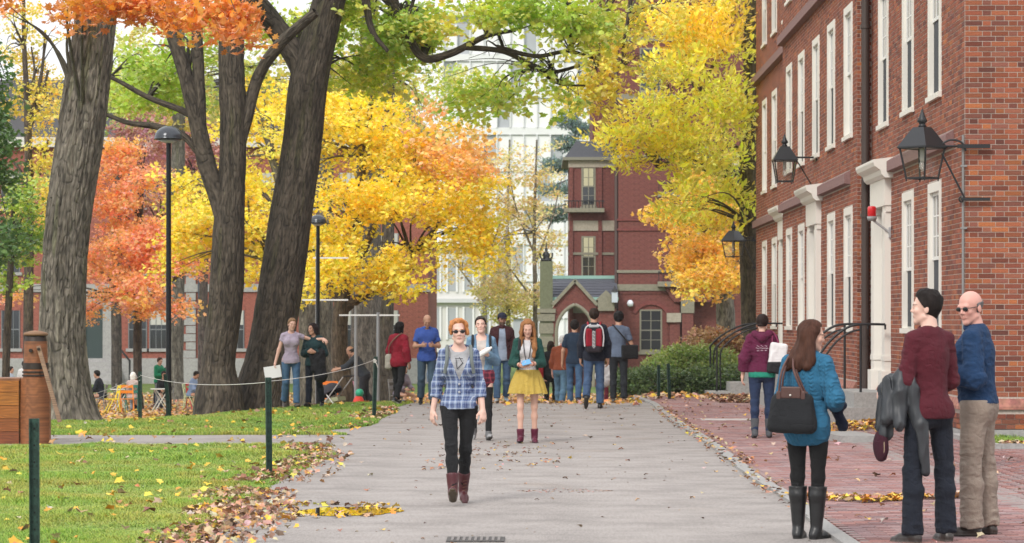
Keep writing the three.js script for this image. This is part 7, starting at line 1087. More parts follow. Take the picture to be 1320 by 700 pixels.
{
  const { T } = P.pack.frame, b = carried(P.pack, 'backpack', 'red and grey backpack with white piping on the man in navy', 'backpack'), F = (x, y, z) => T(x, y, z), c = F(0, 0.27, -0.23), up = P.pack.frame.torso, m = (x, y, z, ry = 0, rz = 0) => up.clone().multiply(new THREE.Matrix4().makeTranslation(x, y, z)).multiply(new THREE.Matrix4().makeRotationFromEuler(new THREE.Euler(0, ry, rz)));
  soft(wrinkled(rbox(m(0, 0.27, -0.21), 0.165, 0.255, 0.1, 0.085), 0.004), 0.012, [0.02, 0.02, 0.026], 'main_pocket', fabricMat, b);
  for (const s of [1, -1]) { soft(rbox(m(s * 0.088, 0.29, -0.295, s * 0.35), 0.062, 0.165, 0.035, 0.03), 0.011, [0.34, 0.012, 0.03], 'side_panel', fabricMat, b); new Geo().tube([[s * 0.155, 0.12, -0.27], [s * 0.165, 0.3, -0.27], [s * 0.13, 0.45, -0.27], [s * 0.05, 0.5, -0.27]].map((p) => T(...p).toArray()), 0.014, 24, 6).build('piping', M([0.6, 0.6, 0.62], 0.8), b); new Geo().tube([[s * 0.09, 0.42, -0.14], [s * 0.11, 0.53, -0.03], [s * 0.115, 0.44, 0.12], [s * 0.13, 0.28, 0.14], [s * 0.16, 0.14, -0.1]].map((p) => T(...p).toArray()), 0.018, 24, 6).build('strap', M([0.3, 0.02, 0.035], 0.9), b); }
  soft(rbox(m(0, 0.24, -0.318), 0.034, 0.17, 0.022, 0.02), 0.01, [0.34, 0.34, 0.35], 'centre_panel', fabricMat, b); soft(rbox(m(0, 0.49, -0.25), 0.1, 0.03, 0.06, 0.028), 0.01, [0.55, 0.55, 0.57], 'top_flap', fabricMat, b);
  soft(rbox(m(0, 0.08, -0.29), 0.13, 0.06, 0.05, 0.04), 0.012, [0.03, 0.02, 0.028], 'base_pocket', fabricMat, b); for (let k = 0; k < 5; k++) { const a = T(-0.02, 0.12 + k * 0.06, -0.345), e = T(0.02, 0.15 + k * 0.06, -0.345); new Geo().rod(a.toArray(), e.toArray(), 0.004, 0.004, 5).build('cord', M([0.7, 0.7, 0.7], 0.8), b); }
}
P.tee = person({ label: 'dark-haired man in navy tee and jeans half hidden by the backpack wearer', x: 0.83, d: 53.6, yaw: 174, H: 1.77, skin: 'tan', pose: { ...walk(0.6), armL: [[0.28, -1, 0.06], [0.1, -1, 0.2]] }, hair: { kind: 'short', col: [0.015, 0.011, 0.01], th: 0.018 }, wear: [{ type: 'top', name: 'tee_shirt', col: [0.02, 0.04, 0.075], sleeve: 0.75, hem: -0.1, t: 0.016, loose: 0.018 }, { type: 'trousers', name: 'jeans', col: denim([0.05, 0.11, 0.22], 0.6), knee: 0.014, hemR: 0.03 }, { type: 'shoes', name: 'shoe', col: black, sole: true }] });
P.orange = person({ label: 'white-haired man in rust orange shirt and jeans walking away', x: 0.62, d: 60, yaw: 162, H: 1.74, skin: 'pink', build: 1.12, pose: { ...walk(0.7), lean: 8, head: [-10, 8, 0] }, hair: { kind: 'short', col: [0.62, 0.61, 0.6], th: 0.01 }, wear: [{ type: 'top', name: 'shirt', col: [0.32, 0.075, 0.03], sleeve: 1.6, hem: -0.05, t: 0.02, loose: 0.022, belly: 0.02 }, { type: 'trousers', name: 'jeans', col: denim([0.10, 0.20, 0.32], 0.5), knee: 0.018, hemR: 0.04 }, { type: 'shoes', name: 'shoe', col: black, sole: true }] });
P.coat = person({ label: 'person in long black coat beside the man in rust orange', x: 0.4, d: 62, yaw: 180, H: 1.66, fem: true, skin: 'fair', pose: walk(-0.3), hair: { kind: 'bob', col: [0.03, 0.02, 0.015] }, wear: [{ type: 'top', name: 'coat', col: black, sleeve: 1.95, hem: -0.25, t: 0.026, loose: 0.016 }, { type: 'trousers', col: black }, { type: 'shoes', name: 'shoe', col: black }] });
{ const { T } = P.coat.frame, b = carried(P.coat, 'red_handbag', 'red bag at the side of the person in the black coat', 'bag'), q = T(0.24, 0.0, -0.08); soft(rbox(frameAt(q.x, q.y, q.z), 0.06, 0.15, 0.1, 0.04), 0.016, [0.42, 0.02, 0.03], 'pouch', fabricMat, b); new Geo().tube([[0.24, 0.14, -0.05], [0.2, 0.36, -0.04], [0.17, 0.51, -0.02], [0.22, 0.36, 0.04], [0.24, 0.14, -0.1]].map((p) => T(...p).toArray()), 0.01, 24, 6).build('strap', M([0.3, 0.02, 0.03], 0.8), b); }
P.gray = person({ label: 'man in grey-blue tee and charcoal trousers with black shoulder bag', x: 1.68, d: 52.2, yaw: 184, H: 1.84, skin: 'tan', build: 1.03, pose: { legL: [[0.02, -1, 0.1], [0, -1, 0.0], 4, 6], legR: [[0.02, -1, -0.04], [0, -1, -0.16], -6, 8], armL: [[0.15, -1, 0.1], [0.02, -0.9, 0.4]], armR: [[0.3, -1, 0.05], [-0.1, -0.4, 0.9]], head: [-6, 4, 0] }, hair: { kind: 'short', col: [0.012, 0.01, 0.01], th: 0.022, tuft: 0.012 }, wear: [{ type: 'top', name: 'tee_shirt', col: [0.14, 0.18, 0.26], sleeve: 0.72, hem: -0.08, t: 0.014, loose: 0.014 }, { type: 'trousers', col: [0.02, 0.024, 0.03], knee: 0.014, hemR: 0.028 }, { type: 'shoes', name: 'shoe', col: [0.06, 0.05, 0.045], soleCol: [0.55, 0.53, 0.5], sole: true }] });
{ const { T } = P.gray.frame, b = carried(P.gray, 'messenger_bag', 'black messenger bag slung from the man in the grey-blue tee', 'bag'), q = T(-0.2, 0.02, -0.1); soft(wrinkled(rbox(frameAt(q.x, q.y, q.z, 0, 0.3), 0.17, 0.14, 0.06, 0.03), 0.004), 0.014, black, 'bag_body', fabricMat, b); soft(rbox(frameAt(q.x, q.y + 0.03, q.z - 0.05, 0, 0.3), 0.172, 0.1, 0.02, 0.015), 0.012, [0.016, 0.016, 0.018], 'flap', fabricMat, b); new Geo().tube([[-0.2, 0.14, -0.12], [-0.08, 0.3, -0.14], [0.05, 0.45, -0.13], [0.11, 0.53, -0.02], [0.06, 0.44, 0.12], [-0.1, 0.2, 0.14]].map((p) => T(...p).toArray()), 0.014, 30, 6).build('strap', M(black, 0.9), b); }
P.child = person({ label: 'small child in white smock beside the backpack wearer', x: 1.46, d: 55, yaw: 176, H: 1.02, fem: true, skin: 'fair', pose: walk(0.3), hair: { kind: 'bob', col: [0.1, 0.06, 0.03] }, wear: [{ type: 'top', name: 'smock', col: [0.74, 0.73, 0.74], sleeve: 1.6, hem: -0.3, t: 0.035, loose: 0.02 }, { type: 'trousers', name: 'leggings', col: [0.22, 0.03, 0.05] }, { type: 'shoes', name: 'shoe', col: [0.5, 0.45, 0.45] }] });
// woman in the burgundy hooded top
P.hood = person({ label: 'woman in burgundy hooded top and jeans walking away along the hall', x: 3.10, d: 35.8, yaw: 176, H: 1.7, fem: true, skin: 'fair', build: 1.1,
  pose: { legR: [[0.01, -1, 0.06], [0, -1, -0.02], 0, 5], legL: [[0.02, -1, -0.1], [0, -1, -0.18], -8, 6], armL: [[0.3, -1, -0.05], [0.12, -1, 0.2]], armR: [[0.2, -1, 0.1], [-0.2, -0.6, 0.8]], head: [-12, 6, 0] }, hair: { kind: 'bun', col: [0.022, 0.013, 0.011], th: 0.016 },
  wear: [{ type: 'top', name: 'green_tee', col: [0.02, 0.30, 0.20], sleeve: 0.3, hem: -0.11, t: 0.018 }, { type: 'top', name: 'hooded_top', col: [0.13, 0.01, 0.05], sleeve: 1.75, hem: -0.04, t: 0.028, loose: 0.024, fold: 0.011 }, { type: 'trousers', name: 'jeans', col: denim([0.016, 0.032, 0.085], 0.35), t: 0.012, knee: 0.01, hemR: 0.014, fold: 0.005 }, { type: 'shoes', name: 'boot', col: [0.10, 0.105, 0.115], soleCol: [0.05, 0.05, 0.05], shaft: 0.45, mat: fabricMat }] });
{
  const { T } = P.hood.frame; soft(wrinkled(union([cone(T(-0.1, 0.5, -0.06), T(0, 0.44, -0.15), 0.045, 0.05), cone(T(0.1, 0.5, -0.06), T(0, 0.44, -0.15), 0.045, 0.05), cone(T(-0.06, 0.52, 0.02), T(-0.1, 0.5, -0.06), 0.03, 0.045), cone(T(0.06, 0.52, 0.02), T(0.1, 0.5, -0.06), 0.03, 0.045)], 0.04), 0.006), 0.012, [0.13, 0.01, 0.05], 'hood', fabricMat, P.hood);
  const pr = new Geo(); for (let k = 0; k < 3; k++) { const y = 0.33 - k * 0.03, n = 10; for (let i = 0; i < n; i++) { const x0 = 0.09 - i * 0.018, a = T(x0, y + 0.008 * Math.sin(i * 2.1 + k), -0.152), b = T(x0 - 0.012, y + 0.008 * Math.cos(i * 1.7), -0.152); if (k === 1 || i % 3) pr.rod(a.toArray(), b.toArray(), 0.004, 0.004, 5); } } pr.build('back_print', M([0.62, 0.5, 0.55], 0.9), P.hood);
  const b = carried(P.hood, 'tote_bag', 'white and black tote bag on the shoulder of the woman in burgundy', 'bag'), q = T(-0.21, 0.16, -0.13); soft(wrinkled(rbox(frameAt(q.x, q.y, q.z, 0, 0.2, 0.14), 0.12, 0.21, 0.05, 0.035), 0.006), 0.013, (x, y) => (y > q.y - 0.05 ? [0.72, 0.7, 0.7] : [0.014, 0.014, 0.016]), 'bag_body', fabricMat, b); for (const s of [-0.04, 0.06]) new Geo().tube([[-0.2 + s, 0.34, -0.14], [-0.17 + s * 0.5, 0.47, -0.09], [-0.14, 0.535, -0.01], [-0.15, 0.42, 0.1]].map((p) => T(...p).toArray()), 0.01, 20, 6).build('handle', M([0.2, 0.02, 0.07], 0.8), b);
}
// the three standing in front: woman in the knitted sweater
P.blue = person({ label: 'brown-haired woman in blue knitted sweater and tall black boots', x: 2.0, d: 19.25, yaw: 150, H: 1.63, fem: true, skin: 'fair', build: 1.06,
  pose: { legL: [[-0.02, -1, 0.0], [-0.02, -1, -0.02], 0, 10], legR: [[-0.02, -1, 0.03], [-0.02, -1, -0.04], 0, 10], armR: [[0.3, -1, 0.0], [-0.35, -0.25, 0.9]], armL: [[0.2, -1, 0.05], [-0.35, -0.3, 0.85]], handR: { curl: 1.0 }, head: [-58, 6, 2] }, hair: { kind: 'long', col: [0.06, 0.025, 0.016], len: 0.14, th: 0.014, line: 0.075, lockZ: -0.04, locks: [[0.07, [[0.085, 0.46, -0.09, 0.045], [0.12, 0.405, -0.13, 0.032]]], [0.0, [[0.02, 0.45, -0.11, 0.05], [0.03, 0.405, -0.13, 0.036]]], [-0.06, [[-0.06, 0.46, -0.09, 0.045], [-0.05, 0.41, -0.13, 0.034]]]] },
  wear: [{ type: 'top', name: 'knitted_sweater', col: cloth([0.03, 0.17, 0.31], 0.16), mat: knitMat, sleeve: 1.9, hem: -0.21, t: 0.022, loose: 0.018, fold: 0.007, neck: 0.06, collar: 0.012, collarCol: [0.02, 0.14, 0.29] }, { type: 'trousers', name: 'trousers', col: [0.008, 0.008, 0.009], t: 0.006, knee: 0.004, hemR: 0.006, end: 0.75, fold: 0.005 }, { type: 'shoes', name: 'tall_boot', col: [0.016, 0.016, 0.017], soleCol: [0.01, 0.01, 0.01], shaft: 0.82, sole: true, cell: 0.009 }] });
{
  const { T, J } = P.blue.frame, b = carried(P.blue, 'shoulder_bag', 'black tote with brown leather flap on the woman in the blue sweater', 'bag');
  const q = T(0.03, 0.05, -0.225), M0 = frameAt(q.x, q.y, q.z, 0.06, 0.18, 0), body = inFrame(M0, (x, y, z) => { const hx = 0.205 - (y + 0.17) * 0.1, hz = 0.075 - clamp((y + 0.05) / 0.25) * 0.05, a = Math.abs(x) - hx + 0.075, bb = Math.abs(y) - 0.172 + 0.075, c = Math.abs(z) - hz + 0.02; const m = Math.hypot(Math.max(a, 0), Math.max(bb, 0), Math.max(c, 0)) + Math.min(Math.max(a, bb, c), 0) - 0.05 + 0.03 * clamp(c / 0.05); return m + 0.006 * noise3(x * 22 + y * 10, y * 6, z * 14) + 0.004 * noise3(x * 9, y * 18, 2); }, 0.32);
  soft(body, 0.0085, [0.012, 0.013, 0.016], 'bag_body', fabricMat, b);
  const brown = M([0.085, 0.032, 0.024], 0.5), tr = (x, y, z) => V(x, y, z).applyMatrix4(M0).toArray();
  soft(rbox(M0.clone().multiply(frameAt(0.0, 0.145, -0.05)), 0.075, 0.045, 0.009, 0.009), 0.007, [0.085, 0.032, 0.024], 'flap', leatherMat, b);
  new Geo().add(new THREE.SphereGeometry(0.009, 10, 8), new THREE.Matrix4().makeTranslation(...tr(0.0, 0.125, -0.064))).build('stud', M([0.7, 0.66, 0.6], 0.3, { metalness: 0.8 }), b);
  for (const z of [-0.05, 0.035]) { for (const s of [0.09, -0.09]) soft(rbox(M0.clone().multiply(frameAt(s, 0.125, z)), 0.018, 0.032, 0.007, 0.007), 0.006, [0.085, 0.032, 0.024], 'tab', leatherMat, b); const top = T(0.1, 0.515, z < 0 ? -0.06 : -0.03); new Geo().tube([tr(0.09, 0.14, z), tr(0.07, 0.3, z * 0.9), top.toArray(), tr(-0.02, 0.3, z * 0.9), tr(-0.09, 0.14, z)], 0.0085, 40, 8).build('handle', brown, b); }
  const cl = carried(P.blue, 'navy_scarf', 'navy scarf bunched under the arm of the woman in the blue sweater', 'scarf'), w = J.R.wrist; soft(wrinkled(union([cone(V(w.x - 0.02, w.y - 0.02, w.z - 0.02), V(w.x - 0.06, w.y - 0.16, w.z), 0.045, 0.03), ball(V(w.x - 0.02, w.y, w.z + 0.02), 0.05)], 0.04), 0.014, 20), 0.011, [0.012, 0.018, 0.045], 'cloth', fabricMat, cl);
}
// young man in maroon
P.maroon = person({ label: 'dark-haired young man in maroon sweater and dark jeans', x: 2.84, d: 18.95, yaw: 208, H: 1.85, skin: 'pale', build: 0.92,
  pose: { legL: [[0.1, -1, 0.02], [0.02, -1, -0.03], 0, 14], legR: [[0.1, -1, 0.0], [0.03, -1, 0.0], 0, 14], armL: [[0.2, -1, 0.02], [0.0, -0.35, 0.95]], armR: [[0.2, -1, 0.1], [-0.4, -0.4, 0.85]], handL: { curl: 1.1 }, head: [46, -2, 0] }, hair: { kind: 'short', col: [0.014, 0.01, 0.009], th: 0.009, tuft: 0.016, line: 0.062 },
  wear: [{ type: 'top', name: 'sweater', col: [0.105, 0.009, 0.02], sleeve: 1.92, hem: -0.1, t: 0.016, loose: 0.014, fold: 0.008, neck: 0.062, collar: 0.006, collarCol: [0.1, 0.008, 0.018], mat: fabricMat }, { type: 'trousers', name: 'jeans', col: darkJean, t: 0.012, knee: 0.02, hemR: 0.04, end: 1.05, fold: 0.009 }, { type: 'shoes', name: 'shoe', col: [0.05, 0.04, 0.035], soleCol: [0.2, 0.18, 0.16], sole: true }] });
{
  const { J } = P.maroon.frame, r = P.maroon;
  const t = carried(r, 'grey_jacket', 'dark grey jacket folded over the arm of the young man in maroon', 'jacket'), e = J.L.elbow, w = J.L.wrist, mid = e.clone().lerp(w, 0.45), D = (p, x, y, z) => V(p.x + x, p.y + y, p.z + z);
  const f = union([cone(D(e, 0.03, 0.02, 0.03), D(w, 0.03, 0.03, -0.05), 0.066, 0.056), cone(D(e, 0.05, 0, 0.0), D(e, 0.07, -0.3, -0.03), 0.05, 0.05), cone(D(e, 0.08, 0, 0.08), D(e, 0.11, -0.26, 0.06), 0.05, 0.055), cone(D(mid, 0.06, -0.02, 0), D(mid, 0.09, -0.33, 0), 0.05, 0.055), cone(D(w, 0.04, 0, -0.06), D(w, 0.07, -0.24, -0.06), 0.045, 0.05), cone(D(e, -0.02, 0.0, -0.02), D(e, -0.07, -0.3, -0.07), 0.05, 0.05), cone(D(e, -0.08, -0.3, -0.08), D(e, -0.12, -0.64, -0.07), 0.046, 0.036)], 0.018);
  soft(mod(f, (d, x, y, z) => d + 0.026 * Math.abs(noise3(x * 20, y * 5, z * 20)) + 0.006 * noise3(x * 40, y * 14, z * 40) - 0.008, 0.02), 0.0095, (x, y, z) => { const s = 1 + 0.2 * noise3(x * 20, y * 6, z * 20); return [0.03 * s, 0.033 * s, 0.038 * s]; }, 'cloth', new THREE.MeshPhysicalMaterial({ vertexColors: true, roughness: 0.5, sheen: 0.3 }), t);
  const h = carried(r, 'maroon_hat', 'maroon wool hat in the hand of the young man in maroon', 'hat'), hq = D(mid, 0.12, -0.42, 0.02); soft(wrinkled(ell(frameAt(hq.x, hq.y, hq.z), 0, 0, 0, 0.045, 0.115, 0.075), 0.005), 0.009, [0.05, 0.006, 0.018], 'knit', fabricMat, h); new Geo().tube([[hq.x + 0.02, hq.y + 0.03, hq.z - 0.066], [hq.x + 0.02, hq.y - 0.02, hq.z - 0.068], [hq.x + 0.018, hq.y - 0.05, hq.z - 0.062]], 0.003, 10).build('trim', M([0.4, 0.3, 0.2], 0.7), h);
}
// bald man in the blue shirt
P.bald = person({ label: 'bald man in sunglasses, blue shirt and khaki trousers', x: 3.29, d: 19.55, yaw: -112, H: 1.86, skin: 'pink', build: 0.98, brow: 0.0,
  pose: { legL: [[0.04, -1, 0.06], [0.0, -1, -0.02], 0, 10], legR: [[0.04, -1, -0.06], [0.0, -1, -0.06], 0, 12], armL: [[0.22, -1, -0.12], [-0.25, 0.12, 0.95]], armR: [[0.2, -1, 0.05], [-0.4, 0.0, 0.9]], handL: { curl: 0.8 }, head: [62, 8, 2], lean: 2 }, hair: { kind: 'short', col: [0.13, 0.12, 0.12], th: 0.004, bald: true, line: 0.3 },
  wear: [{ type: 'top', name: 'shirt', col: cloth([0.01, 0.045, 0.125], 0.14), sleeve: 1.88, hem: -0.03, t: 0.024, loose: 0.026, belly: 0.012, fold: 0.013, collar: 0.012, collarCol: [0.007, 0.03, 0.09], neck: 0.064 }, { type: 'trousers', name: 'khaki_trousers', col: cloth([0.37, 0.295, 0.24], 0.1), t: 0.02, knee: 0.03, hemR: 0.05, end: 1.04, fold: 0.012 }, { type: 'shoes', name: 'shoe', col: [0.05, 0.035, 0.028], soleCol: [0.02, 0.016, 0.014], sole: true }] });
shades(P.bald);
// people sitting and standing among the cafe chairs
const sit = { legL: [[0.12, -0.08, 1], [0, -1, 0.08], 0, 8], legR: [[0.12, -0.08, 1], [0, -1, -0.02], 0, 8], armL: [[0.2, -1, 0.3], [-0.3, -0.25, 1]], armR: [[0.2, -1, 0.3], [-0.3, -0.25, 1]] };
const folk = [
  { label: 'woman in white with a long dark ponytail standing beyond the pump', x: -17.4, d: 90, yaw: 170, H: 1.66, fem: true, skin: 'tan', pose: {}, hair: { kind: 'pony', col: [0.012, 0.01, 0.01] }, top: [0.72, 0.72, 0.72], legs: darkJean },
  { label: 'person in black cap standing beside the woman in white', x: -17.25, d: 92.4, yaw: 15, H: 1.76, skin: 'olive', pose: {}, hair: { kind: 'short', col: [0.008, 0.008, 0.01], th: 0.022 }, top: [0.02, 0.02, 0.022], legs: darkJean },
  { label: 'seated man in light shirt far off by the stone base', x: -20.75, d: 104.6, yaw: 90, H: 1.7, skin: 'tan', pose: sit, hair: { kind: 'short', col: [0.02, 0.014, 0.012] }, top: [0.46, 0.52, 0.6], legs: darkJean },
  { label: 'seated bearded man in dark suit on a dark cafe chair', x: -14.45, d: 88.2, yaw: -100, H: 1.78, skin: 'olive', pose: { ...sit, lean: 14 }, hair: { kind: 'short', col: [0.012, 0.01, 0.01], th: 0.02 }, top: [0.014, 0.017, 0.026], legs: [0.03, 0.02, 0.015] },
  { label: 'person in grey cap and black sleeves leaning over a cafe table', x: -14.25, d: 91.6, yaw: 100, H: 1.68, skin: 'olive', pose: { ...sit, lean: 34 }, hair: { kind: 'short', col: [0.4, 0.4, 0.42], th: 0.02 }, top: [0.012, 0.012, 0.014], legs: darkJean },
  { label: 'seated white-haired woman in pale pink on a dark green chair', x: -13.45, d: 88.35, yaw: 172, H: 1.68, fem: true, skin: 'fair', pose: { ...sit, lean: 6 }, hair: { kind: 'bob', col: [0.72, 0.7, 0.66], th: 0.02 }, top: [0.66, 0.5, 0.46], legs: [0.4, 0.46, 0.55] },
  { label: 'seated person in black facing the pale cafe table', x: -13.1, d: 93.2, yaw: 20, H: 1.7, skin: 'tan', pose: { ...sit, lean: 10 }, hair: { kind: 'short', col: [0.02, 0.014, 0.012], th: 0.018 }, top: [0.014, 0.015, 0.02], legs: darkJean },
  { label: 'seated person in olive and black behind the one in black', x: -13.75, d: 98.5, yaw: -30, H: 1.76, skin: 'tan', pose: sit, hair: { kind: 'short', col: [0.015, 0.012, 0.012], th: 0.02 }, top: [0.12, 0.13, 0.02], legs: darkJean },
  { label: 'standing man in bright green jacket with a hand at his face', x: -13.65, d: 96, yaw: 60, H: 1.77, skin: 'fair', pose: { legL: [[0.05, -1, 0.02], [0, -1, 0], 0, 8], armL: [[0.25, -0.9, 0.5], [-0.35, 0.8, 0.45]], armR: [[0.15, -1, 0.15], [-0.6, 0.0, 0.7]], head: [0, 12, 0] }, hair: { kind: 'short', col: [0.05, 0.03, 0.02] }, top: [0.012, 0.25, 0.12], legs: denim([0.03, 0.06, 0.11], 0.5) },
  { label: 'seated man in light blue shirt on the pale green chair', x: -11.98, d: 92.2, yaw: 78, H: 1.74, skin: 'tan', pose: { ...sit, lean: 12, head: [0, 18, 0] }, hair: { kind: 'short', col: [0.02, 0.015, 0.013], th: 0.016 }, top: [0.26, 0.36, 0.56], legs: [0.08, 0.09, 0.12] },
  { label: 'dark-clad seated person facing the man in the light blue shirt', x: -11.2, d: 94.4, yaw: -80, H: 1.7, skin: 'fair', pose: sit, hair: { kind: 'bob', col: [0.03, 0.02, 0.015] }, top: [0.03, 0.02, 0.04], legs: darkJean },
  { label: 'seated person in pale blue jeans beyond the woman in crimson', x: -3.45, d: 68, yaw: 40, H: 1.68, fem: true, skin: 'fair', pose: { ...sit, lean: 16 }, hair: { kind: 'bob', col: [0.06, 0.04, 0.03] }, top: [0.3, 0.26, 0.34], legs: denim([0.16, 0.24, 0.36], 0.4) },
  { label: 'distant walker in dark navy between the crimson jacket and the blue polo', x: -2.75, d: 74, yaw: 160, H: 1.74, skin: 'tan', pose: walk(0.5), hair: { kind: 'short', col: [0.05, 0.03, 0.02] }, top: [0.2, 0.28, 0.4], legs: [0.02, 0.025, 0.05] },
];
folk.forEach((q) => person({ ...q, x: q.d > 80 ? q.x * 0.95 : q.x, d: q.d > 80 ? q.d * 0.95 : q.d, group: 'people among the cafe chairs', wear: [{ type: 'top', name: q.name ?? 'top', col: q.top, sleeve: 1.9, hem: -0.1, t: 0.022, loose: 0.016 }, { type: 'trousers', col: q.legs, knee: 0.014, hemR: 0.03 }, { type: 'shoes', name: 'shoe', col: black, sole: true }] }));
bistroChair('grey cafe chair under the person facing the pale table', [0.3, 0.3, 0.3], -13.1, 93.2, 0.35);
bistroChair('grey cafe chair under the person leaning over a table', [0.3, 0.3, 0.3], -14.25, 91.6, 1.75);
bistroChair('grey cafe chair under the person in olive and black', [0.3, 0.3, 0.3], -13.75, 98.5, -0.52);
bistroChair('grey cafe chair under the dark-clad person', [0.3, 0.3, 0.3], -11.2, 94.4, -1.4);
bistroChair('grey cafe chair under the person in pale jeans', [0.3, 0.3, 0.3], -3.45, 68, 0.7);

// ---------------------------------------------------------------- grass blades and fallen leaves
rnd = mulberry(31337);
{
  const tuft = (seed) => { const keep = rnd; rnd = mulberry(seed); const pos = [], cc = []; for (let k = 0; k < 12; k++) { const a = rr(0, 6.28), r = rr(0, 0.05), x = Math.cos(a) * r, z = Math.sin(a) * r, h = rr(0.025, 0.065), b = rr(0, 6.28), lx = Math.cos(b) * h * rr(0.2, 0.9), lz = Math.sin(b) * h * rr(0.2, 0.9), t = b + 1.57, wx = Math.cos(t) * 0.0028, wz = Math.sin(t) * 0.0028, s = rr(0.75, 1.25), c = [s * rr(0.85, 1.25), s, s * rr(0.7, 1.3)]; pos.push(x - wx, 0, z - wz, x + wx, 0, z + wz, x + lx * 0.4 + wx * 0.8, h * 0.6, z + lz * 0.4 + wz * 0.8, x - wx, 0, z - wz, x + lx * 0.4 + wx * 0.8, h * 0.6, z + lz * 0.4 + wz * 0.8, x + lx * 0.4 - wx * 0.8, h * 0.6, z + lz * 0.4 - wz * 0.8, x + lx * 0.4 - wx * 0.8, h * 0.6, z + lz * 0.4 - wz * 0.8, x + lx * 0.4 + wx * 0.8, h * 0.6, z + lz * 0.4 + wz * 0.8, x + lx, h, z + lz); for (let i = 0; i < 9; i++) cc.push(...c); } rnd = keep; const g = new THREE.BufferGeometry(); g.setAttribute('position', new THREE.Float32BufferAttribute(pos, 3)); g.setAttribute('color', new THREE.Float32BufferAttribute(cc, 3)); g.computeVertexNormals(); return g; };
  const grassMat = new THREE.MeshPhysicalMaterial({ vertexColors: true, roughness: 0.75, transmission: 0.3, thickness: 0, side: THREE.DoubleSide });
  const items = [], put = (x, d) => { const c = lawnTint(x, d).map((k, i) => k * [2.05, 1.85, 1.6][i]), s = rr(0.75, 1.25) * (d > 30 ? 1.25 : 1); items.push({ m: MX(x, gy(x, d), -d, 0, rr(0, 6.28), 0, s * 1.2, s * (0.8 + 0.4 * noise3(x * 2, d * 2, 5)), s * 1.2), c: c.map((k) => k * rr(0.85, 1.15)) }); };
  const left = (d) => -0.2076 * d - 0.35;
  const fill = (d0, d1, dens) => { const n = Math.round((d1 - d0) * 8 * dens); for (let i = 0; i < n; i++) { const d = rr(d0, d1), x = rr(left(d), -2.2); if (x > PATH_L(d) - 0.02 * rnd() || onSide(x, d) || (Math.abs(d - 25.42) < 0.11 && x < -2.4)) continue; if (rnd() > (-2.2 - left(d)) / 8 && rnd() > 1) continue; put(x, d); } };
  fill(17.5, 26, 420); fill(26, 33.7, 330); fill(36.8, 44, 240); fill(44, 55, 150);
  for (let i = 0; i < 1800; i++) { const x = rr(5.5, 8.5), d = rr(31.08, 33.88); put(x, d); }
  scatter('grass', tuft(3), grassMat, items, null, 'short green lawn grass beside the paths', 'grass');

  // fallen leaves: curled maple and oak leaves
  const flat = (kind, seed) => { const g = new THREE.BufferGeometry(), pos = [], keep = rnd; rnd = mulberry(seed); const f = rr(0.2, 0.7); for (const tri of leafTris(kind, f)) for (const p of tri) pos.push(p[0], p[2] + 0.12 * Math.sin(p[1] * 3), p[1] - 0.5); rnd = keep; g.setAttribute('position', new THREE.Float32BufferAttribute(pos, 3)); g.setAttribute('color', new THREE.Float32BufferAttribute(pos.map(() => 1), 3)); g.computeVertexNormals(); return g; };
  const pal = { tan: [[0.46, 0.27, 0.16], [0.55, 0.36, 0.22], [0.38, 0.2, 0.12], [0.6, 0.42, 0.28], [0.5, 0.24, 0.1], [0.62, 0.46, 0.34]], gold: [[0.78, 0.5, 0.06], [0.8, 0.58, 0.1], [0.7, 0.36, 0.05]], brown: [[0.17, 0.09, 0.06], [0.24, 0.12, 0.07], [0.3, 0.17, 0.1]] };
  const L = [], leafAt = (x, d, lift, size, c, flip = 0.5) => (Math.hypot((x + 1.54) / 0.4, (d - 22) / 0.55) < 1 && rnd() < 0.93 ? 0 : L.push({ m: MX(x, gy(x, d) + lift + size * 0.12, -d, rr(-flip, flip), rr(0, 6.28), rr(-flip, flip), size, size * rr(0.6, 1.3), size), c: c.map((k) => k * rr(0.7, 1.05)) }));
  const mixc = () => { const t = rnd(); return pick(t < 0.66 ? pal.tan : t < 0.74 ? pal.gold : pal.brown); };
  // heaps along the edge between lawn and path
  for (let i = 0; i < 1300; i++) { const d = rr(17.5, 24.6), w = Math.abs(rr(-1, 1) + rr(-1, 1)) * 0.28, x = PATH_L(d) - 0.12 + (rnd() < 0.55 ? -1 : 1) * w + (d < 23 ? 0.15 : 0); leafAt(x, d, rr(0.01, 0.05) * (1 - Math.min(1, w * 1.6)) + 0.012, rr(0.04, 0.085), mixc(), 0.7); }
  for (let i = 0; i < 650; i++) { const d = rr(25.6, 33.6), w = Math.abs(rr(-1, 1) + rr(-1, 1)) * 0.3, x = PATH_L(d) - 0.1 + (rnd() < 0.7 ? -1 : 1) * w * (d < 29 ? 1.1 : 0.7); leafAt(x, d, rr(0.01, 0.045) * (1 - Math.min(1, w * 1.6)) + 0.012, rr(0.045, 0.095), mixc(), 0.7); }
  for (let i = 0; i < 200; i++) { const a = rr(0, 6.28), r = rr(0.85, 1.7), x = -1.75 + Math.cos(a) * 0.52 * r - 0.25, d = 22.05 + Math.sin(a) * 0.6 * r; leafAt(x, d, 0.012, rr(0.06, 0.11), rnd() < 0.3 ? pick(pal.gold) : mixc(), 0.35); }
  for (let i = 0; i < 12; i++) leafAt(-1.54 + rr(-0.38, 0.38), 22.0 + rr(-0.5, 0.5), 0.016, rr(0.05, 0.09), rnd() < 0.6 ? pick(pal.gold) : pick(pal.brown), 0.15);
  for (let i = 0; i < 350; i++) { const d = rr(38, 49), x = PATH_L(d) - Math.abs(rr(-0.6, 0.4)); leafAt(x, d, 0.02, rr(0.06, 0.12), mixc()); }
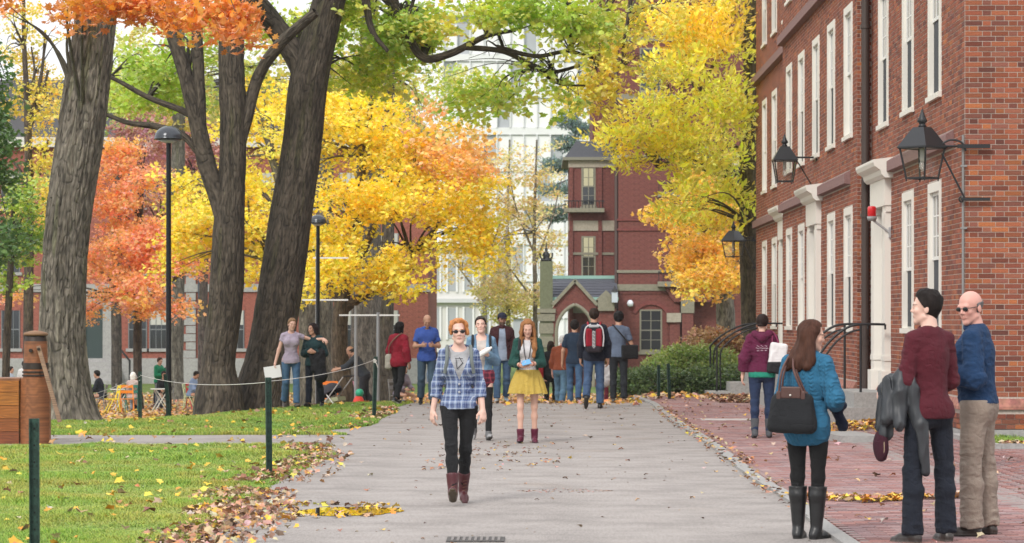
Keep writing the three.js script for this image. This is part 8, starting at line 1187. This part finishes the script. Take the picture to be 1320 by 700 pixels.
  // scattered on the lawns, the asphalt and the bricks
  for (let i = 0; i < 520; i++) { const d = Math.sqrt(rr(17 * 17, 50 * 50)), x = rr(left(d), -2.5); leafAt(x, d, 0.035, rr(0.06, 0.12), rnd() < 0.5 ? pick(pal.gold) : mixc(), 0.6); }
  for (let i = 0; i < 190; i++) { const d = Math.sqrt(rr(18 * 18, 56 * 56)), x = rr(-2.4, 2.2); leafAt(x, d, 0.012, rr(0.03, 0.085), mixc(), 0.3); }
  for (let i = 0; i < 520; i++) { const d = Math.sqrt(rr(18 * 18, 56 * 56)), x = rr(-2.4, 2.2), q = fbm(x * 0.9, d * 0.25, 21, 3); if (q < 0.02 && rnd() < 0.8) continue; leafAt(x, d, 0.012, rr(0.014, 0.04), pick(pal.brown), 0.3); }
  for (let i = 0; i < 260; i++) { const t = rr(-1, 1); leafAt(0.3 + t * 0.45, 24.65 + rr(-0.35, 0.35) * (1 - t * t), 0.006, rr(0.014, 0.034), rnd() < 0.7 ? [0.5, 0.26, 0.2] : pick(pal.brown), 0.3); }
  for (let i = 0; i < 130; i++) { const d = rr(28, 34.5), x = rr(-1.2, 0.3); leafAt(x, d, 0.012, rr(0.03, 0.07), mixc(), 0.3); }
  for (let i = 0; i < 260; i++) { const d = Math.sqrt(rr(18 * 18, 54 * 54)), x = rr(2.4, Math.min(5.2, 0.19 * d)); leafAt(x, d, 0.022, rr(0.05, 0.1), mixc(), 0.4); }
  for (let i = 0; i < 360; i++) { const x = rr(2.3, 3.9), d = 23.6 + 0.35 * noise3(x * 1.7, 2, 2) + rr(-0.32, 0.32) * Math.exp(-Math.pow((x - 2.7) / 0.9, 2)); leafAt(x, d, 0.022, rr(0.06, 0.11), rnd() < 0.45 ? pick(pal.gold) : mixc(), 0.4); }
  for (let i = 0; i < 420; i++) { const d = rr(22, 48), x = PATH_R(d) + 0.06 + rr(-0.16, 0.2); leafAt(x, d, 0.03, rr(0.04, 0.08), mixc(), 0.4); }
  for (let i = 0; i < 700; i++) { const x = rr(3.9, 5.3), d = 38.6 + rr(-1.2, 1.4); leafAt(x, d, 0.03, rr(0.06, 0.12), rnd() < 0.35 ? pick(pal.gold) : mixc(), 0.5); }
  for (let i = 0; i < 260; i++) leafAt(rr(5.5, 7.6), rr(31.0, 31.4), 0.06, rr(0.05, 0.1), mixc(), 0.5);
  for (let i = 0; i < 800; i++) leafAt(rr(3.6, 4.6), 52.5 + rr(-1.5, 1.5), rr(0.01, 0.1), rr(0.06, 0.12), rnd() < 0.5 ? pick(pal.brown) : mixc(), 0.6);
  // the bed of leaves beyond the crest
  for (let i = 0; i < 22000; i++) { const d = rr(49, 112), x = rr(-0.21 * d - 1, Math.min(6.5, 0.09 * d)); if (rnd() > litterAt(x, d)) continue; const t = rnd(); leafAt(x, d, 0.02, rr(0.08, 0.17), t < 0.5 ? pick(pal.tan) : t < 0.8 ? [0.7, 0.36, 0.12] : pick(pal.gold), 0.6); }
  const half1 = L.filter((_, i) => i % 2), half2 = L.filter((_, i) => i % 2 === 0), lm = new THREE.MeshPhysicalMaterial({ vertexColors: true, roughness: 0.85, side: THREE.DoubleSide });
  scatter('fallen_leaves', flat('maple', 12), lm, half1, null, 'dry fallen maple leaves on lawns and paths', 'leaves');
  scatter('fallen_leaves', flat('oak', 14), lm, half2, null, 'dry fallen oak leaves on lawns and paths', 'leaves');
}

scene.fog = new THREE.FogExp2(new THREE.Color(0.92, 0.94, 0.96), 0.0002);                // the damp air of an overcast day
renderer.render(scene, camera);
